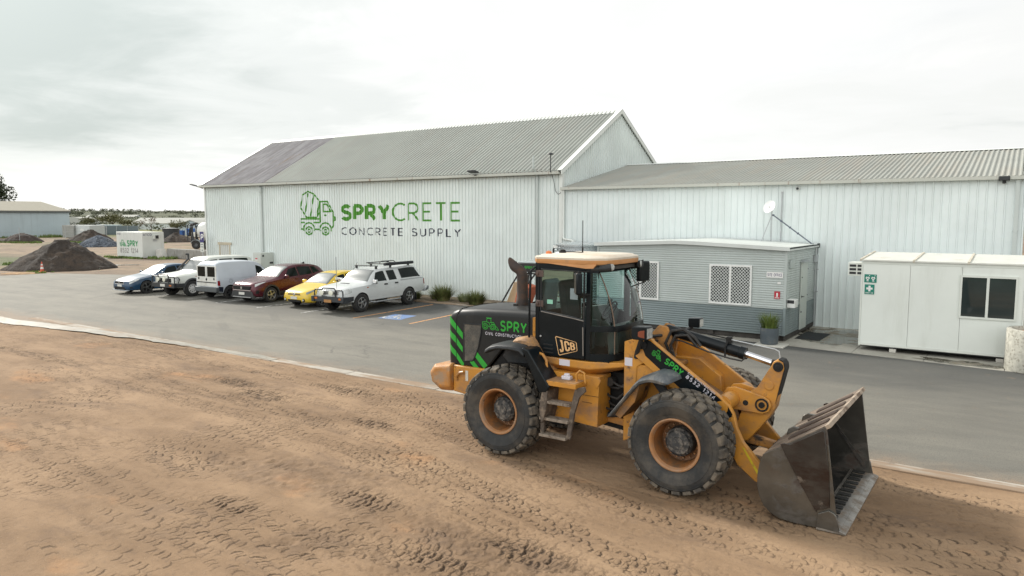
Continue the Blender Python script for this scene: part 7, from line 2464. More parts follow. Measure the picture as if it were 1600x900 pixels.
for sd in (1, -1):
    c.panel('side_window', [(1.22, 4.12), (2.0, 4.10), (1.98, 4.80), (1.62, 4.80)], CARGLASS, 0.005, sd)
    d = c.panel('door', [(0.98, 2.4), (2.06, 2.4), (2.08, 4.0), (1.02, 4.0)], c.mat, 0.005, sd); c.handle(d, 1.92, 3.8, sd, TRIMB)
    c.panel('side_panel', [(2.25, 4.06), (3.85, 4.06), (3.85, 4.74), (2.30, 4.74)], c.mat, 0.008, sd)
    c.panel('sill', [(1.3, 1.9), (3.05, 1.9), (3.05, 2.75), (1.3, 2.75)], M('van_lower_navy', (0.012, 0.018, 0.035), 0.5) if sd > 0 else bpy.data.materials['van_lower_navy'], 0.006, sd)
    c.panel('rear_sill', [(3.97, 1.9), (4.22, 1.9), (4.22, 2.9), (3.97, 2.9)], bpy.data.materials['van_lower_navy'], 0.006, sd)
    c.panel('tail_light', [(4.13, 3.05), (4.265, 3.05), (4.265, 3.85), (4.15, 3.85)], LENSR, 0.008, sd)
    # barn door
    mb = MB(); mb.box(sd * 0.012, sd * 0.76, 4.268, 4.285, 0.62, 1.62)
    dd = mb.build('rear_door', M('van_door_white', (0.66, 0.66, 0.62), 0.4, var=0.05, dirt=((0.5, 0.46, 0.38), 0.55, 0.75, 3)) if sd > 0 else bpy.data.materials['van_door_white'], c.root, bev=0.012)
    mb = MB(); mb.box(sd * 0.085, sd * 0.66, 4.284, 4.295, 1.10, 1.58)
    mb.build('door_window', CARGLASS, dd, bev=0.03, seg=3)
    mb = MB(); mb.box(sd * 0.56, sd * 0.62, 4.284, 4.31, 0.95, 1.06); mb.build('handle', TRIMB, dd, bev=0.008)
c.box('door_strip', -0.76, 0.76, 4.284, 4.30, 0.80, 0.845, TRIMB)
mb = MB(); mb.cyl((0.0, 4.285, 0.965), 0.055, 0.0, 0.012, 'y', 18); mb.build('emblem', ARCHD, c.root)
mb = MB(); p = c.pt(3.55, 3.75, 0.006, -1); mb.tube([(p.x - 0.004, p.y + 0.09 * math.cos(k * PI / 8), p.z + 0.09 * math.sin(k * PI / 8)) for k in range(16)], 0.006, 5, closed=True); mb.build('fuel_flap', M('seam_grey', (0.25, 0.27, 0.3), 0.6), c.root)
c.box('bumper', -0.84, 0.84, 4.18, 4.38, 0.36, 0.60, M('bumper_grey', (0.085, 0.095, 0.10), 0.5, var=0.12), bev=0.03)
c.box('number_plate', 0.10, 0.50, 4.286, 4.296, 0.66, 0.77, PLATEW, bev=0)
c.mirrors(1.2, 4.05, c.mat)

# ---------------------------------------------------------------- dark red suv
c = Car('suv', (-29.52, 20.72, 0), R(3), 'dark red suv parked between the white van and the yellow hatchback', 'car',
 [(0.00, .42, .72, .80, .58, .55, .46), (0.05, .34, .80, .87, .76, .70, .58), (0.22, .28, .88, .955, .88, .82, .68), (0.7, .26, .95, 1.03, .925, .88, .76), (1.1, .26, 1.0, 1.09, .93, .90, .78), (1.35, .26, 1.03, 1.14, .93, .905, .78), (1.8, .26, 1.05, 1.42, .93, .90, .68), (2.2, .26, 1.06, 1.60, .93, .89, .62), (2.8, .27, 1.08, 1.675, .93, .89, .61), (3.6, .28, 1.12, 1.65, .93, .885, .60), (4.1, .32, 1.16, 1.55, .92, .87, .60), (4.4, .40, 1.14, 1.36, .89, .84, .62), (4.56, .5, 1.02, 1.14, .83, .78, .62), (4.6, .6, .9, 1.0, .78, .72, .6)], paint('dark_red_paint', (0.078, 0.006, 0.016), 0.35, 0.26))
c.rw = 0.355
c.body((0.93, 3.62), 0.42)
c.wheels((0.93, 3.62), 0.81, 0.355, 0.23, 0.225, ALLOY, 5)
c.screen('windscreen', 1.42, 2.18, CARWS, 1.75, 1.75)
for sd in (1, -1):
    c.panel('side_window', [(1.70, 4.14), (2.62, 4.12), (2.60, 4.88), (2.16, 4.88)], CARGLASS, 0.005, sd)
    c.panel('side_window', [(2.70, 4.12), (3.52, 4.14), (3.48, 4.86), (2.67, 4.88)], CARGLASS, 0.005, sd)
    c.panel('side_window', [(3.58, 4.16), (4.05, 4.3), (3.86, 4.82), (3.54, 4.86)], CARGLASS, 0.005, sd)
    d = c.panel('door', [(1.45, 2.6), (2.64, 2.6), (2.66, 4.0), (1.50, 4.0)], c.mat, 0.005, sd); c.handle(d, 2.5, 3.85, sd, c.mat)
    d = c.panel('door', [(2.67, 2.6), (3.25, 2.6), (3.52, 4.0), (2.69, 4.0)], c.mat, 0.005, sd); c.handle(d, 3.38, 3.85, sd, c.mat)
    c.panel('headlight', [(0.10, 3.75), (0.55, 4.05), (0.72, 4.55), (0.14, 4.5)], LENSC, 0.007, sd)
    c.panel('fog_light', [(0.10, 2.5), (0.24, 2.5), (0.26, 3.1), (0.12, 3.1)], ARCHD, 0.007, sd)
    c.panel('sill', [(1.38, 1.6), (3.18, 1.6), (3.18, 2.55), (1.38, 2.55)], TRIMB, 0.008, sd)
    for yx in (0.93, 3.62):
        mb = MB()
        V = []
        for k in range(15):
            a = R(-14 + 208 * k / 14)
            r0, r1 = 0.42, 0.485
            V.append([(sd * 0.88, yx + r0 * math.cos(a), 0.355 + r0 * math.sin(a)), (sd * 0.945, yx + r0 * math.cos(a), 0.355 + r0 * math.sin(a)), (sd * (0.945 if 0 < r1 * math.sin(a) else 0.935), yx + r1 * math.cos(a), 0.355 + r1 * math.sin(a)), (sd * 0.88, yx + r1 * math.cos(a), 0.355 + r1 * math.sin(a))])
        mb.grid(V, closed_v=True); mb.build('arch_trim', TRIMB, c.root)
c.mirrors(1.78, 4.08, c.mat)
mb = MB(); mb.prism([(-0.54, 0.62), (0.54, 0.62), (0.62, 0.80), (-0.62, 0.80)], -0.03, 0.12, 'y'); mb.build('grille', ARCHD, c.root, bev=0.015)
c.box('chrome_strip', -0.60, 0.60, -0.035, 0.05, 0.585, 0.625, M('strip_silver', (0.45, 0.40, 0.39), 0.35, 0.5), bev=0.01)
mb = MB(); mb.prism([(-0.80, 0.26), (0.80, 0.26), (0.66, 0.575), (-0.66, 0.575)], -0.02, 0.16, 'y'); mb.build('lower_bumper', TRIMB, c.root, bev=0.03)
c.box('skid_plate', -0.62, 0.62, -0.05, 0.10, 0.27, 0.315, M('skid_silver', (0.35, 0.36, 0.36), 0.4, 0.5), bev=0.01)
c.box('number_plate', -0.19, 0.19, -0.04, -0.02, 0.40, 0.52, PLATEW, bev=0)
mb = MB(); mb.cyl((0, 0.0, 0.72), 0.06, -0.045, -0.03, 'y', 16); mb.build('emblem', CHR, c.root)
mb = MB(); mb.prism([(3.55, 1.66), (3.80, 1.64), (3.78, 1.72), (3.74, 1.73)], -0.02, 0.02, 'x'); mb.build('roof_fin', TRIMB, c.root)

# ---------------------------------------------------------------- yellow hatchback
c = Car('hatchback', (-26.1, 20.92, 0), R(3), 'bright yellow hatchback parked between the dark red suv and the white ute', 'car',
 [(0.00, .34, .52, .60, .52, .46, .36), (0.05, .27, .62, .68, .70, .62, .48), (0.2, .22, .70, .755, .82, .74, .60), (0.6, .20, .80, .86, .87, .82, .70), (1.0, .19, .88, .945, .88, .85, .74), (1.18, .19, .91, .985, .88, .855, .75), (1.7, .19, .94, 1.26, .88, .85, .64), (2.05, .19, .95, 1.41, .88, .845, .58), (2.6, .19, .96, 1.475, .88, .84, .57), (3.3, .20, .99, 1.45, .88, .84, .56), (3.8, .23, 1.02, 1.32, .87, .82, .57), (4.1, .30, .98, 1.15, .84, .78, .58), (4.27, .42, .85, .92, .76, .70, .55), (4.3, .5, .75, .8, .7, .64, .5)], paint('yellow_paint', (0.72, 0.50, 0.04), 0.0, 0.3))
c.rw = 0.315
c.body((0.86, 3.50), 0.37)
c.wheels((0.86, 3.50), 0.77, 0.318, 0.21, 0.215, ALLOY, 5)
c.screen('windscreen', 1.24, 2.02, CARWS, 1.75, 1.75)
for sd in (1, -1):
    c.panel('side_window', [(1.55, 4.14), (2.45, 4.12), (2.42, 4.88), (2.02, 4.88)], CARGLASS, 0.005, sd)
    c.panel('side_window', [(2.52, 4.12), (3.5, 4.16), (3.28, 4.84), (2.49, 4.88)], CARGLASS, 0.005, sd)
    d = c.panel('door', [(1.36, 2.6), (2.46, 2.6), (2.48, 4.0), (1.40, 4.0)], c.mat, 0.005, sd); c.handle(d, 2.32, 3.85, sd, c.mat)
    d = c.panel('door', [(2.49, 2.6), (3.1, 2.6), (3.40, 4.0), (2.51, 4.0)], c.mat, 0.005, sd); c.handle(d, 3.25, 3.85, sd, c.mat)
    c.panel('headlight', [(0.08, 3.75), (0.45, 3.95), (0.66, 4.5), (0.12, 4.55)], LENSD, 0.007, sd)
    p = c.pt(0.10, 2.6, 0.0, sd)
    mb = MB(); mb.lathe([(0.0, -0.03), (0.045, -0.03), (0.06, -0.02), (0.075, 0.0), (0.075, 0.04)], (sd * 0.56, 0.02, 0.36), 'y', 16); fo = mb.build('fog_light', ARCHD, c.root)
    mb = MB(); mb.lathe([(0.0, -0.045), (0.04, -0.035), (0.045, -0.02)], (sd * 0.56, 0.02, 0.36), 'y', 14); mb.build('lens', LENSC, fo)
c.mirrors(1.52, 4.1, c.mat)
mb = MB(); mb.prism([(-0.40, 0.565), (0.40, 0.565), (0.34, 0.645), (-0.34, 0.645)], -0.008, 0.10, 'y'); g = mb.build('grille', M('gold_grille', (0.20, 0.14, 0.04), 0.5), c.root, bev=0.01)
mb = MB(); mb.lathe([(0.0, -0.02), (0.06, -0.018), (0.075, 0.0)], (0, -0.005, 0.605), 'y', 18); mb.build('emblem', CHR, g)
mb = MB(); mb.prism([(-0.36, 0.265), (0.36, 0.265), (0.44, 0.375), (-0.44, 0.375)], -0.012, 0.12, 'y'); mb.build('air_intake', ARCHD, c.root, bev=0.02)
c.box('number_plate', -0.19, 0.19, -0.03, 0.0, 0.395, 0.51, PLATEW, bev=0)
c.tube('aerial', [[(0.35, 3.3, 1.45), (0.42, 3.55, 1.85)]], 0.006, TRIMB)

# ---------------------------------------------------------------- white ute with canopy
c = Car('ute', (-23.44, 20.60, 0), R(3.8), 'white twin-cab ute with a canopy, roof rack and black bull bar', 'ute',
 [(0.00, .55, .86, .92, .60, .57, .48), (0.05, .46, .95, 1.01, .80, .74, .62), (0.3, .42, 1.02, 1.09, .89, .83, .72), (0.8, .40, 1.07, 1.15, .905, .87, .74), (1.2, .40, 1.10, 1.19, .905, .885, .75), (1.38, .40, 1.11, 1.24, .905, .885, .74), (1.75, .40, 1.13, 1.56, .905, .88, .66), (2.0, .40, 1.14, 1.70, .905, .875, .62), (2.4, .40, 1.14, 1.755, .905, .875, .61), (3.20, .40, 1.15, 1.755, .905, .875, .61), (3.34, .41, 1.15, 1.76, .905, .875, .62), (4.3, .46, 1.16, 1.79, .90, .875, .63), (4.65, .5, 1.16, 1.73, .895, .87, .63), (4.9, .52, 1.16, 1.46, .89, .865, .68), (5.02, .55, 1.12, 1.22, .88, .85, .72), (5.04, .6, 1.05, 1.12, .86, .83, .7)], paint('white_paint_gloss', (0.66, 0.69, 0.69), 0.0, 0.3))
c.rw = 0.385
c.root.scale = (1, 1.043, 1)
c.body((0.92, 3.92), 0.45)
c.wheels((0.92, 3.92), 0.80, 0.395, 0.26, 0.225, ALLOY, 5)
c.screen('windscreen', 1.42, 1.98, CARWS, 1.75, 1.75)
for sd in (1, -1):
    c.panel('side_window', [(1.66, 4.14), (2.50, 4.12), (2.48, 4.86), (1.98, 4.86)], CARGLASS, 0.005, sd)
    c.panel('side_window', [(2.66, 4.12), (3.16, 4.12), (3.14, 4.86), (2.64, 4.86)], CARGLASS, 0.005, sd)
    c.panel('canopy_window', [(3.46, 4.16), (4.76, 4.16), (4.52, 4.90), (3.44, 4.90)], CARGLASS, 0.008, sd)
    d = c.panel('door', [(1.44, 2.4), (2.54, 2.4), (2.57, 4.0), (1.50, 4.0)], c.mat, 0.006, sd); c.handle(d, 2.40, 3.78, sd, ARCHD)
    d = c.panel('door', [(2.58, 2.4), (3.22, 2.4), (3.26, 4.0), (2.61, 4.0)], c.mat, 0.006, sd); c.handle(d, 3.08, 3.78, sd, ARCHD)
    c.panel('headlight', [(0.04, 3.35), (0.22, 3.35), (0.26, 4.25), (0.06, 4.3)], LENSC, 0.008, sd)
    c.panel('indicator', [(0.23, 3.35), (0.36, 3.45), (0.38, 4.05), (0.26, 4.15)], LENSA if False else LENSC, 0.007, sd)
    p = c.pt(1.28, 3.72, 0.006, sd)
    c.box('side_marker', p.x - 0.01, p.x + 0.012, p.y - 0.035, p.y + 0.035, p.z - 0.022, p.z + 0.022, LENSA, bev=0.004)
    c.panel('tail_light', [(4.93, 3.1), (5.02, 3.1), (5.02, 3.95), (4.93, 3.95)], LENSR, 0.008, sd)
    c.panel('canopy_seam', [(3.36, 3.99), (4.98, 3.99), (4.98, 4.06), (3.36, 4.06)], M('canopy_seam_grey', (0.30, 0.32, 0.33), 0.6) if sd > 0 else bpy.data.materials['canopy_seam_grey'], 0.007, sd)  # grey line along the joint below the canopy
    c.tube('side_step', [[(sd * 0.86, 1.45, 0.40), (sd * 0.95, 1.55, 0.36), (sd * 0.95, 3.25, 0.36), (sd * 0.86, 3.35, 0.40)]], 0.035, M('step_grey', (0.34, 0.35, 0.36), 0.35, 0.6) if sd > 0 else bpy.data.materials['step_grey'])
    c.box('mud_flap', sd * 0.68, sd * 0.90, 4.40, 4.42, 0.16, 0.55, TRIMB, bev=0)
    p = c.pt(1.62, 4.1, 0, sd)
    mb = MB(); mb.box(p.x + (0.03 if sd > 0 else -0.25), p.x + (0.25 if sd > 0 else -0.03), p.y - 0.07, p.y + 0.05, p.z, p.z + 0.17); mb.build('mirror', CHR, c.root, bev=0.035, seg=3)
mb = MB(); mb.box(-0.25, 0.22, 0.85, 0.93, 1.165, 1.185); mb.build('bonnet_scoop', TRIMB, c.root, bev=0.006)
mb = MB(); mb.box(-0.50, 0.50, -0.02, 0.04, 0.78, 0.94); mb.build('grille', ALLOY, c.root, bev=0.01)
mb = MB()
mb.prism([(-0.84, 0.48), (0.84, 0.48), (0.83, 0.70), (-0.83, 0.70)], -0.11, 0.0, 'y')
for sd in (1, -1):
    mb.prism([(-0.16, 0.48), (-0.05, 0.44), (0.44, 0.52), (0.46, 0.70), (-0.16, 0.70)], sd * 0.76, sd * 0.90, 'x')
for x0, x1, zt in ((-0.80, -0.38, 0.98), (-0.38, 0.38, 1.05), (0.38, 0.80, 0.98)):
    mb.tube([(x0, -0.06, 0.69), (x0, -0.06, zt - 0.06), (x0 + 0.06, -0.06, zt), (x1 - 0.06, -0.06, zt), (x1, -0.06, zt - 0.06), (x1, -0.06, 0.69)], 0.028, 8)
bb = mb.build('bull_bar', M('bar_grey_black', (0.032, 0.037, 0.042), 0.5, var=0.12), c.root, bev=0.01)
for x in (-0.30, 0.22):
    mb = MB(); mb.lathe([(0.0, 0.07), (0.06, 0.05), (0.11, -0.04), (0.117, -0.06), (0.105, -0.066), (0.0, -0.072)], (x, -0.11, 0.86), 'y', 20)
    mb.build('spotlight', bpy.data.materials['spot_lens'], bb)
c.box('number_plate', -0.20, 0.20, -0.13, -0.105, 0.46, 0.58, PLATEO, bev=0)
for sd in (1, -1):
    c.box('indicator', sd * 0.60, sd * 0.76, -0.122, -0.105, 0.58, 0.66, LENSA, bev=0.004)
c.tube('aerial', [[(0.50, -0.10, 1.05), (0.50, -0.10, 1.58)]], 0.010, CHR)
c.tube('aerial', [[(0.50, -0.10, 1.58), (0.50, -0.10, 2.35)]], 0.014, M('aerial_grey', (0.2, 0.22, 0.24), 0.5))
mb = MB(); mb.lathe([(0.0, 0.06), (0.05, 0.05), (0.07, 0.0), (0.065, -0.02), (0.0, -0.025)], (0.50, -0.08, 1.48), 'y', 14); mb.build('lamp', bpy.data.materials['spot_lens'], c.root)
# roof racks and the rolled awning
mb = MB()
for yy in (2.15,):
    mb.box(-0.66, 0.66, yy - 0.03, yy + 0.03, 1.83, 1.865)
for yy in (3.05, 4.25):
    mb.box(-0.70, 0.70, yy - 0.03, yy + 0.03, 1.86, 1.895)
for yy in (2.15, 3.05, 4.25):
    for x in (-0.56, 0.56):
        mb.box(x - 0.03, x + 0.03, yy - 0.05, yy + 0.05, 1.72, 1.85)
rk = mb.build('roof_rack', TRIMB, c.root, bev=0.008)
c.box('awning_bag', 0.60, 0.76, 2.55, 4.42, 1.84, 1.97, M('awning_black', (0.018, 0.02, 0.024), 0.6, var=0.2), bev=0.03)
mb = MB(); mb.tube([(-0.1, 3.1, 1.90), (-0.1, 3.2, 1.98), (-0.1, 4.0, 1.98), (-0.1, 4.15, 1.90)], 0.02, 8); mb.box(-0.7, -0.62, 2.9, 4.3, 1.89, 1.93); mb.build('rack_rail', TRIMB, rk)
mb = MB(); mb.prism([(5.02, 0.52), (5.30, 0.58), (5.33, 0.74), (5.24, 0.78), (5.04, 0.60)], -0.90, 0.90, 'x'); mb.build('rear_bumper', M('bumper_steel', (0.28, 0.30, 0.31), 0.4, 0.5), c.root, bev=0.02)
# ================================================================== PLANTS, SMALL THINGS, DISTANCE
LEAFG = M('tussock_green', (0.125, 0.150, 0.045), 0.6, var=0.35, vs=6, dirt=((0.20, 0.16, 0.075), 0.5, 0.7, 5.0))
LEAFP = M('pot_grass_green', (0.10, 0.145, 0.025), 0.55, var=0.3, vs=8, dirt=((0.20, 0.20, 0.04), 0.52, 0.7, 7.0))


def blades(mb, c, n, L, spread, w, rng, droop=0.6, base=0.12):
    for i in range(n):
        a = rng.random() * 2 * PI
        r0 = base * math.sqrt(rng.random())
        l = L * (0.55 + 0.5 * rng.random())
        lean = spread * (0.15 + 0.85 * rng.random())
        p0 = Vector((c[0] + r0 * math.cos(a), c[1] + r0 * math.sin(a), c[2]))
        dirv = Vector((math.cos(a), math.sin(a), 0))
        sidev = Vector((-math.sin(a), math.cos(a), 0)).lerp(dirv, rng.random() * 0.3) * (w * 0.5)
        pts = []
        for k in range(4):
            t = k / 3
            h = l * (t * (1 - droop * lean * t * 0.5)) * math.cos(lean * 0.55)
            out = l * lean * (t ** 1.5) * 0.85
            pts.append(p0 + dirv * out + Vector((0, 0, max(0.01, h))))
        V = []
        for k, p in enumerate(pts):
            f = 1 - (k / 3) ** 2 * 0.92
            V += [p - sidev * f, p + sidev * f]
        mb.add(V, [(0, 1, 3, 2), (2, 3, 5, 4), (4, 5, 7, 6)])
    return mb


rng = random.Random(11)
for i, (x, y, L, n, lab) in enumerate([(-22.35, 26.55, 0.95, 420, 'tall spiky tussock of strappy grass just behind the white ute tail, paler tips'), (-20.15, 26.25, 0.80, 460, 'broad drooping tussock of fine grass nearest the loader exhaust'),
                                     (-21.25, 26.75, 0.55, 160, 'small dark tuft between the two big tussocks by the shed wall'), (-24.05, 26.5, 0.55, 240, 'low brownish clump under the rear bumper of the white ute'),
                                     (-27.0, 26.6, 0.6, 160, 'low tuft behind the yellow hatchback'), (-23.1, 26.9, 0.6, 140, 'straggly tuft at the foot of the cream wall beside the ute bumper')]):
    mb = MB()
    blades(mb, (0, 0, 0), n * 2, L, 1.2 if i != 0 else 1.0, 0.026, rng, 0.9, 0.30 if i < 2 else 0.2)
    o = mb.build('tussock', LEAFG, smooth=0, weld=False)
    o.location = (x, y, 0.03)
    tag(o, lab, 'plant', 'tussocks along the shed')

pt_ = empty('potted_grass', (-6.34, 23.28, 0.02), 'round dark grey pot of spiky green grass at the corner of the grey cabin', 'potted plant', 0, None)
mb = MB()
mb.lathe([(0.0, 0.02), (0.245, 0.02), (0.262, 0.05), (0.285, 0.50), (0.285, 0.525), (0.262, 0.525), (0.258, 0.47), (0.0, 0.45)], (0, 0, 0), 'z', 32)
mb.build('pot', M('pot_slate', (0.085, 0.105, 0.120), 0.55, var=0.12, dirt=((0.16, 0.16, 0.15), 0.5, 0.75, 4)), pt_, smooth=40)
mb = MB(); blades(mb, (0, 0, 0.45), 380, 0.60, 0.62, 0.016, rng, 0.3, 0.23); mb.build('grass_tuft', LEAFP, pt_, smooth=0, weld=False)
mb = MB(); mb.box(-6.72, -5.80, 22.86, 23.62, -0.01, 0.034)
tag(mb.build('paving_slab', M('slab_pale', (0.50, 0.49, 0.44), 0.85, var=0.1), bev=0.008), 'square pale slab under the grey grass pot', 'paving slab')
mb = MB(); mb.box(-5.96, -5.18, 24.85, 26.48, 0.014, 0.03)
tag(mb.build('door_mat', M('mat_black', (0.012, 0.015, 0.017), 0.9, var=0.3, vs=40, bump=(80, 0.5)), bev=0.004), 'black mat on the concrete outside the grey cabin door', 'door mat')
rp = empty('ring_planter', (0.46, 23.18, 0), 'round pale concrete ring planter at the right end of the white cabin', 'planter')
mb = MB()
mb.lathe([(0.0, 0.0), (0.68, 0.0), (0.69, 0.02), (0.675, 1.06), (0.66, 1.085), (0.57, 1.085), (0.56, 1.06), (0.56, 0.95)], (0, 0, 0.012), 'z', 48)
mb.build('concrete_ring', M('rough_concrete', (0.46, 0.45, 0.39), 0.92, var=0.16, vs=7, dirt=((0.27, 0.255, 0.21), 0.52, 0.64, 12.0), dirt2=((0.15, 0.135, 0.11), 0.66, 0.72, 22.0), bump=(26, 0.6, 0.012)), rp, smooth=50)
mb = MB(); mb.lathe([(0.0, 1.02), (0.3, 1.03), (0.565, 0.98)], (0, 0, 0.01), 'z', 32); mb.build('soil', M('pot_soil_red', (0.26, 0.115, 0.05), 0.95, var=0.3, vs=12, bump=(30, 0.7)), rp)

# meter box on the shed wall
eb = empty('meter_box', (-37.15, 27.55, 0), 'cream steel electrical box with a red danger label behind the red suv', 'electrical box')
MBX = steel('meter_box_paint', (0.56, 0.59, 0.55), 0.45)
mb = MB(); mb.box(-0.34, 0.40, -0.40, 0.50, 0.08, 1.86); mb.build('cabinet', MBX, eb, bev=0.015)
mb = MB(); mb.box(-0.32, 0.38, -0.414, -0.402, 0.16, 1.82); dd = mb.build('door', MBX, eb, bev=0.006)
mb = MB(); mb.box(-0.12, 0.10, -0.42, -0.4145, 1.40, 1.56); mb.box(-0.11, 0.09, -0.424, -0.4205, 1.47, 1.55, 1); mb.build('danger_label', [SIGNW, SIGNR], dd, smooth=0)
mb = MB(); mb.box(-0.26, -0.19, -0.43, -0.4145, 1.22, 1.29); mb.build('handle', DARKM, dd, bev=0.005)
mb = MB(); mb.box(0.40, 0.41, -0.3, -0.2, 1.62, 1.74); mb.box(0.40, 0.43, 0.2, 0.42, 1.2, 1.3); mb.build('vent', DARKM, eb, smooth=0)

# parking sign on a pole by the west corner of the shed
ps = empty('parking_sign', (-43.05, 27.45, 0), 'blue P parking sign over a white plate at the far left corner of the shed', 'sign')
mb = MB(); mb.tube([(0, 0, 0), (0, 0, 3.0)], 0.03, 8); mb.build('pole', GALV, ps)
BLU = M('sign_blue', (0.035, 0.03, 0.16), 0.4)
mb = MB(); mb.box(-0.20, 0.20, -0.05, -0.034, 2.36, 3.02); p_ = mb.build('panel', BLU, ps, smooth=0)
mb = MB(); q, _ = text_quads('P', 0.40, 0.085, x0=-0.10, y0=2.49); put_quads(mb, q, lambda x, y, l: (x, -0.053 - l, y)); mb.build('lettering', SIGNW, p_, smooth=0, weld=False)
mb = MB(); mb.box(-0.19, 0.19, -0.05, -0.034, 1.72, 2.32); p2 = mb.build('lower_panel', M('plate_grey_white', (0.60, 0.62, 0.58), 0.5), ps, smooth=0)
mb = MB()
for z in (2.19, 2.04): mb.box(-0.14, 0.13, -0.053, -0.0505, z, z + 0.035)
mb.box(-0.04, 0.04, -0.053, -0.0505, 1.80, 1.88)
mb.build('print', NAVY, p2, smooth=0)

# small canopied loader half hidden behind the big one
sk = empty('compact_loader', (-16.2, 23.6, 0), 'small machine with a black lettered canopy and sloping tan and orange sides behind the loader', 'compact loader')
TAN = M('faded_tan_panel', (0.47, 0.34, 0.20), 0.7, var=0.12, vs=3, dirt=((0.36, 0.30, 0.22), 0.5, 0.7, 3))
ORG = M('faded_orange_panel', (0.42, 0.11, 0.055), 0.6, var=0.12, vs=3)
mb = MB(); mb.prism([(-0.75, 0.30), (-0.25, 1.42), (0.30, 1.42), (0.30, 0.30)], 0.30, 0.62, 'y'); mb.build('engine_cover', TAN, sk, bev=0.02)
mb = MB(); mb.prism([(0.22, 0.62), (0.42, 1.38), (0.66, 1.38), (0.90, 1.30), (0.60, 0.55)], -0.4, 0.29, 'y'); mb.build('side_cover', ORG, sk, bev=0.02)
mb = MB(); mb.box(-0.6, 1.0, -0.45, 0.66, 0.32, 0.6); mb.build('chassis', DARKM, sk, bev=0.02)
mb = MB()
mb.tube([(-0.86, 0.1, 0.35), (-0.2, 0.1, 1.35), (0.2, 0.1, 1.90)], 0.035, 8); mb.tube([(0.45, 0.1, 1.3), (0.95, 0.1, 1.88)], 0.035, 8); mb.tube([(0.2, 0.62, 1.4), (0.25, 0.62, 1.88)], 0.035, 8); mb.tube([(0.98, 0.62, 0.6), (1.1, 0.62, 1.88)], 0.035, 8)
mb.tube([(0.2, 0.1, 1.80), (1.2, 0.1, 1.80)], 0.03, 8)
mb.build('canopy_frame', DARKM, sk)
mb = MB(); mb.box(0.14, 1.30, -0.02, 0.85, 1.86, 2.20); cn = mb.build('canopy', M('canopy_black', (0.014, 0.015, 0.016), 0.35), sk, bev=0.015)
mb = MB(); mb.box(0.12, 1.32, 0.0, 0.87, 2.202, 2.245); mb.build('canopy_top', M('canopy_grey', (0.33, 0.38, 0.38), 0.5), cn, bev=0.01)
mb = MB(); q, _ = text_quads('SPRY', 0.12, 0.024, x0=0.46, y0=1.98, width=0.34); q2, _ = text_quads('CRETE', 0.12, 0.013, x0=0.84, y0=1.98, width=0.38)
put_quads(mb, q + q2 + [(tuple(Vector((p.x * 0.17 + 0.18, p.y * 0.16 + 1.96)) for p in f), l) for f, l in line_quads(LOADER_ART[:8], 0.12)], lambda x, y, l: (x, -0.023 - l, y)); mb.build('lettering', LGREEN, cn, smooth=0, weld=False)
for x in (-0.35, 0.62):
    for y in (-0.42, 0.62):
        mb = MB(); mb.lathe([(0.0, -0.12), (0.16, -0.12), (0.32, -0.11), (0.34, -0.06), (0.34, 0.06), (0.32, 0.11), (0.16, 0.12), (0.0, 0.12)], (x, y, 0.34), 'y', 24); mb.build('wheel', CTYRE, sk)

# ------------------------------------------------------------------ stockpiles and the yard to the west
SPOIL = M('dark_spoil', (0.046, 0.036, 0.029), 0.95, var=0.3, vs=0.8, dirt=((0.070, 0.050, 0.036), 0.45, 0.65, 0.7), dirt2=((0.034, 0.028, 0.024), 0.52, 0.68, 2.4), bump=(3.0, 1.0, 0.25))
SPOILB = M('brown_spoil', (0.065, 0.048, 0.04), 0.95, var=0.25, vs=0.8, dirt=((0.06, 0.045, 0.04), 0.45, 0.65, 0.8), bump=(3.0, 1.0, 0.2))


def mound(name, x, y, r1, r2, h, rot, m, label, seed, peak=(0, 0), sharp=1.15):
    mb = MB()
    n, k = 64, 26
    rows = []
    for i in range(k + 1):
        t = i / k
        row = []
        for j in range(n):
            a = 2 * PI * j / n
            edge = 1 + 0.16 * fbm(math.cos(a) * 1.5, math.sin(a) * 1.5, 3, seed)
            rr = t * edge
            px = r1 * rr * math.cos(a) + peak[0] * (1 - t); py = r2 * rr * math.sin(a) + peak[1] * (1 - t)
            z = h * (1 - t ** sharp) * (1 - 0.10 * (1 - t) * (1 - t)) if t > 0.12 else h * (1 - 0.12 ** sharp) * 0.985
            z += 0.085 * h * fbm(px * 0.9, py * 0.9, 6, seed + 3) * min(1, 4 * t) * (1 - t ** 4)
            row.append((px, py, max(z, 0) - (0.12 if t > 0.99 else 0)))
        rows.append(row)
    mb.grid(rows, closed_v=True)
    o = mb.build(name, m, smooth=60)
    o.location = (x, y, -0.05)
    o.rotation_euler = (0, 0, rot)
    return tag(o, label, 'stockpile', 'stockpiles in the yard')


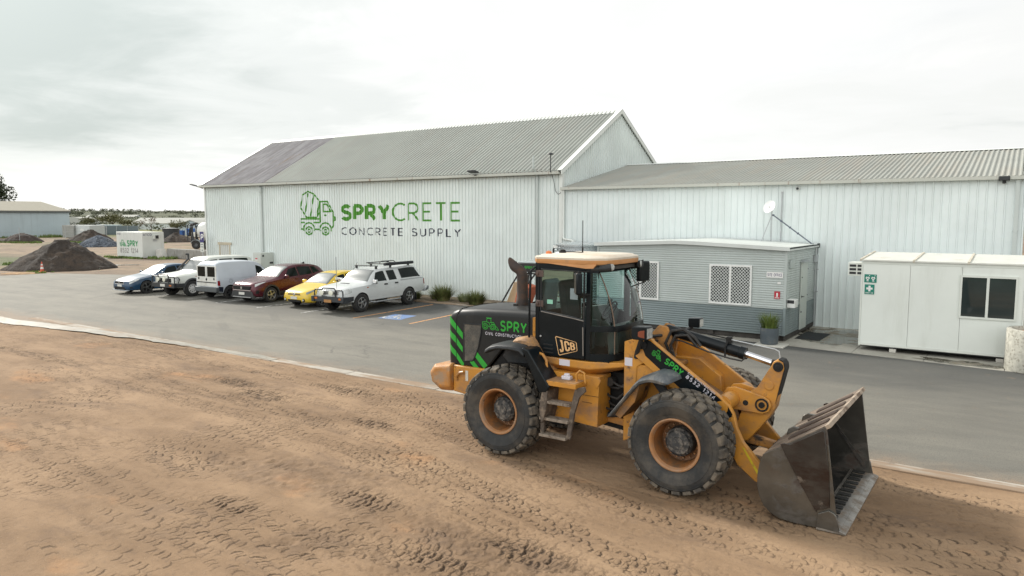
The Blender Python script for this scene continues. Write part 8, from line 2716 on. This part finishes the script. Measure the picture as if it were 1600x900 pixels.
RT = R(34.7)
mound('soil_mound', -61.4, 27.2, 3.9, 3.6, 2.55, RT, SPOIL, 'big dark soil mound behind the small traffic cone', 1.0, (0.0, 0.0), 1.05)
mound('soil_mound', -131.2, 52.2, 2.9, 2.5, 1.45, RT, SPOILB, 'low rounded brown heap in front of the long pale blue shed', 2.0, (0, 0), 1.7)
mound('soil_mound', -134.5, 50.0, 3.5, 1.5, 0.55, RT, SPOILB, 'flat dark heap at the left edge in front of the blue shed', 2.6, (0, 0), 1.6)
mound('soil_mound', -128.6, 61.2, 3.6, 3.2, 2.05, RT, SPOIL, 'dark soil heap behind the blue rock pile', 3.0, (0.4, 0), 1.1)
mound('soil_mound', -110.6, 66.2, 2.75, 2.6, 1.65, RT, SPOIL, 'dark pointed heap in front of the round black tank', 4.0, (-0.3, 0), 1.05)
mound('soil_mound', -58.6, 23.2, 1.5, 0.9, 0.10, RT, M('dry_ochre_soil', (0.36, 0.22, 0.11), 0.95, var=0.25, dirt=((0.16, 0.12, 0.05), 0.5, 0.65, 2), bump=(5, 0.8, 0.05)), 'flat ochre patch of loose soil round the traffic cone', 5.0, (0, 0), 1.6)
mound('soil_mound', 5.2, 40.0, 4.6, 3.0, 3.6, 0, M('rusty_spoil', (0.16, 0.075, 0.04), 0.9, var=0.5, vs=3, bump=(5, 1, 0.2)), 'rust brown heap glimpsed past the right end of the annex', 6.0)
# blue crushed-rock pile: a mound bristling with stones
ROCK = M('blue_metal', (0.115, 0.135, 0.165), 0.75, var=0.45, vs=1.6, dirt=((0.20, 0.22, 0.24), 0.5, 0.7, 2.0))
mb = MB()
rng = random.Random(5)
n, k = 40, 12
rows = []
for i in range(k + 1):
    t = i / k
    rows.append([(2.9 * t * math.cos(2 * PI * j / n), 2.4 * t * math.sin(2 * PI * j / n), 1.45 * (1 - t ** 1.25)) for j in range(n)])
mb.grid(rows, closed_v=True)
for i in range(1500):
    t = math.sqrt(rng.random()); a = rng.random() * 2 * PI
    c = Vector((2.95 * t * math.cos(a), 2.45 * t * math.sin(a), 1.45 * (1 - t ** 1.25)))
    s_ = 0.07 + 0.11 * rng.random()
    T_ = Matrix.Translation(c) @ Matrix.Rotation(rng.random() * 6, 4, Vector((rng.random() - .5, rng.random() - .5, rng.random() - .5)).normalized())
    V = [T_ @ (Vector(v) * s_) for v in ((1, 0, 0), (-1, 0.1, 0), (0, 1, 0.2), (0.1, -1, 0), (0, 0.2, 0.8), (0, 0, -0.8))]
    mb.add(V, [(0, 2, 4), (2, 1, 4), (1, 3, 4), (3, 0, 4), (2, 0, 5), (1, 2, 5), (3, 1, 5), (0, 3, 5)])
o = mb.build('rock_pile', ROCK, smooth=0, weld=False)
o.location = (-102.6, 50.1, -0.05); o.rotation_euler = (0, 0, RT)
tag(o, 'pile of blue grey crushed rock left of the white lettered container', 'rock pile')

tc = empty('traffic_cone', (-58.04, 24.26, 0.02), 'orange and white traffic cone in front of the big dark soil mound', 'traffic cone')
CO = M('cone_orange', (0.55, 0.075, 0.03), 0.5); CW = M('cone_white', (0.68, 0.68, 0.66), 0.4)
mb = MB(); mb.prism([(-0.19, -0.19), (0.19, -0.19), (0.19, 0.19), (-0.19, 0.19)], 0.0, 0.04, 'z'); mb.build('base', CO, tc, bev=0.01)
cone_r = lambda z: 0.135 - 0.105 * (z - 0.04) / 0.68
for nm, z0, z1, m in (('lower_band', 0.04, 0.20, CO), ('sleeve', 0.20, 0.36, CW), ('middle_band', 0.36, 0.46, CO), ('sleeve', 0.46, 0.56, CW), ('tip', 0.56, 0.72, CO)):
    mb = MB(); mb.lathe([(cone_r(z0), z0), (cone_r(z1), z1)] + ([(0.0, z1)] if nm == 'tip' else []), (0, 0, 0), 'z', 20); mb.build(nm, m, tc)

# white lettered container
ct = empty('container', (-72.2, 39.2, 0), 'white shipping container lettered SPRY with a phone number', 'container')
CTW = M('container_white', (0.64, 0.66, 0.63), 0.5, var=0.05, vs=0.7, dirt=((0.46, 0.44, 0.38), 0.55, 0.78, 1.2, (2, 2, 0.3)), bump=(10, 0.05))
mb = MB(); mb.box(-2.4, 2.4, -1.05, 1.15, -0.02, 2.47); mb.build('shell', CTW, ct, bev=0.03)
mb = MB()
for x in (-1.45, -0.95, 0.95):
    mb.box(x - 0.012, x + 0.012, -1.056, -1.0515, 0.05, 2.40)
mb.tube([(-0.95, -1.056, 2.25), (-0.35, -1.056, 2.25), (-0.35, -1.056, 1.75), (-0.95, -1.056, 1.75)], 0.010, 4, closed=True)
mb.build('panel_seam', M('seam_pale', (0.44, 0.45, 0.42), 0.6), ct, smooth=0)
SPG = M('spry_green', (0.02, 0.26, 0.09), 0.5, var=0.05)
mb = MB()
q, _ = text_quads('SPRY', 0.66, 0.15, x0=-0.42, y0=1.02, width=2.0)
q2 = [(tuple(Vector((p.x * 0.82 - 1.75, p.y * 0.62 + 1.04)) for p in f), l) for f, l in line_quads(LOADER_ART, 0.075)]
put_quads(mb, q + q2, lambda x, y, l: (x, -1.056 - l, y)); mb.build('lettering', SPG, ct, smooth=0, weld=False)
mb = MB(); q, _ = text_quads('8532 1214', 0.46, 0.058, x0=-1.72, y0=0.42, width=3.3, gap=0.26)
put_quads(mb, q, lambda x, y, l: (x, -1.056 - l, y)); mb.build('lettering', M('lettering_brown', (0.10, 0.075, 0.07), 0.6), ct, smooth=0, weld=False)
NVY = M('apco_navy', (0.03, 0.025, 0.11), 0.5)
mb = MB(); q, _ = text_quads('ATCO', 0.20, 0.035, x0=-2.2, y0=2.16, width=0.62); put_quads(mb, q, lambda x, y, l: (x, -1.056 - l, y)); mb.build('lettering', NVY, ct, smooth=0, weld=False)
mb = MB(); q, _ = text_quads('ATCO', 0.24, 0.042, x0=-0.95, y0=2.10, width=0.85); put_quads(mb, q, lambda x, y, l: (2.406 + l, x, y)); mb.build('lettering', NVY, ct, smooth=0, weld=False)
mb = MB(); mb.box(2.402, 2.55, -0.02, 0.56, 1.78, 2.2); acu = mb.build('air_conditioner', CTW, ct, bev=0.02)
mb = MB(); mb.box(2.551, 2.56, 0.20, 0.52, 1.83, 2.15); mb.build('louvre', DARKM, acu, smooth=0)
mb = MB(); mb.box(2.402, 2.44, 0.02, 0.42, 1.58, 1.77); mb.build('bracket', GALV, ct)
# roadside blocks
BLK = M('grey_block', (0.30, 0.295, 0.275), 0.9, var=0.15, vs=1.2, dirt=((0.18, 0.17, 0.15), 0.48, 0.66, 1.5), bump=(14, 0.5))
BLKW = M('pale_block', (0.58, 0.57, 0.53), 0.9, var=0.1, vs=1.2, dirt=((0.40, 0.37, 0.32), 0.5, 0.7, 1.5))
labs = ['grey concrete block next to the pale cut-cornered block', 'grey concrete block second from the pale cut-cornered block', 'grey concrete block third from the pale cut-cornered block', 'grey concrete block fourth from the pale block, nearer the shed corner', 'grey concrete block mostly hidden behind the shed corner']
for i, lab in enumerate(labs):
    x0 = -68.5 + i * 1.62
    mb = MB(); mb.box(x0, x0 + 1.58, 39.8, 40.4, -0.05, 0.86)
    o = mb.build('concrete_block', BLK, bev=0.03, off=(x0 + 0.8, 40.1, 0)); o.location = (x0 + 0.8, 40.1, 0)
    tag(o, lab, 'concrete block', 'blocks of the low wall')
mb = MB(); mb.prism([(-69.35, -0.05), (-68.2, -0.05), (-68.32, 0.25), (-68.55, 0.70), (-68.62, 0.84), (-69.35, 0.80)], 39.2, 39.78, 'y')
o = mb.build('concrete_block', BLKW, bev=0.03, off=(-68.8, 39.5, 0)); o.location = (-68.8, 39.5, 0)
tag(o, 'pale whitish concrete block with a cut corner beside the white container', 'concrete block', 'blocks of the low wall')


# mixer truck behind the shed corner
mx = empty('mixer_truck', (-84.85, 52.9, 0), 'concrete mixer truck with a white drum mostly hidden behind the shed corner', 'truck', RT)
mb = MB()
mb.lathe([(0.0, -0.05), (0.42, 0.0), (0.55, 0.15), (0.92, 0.60), (1.18, 1.3), (1.24, 2.1), (1.15, 3.2), (0.75, 4.0), (0.4, 4.3), (0.0, 4.35)], (0, 0, 0), 'x', 40)
mb.xf(Matrix.Translation((0.42, 0, 2.32)) @ Matrix.Rotation(R(6), 4, 'Y'))
mb.build('drum', M('drum_white', (0.68, 0.70, 0.67), 0.4, var=0.06), mx, smooth=50)
mb = MB(); mb.lathe([(0.60, 0.16), (0.66, 0.16), (0.72, 0.26), (0.66, 0.26)], (0, 0, 0), 'x', 32, closed=True); mb.xf(Matrix.Translation((0.42, 0, 2.32)) @ Matrix.Rotation(R(6), 4, 'Y')); mb.build('drum_ring', DARKM, mx)
mb = MB()
mb.box(-0.1, 8.2, -0.45, 0.45, 0.75, 1.05)
for s_ in (-1, 1):
    mb.prism([(0.0, 1.05), (0.45, 1.05), (0.22, 1.6), (0.20, 2.9), (0.05, 2.9)], s_ * 0.55, s_ * 0.48, 'y')
    mb.tube([(-0.5, s_ * 0.5, 0.9), (-0.5, s_ * 0.5, 2.9), (0.2, s_ * 0.5, 3.05)], 0.05, 8)
for z in (1.2, 1.55, 1.9, 2.25, 2.6): mb.tube([(-0.5, -0.5, z), (-0.5, 0.5, z)], 0.03, 6)
mb.build('chassis', DARKM, mx)
mb = MB()
mb.prism([(-0.25, 2.75), (0.40, 3.05), (0.45, 3.22), (-0.15, 3.12)], -0.4, 0.4, 'y'); mb.prism([(-0.35, 2.6), (-0.12, 2.65), (-0.45, 1.5), (-0.6, 1.5)], -0.2, 0.2, 'y')
mb.build('chute', DARKM, mx)
for x in (0.75, 2.05, 6.9):
    for s_ in (-1, 1):
        mb = MB(); mb.lathe([(0.25, -0.16), (0.5, -0.16), (0.53, -0.1), (0.53, 0.1), (0.5, 0.16), (0.25, 0.16)], (x, s_ * 1.05, 0.50), 'y', 28)
        w_ = mb.build('wheel', CTYRE, mx)
        mb = MB(); mb.lathe([(0.27, -0.13), (0.2, -0.05), (0.0, -0.05)] if s_ < 0 else [(0.27, 0.13), (0.2, 0.05), (0.0, 0.05)], (x, s_ * 1.05, 0.50), 'y', 20); mb.build('rim', ALLOYD, w_)
for x in (0.75, 2.05):
    mb = MB(); V = [[(x + r * math.cos(R(a)), y, 0.5 + r * math.sin(R(a))) for r in (0.60, 0.64) for y in (-1.22,)] + [(x + 0.64 * math.cos(R(a)), -0.85, 0.5 + 0.64 * math.sin(R(a))), (x + 0.60 * math.cos(R(a)), -0.85, 0.5 + 0.60 * math.sin(R(a)))] for a in range(15, 166, 15)]
    mb.grid(V, closed_v=True); mb.build('mudguard', M('guard_grey', (0.3, 0.34, 0.36), 0.5) if x < 1 else bpy.data.materials['guard_grey'], mx)
mb = MB(); mb.box(6.1, 8.2, -1.15, 1.15, 1.0, 3.1); mb.build('cab', M('truck_cab_white', (0.65, 0.66, 0.64), 0.4), mx, bev=0.12)


# ------------------------------------------------------------------ distant sheds
def shed(name, loc, rz, w, d, eave, ridge, wm, rm, label, ridge_along='x', doors=(), group='sheds in the distance', hip=0.0):
    r_ = empty(name, loc, label, 'shed', rz, group)
    mb = MB()
    if ridge_along == 'x':
        mb.add([(0, 0, -.1), (w, 0, -.1), (w, 0, eave), (0, 0, eave)], [(0, 1, 2, 3)]); mb.add([(0, d, -.1), (w, d, -.1), (w, d, eave), (0, d, eave)], [(0, 1, 2, 3)])
        for x in (0, w): mb.add([(x, 0, -.1), (x, d, -.1), (x, d, eave), (x, d / 2, ridge - 0.05), (x, 0, eave)], [(0, 1, 2, 3, 4)])
    else:
        for y in (0, d): mb.add([(0, y, -.1), (w, y, -.1), (w, y, eave), (w / 2, y, ridge - 0.05), (0, y, eave)], [(0, 1, 2, 3, 4)])
        for x in (0, w): mb.add([(x, 0, -.1), (x, d, -.1), (x, d, eave), (x, 0, eave)], [(0, 1, 2, 3)])
    mb.build('wall', wm, r_, smooth=0)
    mb = MB(); o = 0.25
    if ridge_along == 'x':
        k = (ridge - eave) / (d / 2)
        for pts in ([(-o, eave - o * k + 0.05), (d / 2, ridge + 0.05)], [(d + o, eave - o * k + 0.05), (d / 2, ridge + 0.05)]):
            mb.add([(-o, pts[0][0], pts[0][1]), (w + o, pts[0][0], pts[0][1]), (w + o - hip, pts[1][0], pts[1][1]), (-o + hip, pts[1][0], pts[1][1]), (-o, pts[0][0], pts[0][1] - 0.15), (w + o, pts[0][0], pts[0][1] - 0.15)], [(0, 1, 2, 3), (0, 1, 5, 4)])
    else:
        k = (ridge - eave) / (w / 2)
        for pts in ([(-o, eave - o * k + 0.05), (w / 2, ridge + 0.05)], [(w + o, eave - o * k + 0.05), (w / 2, ridge + 0.05)]):
            mb.add([(pts[0][0], -o, pts[0][1]), (pts[0][0], d + o, pts[0][1]), (pts[1][0], d + o, pts[1][1]), (pts[1][0], -o, pts[1][1]), (pts[0][0], -o, pts[0][1] - 0.15), (pts[1][0], -o, pts[1][1] - 0.15)], [(0, 1, 2, 3), (0, 3, 5, 4)])
    mb.build('roof', rm, r_, smooth=0)
    for (x0, x1, z0, z1, m) in doors:
        mb = MB(); mb.box(x0, x1, -0.06, -0.01, z0, z1); mb.build('door', m, r_, smooth=0)
    return r_


BLUEW = M('pale_blue_sheeting', (0.47, 0.56, 0.60), 0.5, var=0.05, vs=0.3, dirt=((0.36, 0.43, 0.46), 0.5, 0.75, 0.5, (2, 2, 0.1)))
CREAMR = M('cream_roof', (0.30, 0.285, 0.235), 0.9, var=0.05, spec=0.1)
GREYW = M('grey_white_sheeting', (0.56, 0.60, 0.60), 0.5, var=0.05)
PALER = M('pale_roof', (0.43, 0.435, 0.40), 0.9, var=0.05, spec=0.1)
DKDOOR = M('dark_opening', (0.035, 0.04, 0.05), 0.8)
LTDOOR = M('roller_door', (0.40, 0.45, 0.47), 0.5)
r_ = shed('long_shed', (-159.2, 26.0, 0), R(90), 46.2, 25.5, 5.10, 7.05, BLUEW, CREAMR, 'long pale blue steel shed with a cream roof at the left edge')
mb = MB(); mb.box(-0.2, 46.4, -0.32, -0.26, 4.72, 4.98); mb.build('gutter', M('gutter_slate', (0.10, 0.115, 0.12), 0.5), r_, smooth=0)
shed('low_shed', (-226.0, 120.5, 0), RT, 26, 12, 1.9, 3.5, GREYW, PALER, 'long low white-roofed shed behind the bare tree', doors=((13.5, 17, 0, 1.8, DKDOOR), (17.8, 19.5, 0, 1.4, GREYW)))
shed('gable_shed', (-151.2, 90.6, 0), RT, 5.6, 10, 2.15, 3.2, BLUEW, PALER, 'small pale blue gabled shed with a roller door by the shed corner', 'y', ((1.6, 4.1, 0, 1.9, LTDOOR),))
shed('gable_shed', (-146.5, 95.5, 0), RT, 6.5, 10, 2.3, 3.3, BLUEW, PALER, 'second gabled shed half hidden behind the mixer truck', 'y')
shed('far_shed', (-525, 247, 0), RT, 34, 14, 3.2, 4.9, GREYW, PALER, 'far off white-roofed shed above the treetops')
shed('far_shed', (-560, 232, 0), RT, 20, 12, 3.0, 4.6, GREYW, PALER, 'farthest tiny grey shed beside the end of the blue shed')
# hoop shed, container, round tank, fence
hs = empty('hoop_shed', (-281, 123, 0), 'small white hoop-roofed shed just right of the pale blue shed', 'shed', RT, 'sheds in the distance')
mb = MB(); V = [[(5.5 + 5.5 * -math.cos(R(a)), y, 0.4 + 3.4 * math.sin(R(a))) for a in range(0, 181, 12)] for y in (0, 9)]
mb.grid(V); mb.add([tuple(p) for p in V[0]], [tuple(range(len(V[0])))]); mb.build('roof', PALER, hs, smooth=40)
cg = empty('storage_container', (-152.2, 67.6, 0), 'pale grey container with a white emblem tucked by the end of the blue shed', 'container', RT)
mb = MB(); mb.box(0, 2.2, 0, 6, -0.05, 2.3); mb.box(2.21, 4.9, 0.6, 6, -0.05, 2.25, 1); mb.build('shell', [M('dark_zinc', (0.30, 0.31, 0.29), 0.5), GREYW], cg, smooth=0)  # left box in a darker zinc than the right one
mb = MB(); mb.add([(3.1, 0.59, 1.2), (3.5, 0.59, 1.15), (3.9, 0.59, 1.3), (3.75, 0.59, 1.6), (3.3, 0.59, 1.65), (3.0, 0.59, 1.45)], [(0, 1, 2, 3, 4, 5)]); mb.build('emblem', WHITEP, cg, smooth=0)
mb = MB(); mb.lathe([(0.0, 0), (1.35, 0), (1.4, 1.75), (1.46, 1.78), (1.46, 1.9), (1.3, 1.92), (0.0, 2.05)], (0, 0, 0), 'z', 36)
o = mb.build('round_tank', M('black_poly', (0.022, 0.026, 0.03), 0.5)); o.location = (-124.3, 73.2, -0.05); tag(o, 'round black tank behind the dark pointed heap', 'tank')
PF = M('fence_slate', (0.13, 0.165, 0.18), 0.6, var=0.06)
fe = empty('panel_fence', (-166.5, 80.6, 0), 'dark slate panel fence behind the white lettered container', 'fence', RT)
mb = MB(); mb.box(0, 9.5, 0, 0.05, 0.0, 1.95); mb.build('panel', PF, fe, smooth=0)
for k in range(5):
    mb = MB(); mb.box(k * 2.36, k * 2.36 + 0.07, -0.04, -0.005, 0, 2.05); mb.build('post', GALV, fe, smooth=0)
wf = empty('wire_fence', (-128.5, 44.0, 0), 'thin wire fence with tall posts in front of the pale blue shed', 'fence', R(97))
for k in range(4):
    mb = MB(); mb.tube([(k * 7.2, 0, -0.05), (k * 7.2, 0, 2.3)], 0.04, 6); mb.build('post', GALV, wf)
mb = MB()
for z in (0.4, 1.0, 1.5): mb.tube([(0, 0, z), (21.6, 0, z)], 0.012, 4)
mb.build('wire', GALV, wf)
BIN = M('bin_blue', (0.02, 0.10, 0.32), 0.5)
for k, (x, y, h) in enumerate(((-141.4, 85.0, 1.2), (-139.2, 86.6, 1.6))):
    mb = MB(); mb.prism([(-0.9, 0), (0.9, 0), (1.0, h), (-1.0, h)], -0.6, 0.6, 'y'); o = mb.build('skip_bin', BIN, bev=0.05); o.location = (x, y, -0.05); o.rotation_euler = (0, 0, RT)
    tag(o, ('lower blue bin in front of the small gabled shed', 'taller blue bin in front of the small gabled shed')[k], 'bin', 'blue bins')
mb = MB()
mb.box(-1.1, 1.1, -0.5, 0.5, 0.14, 1.05); o = mb.build('liquid_tote', M('tote_white', (0.60, 0.61, 0.57), 0.5), bev=0.05); o.location = (-129.6, 81.2, -0.05); o.rotation_euler = (0, 0, RT); tag(o, 'white plastic tote tank standing beside the mixer truck', 'tote tank')
mb = MB(); mb.box(-1.15, 1.15, -0.55, 0.55, 0.0, 0.12); p_ = mb.build('pallet', M('pallet_wood', (0.2, 0.16, 0.11), 0.9), o); p_.location = (0, 0, 0)
for k, (x, y, w, h, m, lab) in enumerate(((-168.0, 84.0, 4.2, 1.1, GREYW, 'low pale trailer parked under the acacia trees'), (-162.5, 77.5, 3.0, 1.5, WHITEP, 'white box trailer behind the rock pile'), (-176.0, 88.5, 5.0, 1.6, BLUEW, 'pale blue grey trailer farthest under the trees'))):
    t_ = empty('trailer', (x, y, 0), lab, 'trailer', RT, 'trailers under the trees')
    mb = MB(); mb.box(-w / 2, w / 2, -0.9, 0.9, 0.45, 0.45 + h); mb.build('body', m, t_, bev=0.06)
    for s_ in (-0.5, 0.5):
        mb = MB(); mb.cyl((s_, 0, 0.32), 0.34, -0.95, -0.7, 'y', 16); mb.build('wheel', CTYRE, t_)

# ------------------------------------------------------------------ trees
BARK = M('bark', (0.16, 0.13, 0.10), 0.9, var=0.3, vs=4)
FOLS = [M('foliage_olive', (0.115, 0.115, 0.050), 0.8, var=0.4, vs=0.8, dirt=((0.16, 0.14, 0.06), 0.5, 0.7, 0.9)), M('foliage_dark', (0.035, 0.050, 0.024), 0.7, var=0.4, vs=0.6, dirt=((0.07, 0.08, 0.035), 0.5, 0.7, 0.9)), M('foliage_hazed_grey', (0.15, 0.16, 0.115), 0.9, spec=0.1, var=0.3, vs=0.05, dirt=((0.11, 0.12, 0.085), 0.45, 0.65, 0.02))]  # the grey far foliage has slight haze mixed into its colour


def leaf_cloud(mb, c, r, n, sz, rng):
    for i in range(n):
        d_ = Vector((rng.gauss(0, 1), rng.gauss(0, 1), rng.gauss(0, 1))).normalized() * (rng.random() ** 0.45)
        p = Vector(c) + Vector((d_.x * r[0], d_.y * r[1], d_.z * r[2]))
        u = Vector((rng.gauss(0, 1), rng.gauss(0, 1), rng.gauss(0, 0.6))).normalized()
        v = u.cross(Vector((rng.gauss(0, 1), rng.gauss(0, 1), rng.gauss(0, 1)))).normalized()
        s_ = sz * (0.6 + 0.8 * rng.random())
        mb.add([p - u * s_, p + v * s_ * 0.6, p + u * s_, p - v * s_ * 0.6], [(0, 1, 2, 3)])


def tree(name, loc, h, R0, lobes, n, sz, m, label, seed, trunk_h=0.45, group=None, flat=0.55):
    rng = random.Random(seed)
    t_ = empty(name, loc, label, 'tree', 0, group)
    mb = MB()
    tips = []
    mb.tube([(0, 0, -0.1), (0.05 * h * 0.3, 0, h * trunk_h * 0.5), (0.0, 0.02 * h, h * trunk_h)], [0.035 * h, 0.027 * h, 0.022 * h], 8)
    for k in range(lobes):
        a = 2 * PI * k / lobes + rng.random() * 0.8
        rr = R0 * (0.25 + 0.65 * rng.random()) if k else 0.0
        e = Vector((rr * math.cos(a), rr * math.sin(a), h * ((0.66 if lobes < 20 else 0.48) + (0.26 if lobes < 20 else 0.42) * rng.random())))
        mb.tube([(0, 0.02 * h, h * trunk_h * 0.95), (e.x * 0.5, e.y * 0.5, h * (trunk_h + 0.12)), e], [0.018 * h, 0.012 * h, 0.005 * h], 6)
        tips.append(e)
    mb.build('trunk', BARK, t_)
    mb = MB()
    for e in tips:
        q_ = R0 * (0.34 + 0.22 * rng.random())
        leaf_cloud(mb, e, (q_, q_, q_ * flat), n // lobes, sz, rng)
    mb.build('crown', m, t_, smooth=0, weld=False)
    return t_


tree('gum_tree', (-197.6, 70.9, 0), 13.4, 5.4, 22, 11000, 0.27, FOLS[1], 'dark gum tree rising behind the pale blue shed at the left edge', 3, 0.3, None, 0.9)
G_ = 'acacias in the yard'
tree('acacia', (-198.5, 95.0, 0), 3.6, 2.6, 7, 900, 0.17, FOLS[0], 'small flat-topped acacia nearest the grey container', 5, 0.4, G_, 0.45)
tree('acacia', (-193.5, 98.2, 0), 4.6, 4.2, 10, 1600, 0.18, FOLS[0], 'widest flat-topped acacia in the middle of the yard trees', 7, 0.45, G_, 0.42)
tree('acacia', (-185.5, 97.8, 0), 3.5, 2.2, 6, 800, 0.17, FOLS[0], 'round acacia at the right of the yard trees, above the white container', 9, 0.35, G_, 0.6)
tree('acacia', (-188.5, 92.0, 0), 2.4, 1.8, 5, 500, 0.15, FOLS[1], 'low dark acacia in front of the wide one', 13, 0.3, G_, 0.5)
tree('bush', (-142.0, 85.2, 0), 2.9, 2.1, 8, 1100, 0.13, FOLS[0], 'rounded olive bush behind the round black tank', 15, 0.25, None, 0.7)
tree('bush', (-196.0, 88.5, 0), 2.0, 2.6, 6, 600, 0.16, FOLS[1], 'low dark bush right of the hoop shed', 17, 0.25, None, 0.6)
dt = empty('dead_tree', (-146.5, 82.0, 0), 'bare grey tree with a few brown leaves behind the white lettered container', 'tree')
rng = random.Random(21)
mb = MB(); lf = MB()
def branch(p, d_, l, r, dep):
    e = p + d_ * l
    mb.tube([p, (p + e) / 2 + Vector((rng.gauss(0, .05), rng.gauss(0, .05), 0)) * l, e], [r, r * 0.75, r * 0.5], 5)
    if dep:
        for k in range(3 if dep > 1 else 4):
            branch(p + d_ * l * (0.55 + 0.45 * rng.random()), (d_ + Vector((rng.gauss(0, .55), rng.gauss(0, .55), rng.gauss(0.1, .3)))).normalized(), l * (0.55 + 0.2 * rng.random()), r * 0.5, dep - 1)
    elif rng.random() < 0.35:
        leaf_cloud(lf, e, (0.28, 0.28, 0.18), 9, 0.09, rng)
branch(Vector((0, 0, -0.1)), Vector((0.05, 0, 1)).normalized(), 2.1, 0.11, 4)
mb.build('trunk', M('dead_bark', (0.20, 0.185, 0.165), 0.9), dt); lf.build('crown', M('dry_leaf', (0.13, 0.09, 0.05), 0.8), dt, smooth=0, weld=False)

# far bushland on the rise, read as one mass
rng = random.Random(33)
mb = MB()
def hill_h(x, y):
    d_ = math.hypot(x, y)
    return 13.5 * min(1, max(0, (d_ - 260) / 800)) * (0.8 + 0.35 * fbm(x * 0.0022, y * 0.0022, 3, 2.0))
dv = Vector((-math.sin(RT), math.cos(RT), 0)); rv = Vector((math.cos(RT), math.sin(RT), 0))
for i in range(1500):
    d_ = 190 + 900 * (rng.random() ** 0.9)
    a = R(62) * (rng.random() * 1.06 - 0.05)        # swing left from the view axis; the west is what the picture shows
    p = Vector((-math.sin(RT + a - R(12)), math.cos(RT + a - R(12)), 0)) * d_
    if fbm(p.x * 0.006, p.y * 0.006, 3, 5.0) < -0.06 and d_ < 700:
        continue
    s_ = (1.0 + 1.3 * rng.random()) * (0.75 + d_ / 1300)
    leaf_cloud(mb, (p.x, p.y, hill_h(p.x, p.y) + s_ * 0.45), (s_ * 1.6, s_ * 1.6, s_ * 0.62), 70 if d_ < 500 else 40, s_ * (0.20 if d_ < 500 else 0.32), rng)
tag(mb.build('woods', FOLS[2], smooth=0, weld=False), kind='stuff')
mb = MB()
rows = []
for i in range(34):
    d_ = 240 + 80 * i
    rows.append([])
    for k in range(61):
        a = R(-40 + 150 * k / 60)
        x, y = -math.sin(a) * d_, math.cos(a) * d_
        rows[-1].append((x, y, hill_h(x, y) - 0.4 if i else -0.4))
mb.grid(rows)
HILLM = M('hill_pasture', (0.125, 0.135, 0.085), 0.95, spec=0.1, var=0.3, vs=0.01, dirt=((0.090, 0.100, 0.072), 0.42, 0.58, 0.012), dirt2=((0.20, 0.19, 0.08), 0.58, 0.7, 0.008))
struct(mb.build('hills', HILLM, smooth=60))

# weeds and grass round the yard
GRS = M('weed_green', (0.13, 0.19, 0.045), 0.7, var=0.4, vs=0.6, dirt=((0.16, 0.14, 0.05), 0.52, 0.7, 0.7))
mb = MB()
rng = random.Random(8)
def weed_patch(cx, cy, rx, ry, n, h):
    for i in range(n):
        a = rng.random() * 2 * PI; r = math.sqrt(rng.random())
        x, y = cx + rx * r * math.cos(a), cy + ry * r * math.sin(a)
        if fbm(x * 0.8, y * 0.8, 2, 4.0) < -0.12: continue
        w = 0.05 + 0.09 * rng.random(); hh = h * 0.6 * (0.3 + 0.8 * rng.random()) - 0.04; b = rng.random() * PI
        dx, dy = math.cos(b) * w, math.sin(b) * w
        mb.add([(x - dx, y - dy, -0.07), (x + dx, y + dy, -0.07), (x + dx * 0.3 + rng.gauss(0, .05), y + dy * 0.3, hh)], [(0, 1, 2)])
for args in ((-72.5, 37.6, 3.4, 0.7, 900, 0.28), (-68.5, 39.4, 2.2, 1.2, 900, 0.42), (-129, 50.5, 7, 2.2, 1500, 0.45), (-120, 56.5, 6, 2.0, 900, 0.35), (-76, 32.5, 2.5, 1.0, 300, 0.25), (-70, 27.5, 2.0, 1.2, 500, 0.3),
             (-58.3, 23.9, 1.0, 0.6, 260, 0.28), (-112, 62, 5, 1.2, 350, 0.25), (-157.5, 50, 1.2, 22, 1800, 0.8), (-156, 68, 3, 3, 500, 1.0), (-60.5, 25.0, 2.5, 0.5, 160, 0.22), (-45, 30.2, 3.0, 1.2, 250, 0.2)):
    weed_patch(*args)
tag(mb.build('grass', GRS, smooth=0, weld=False), kind='stuff')
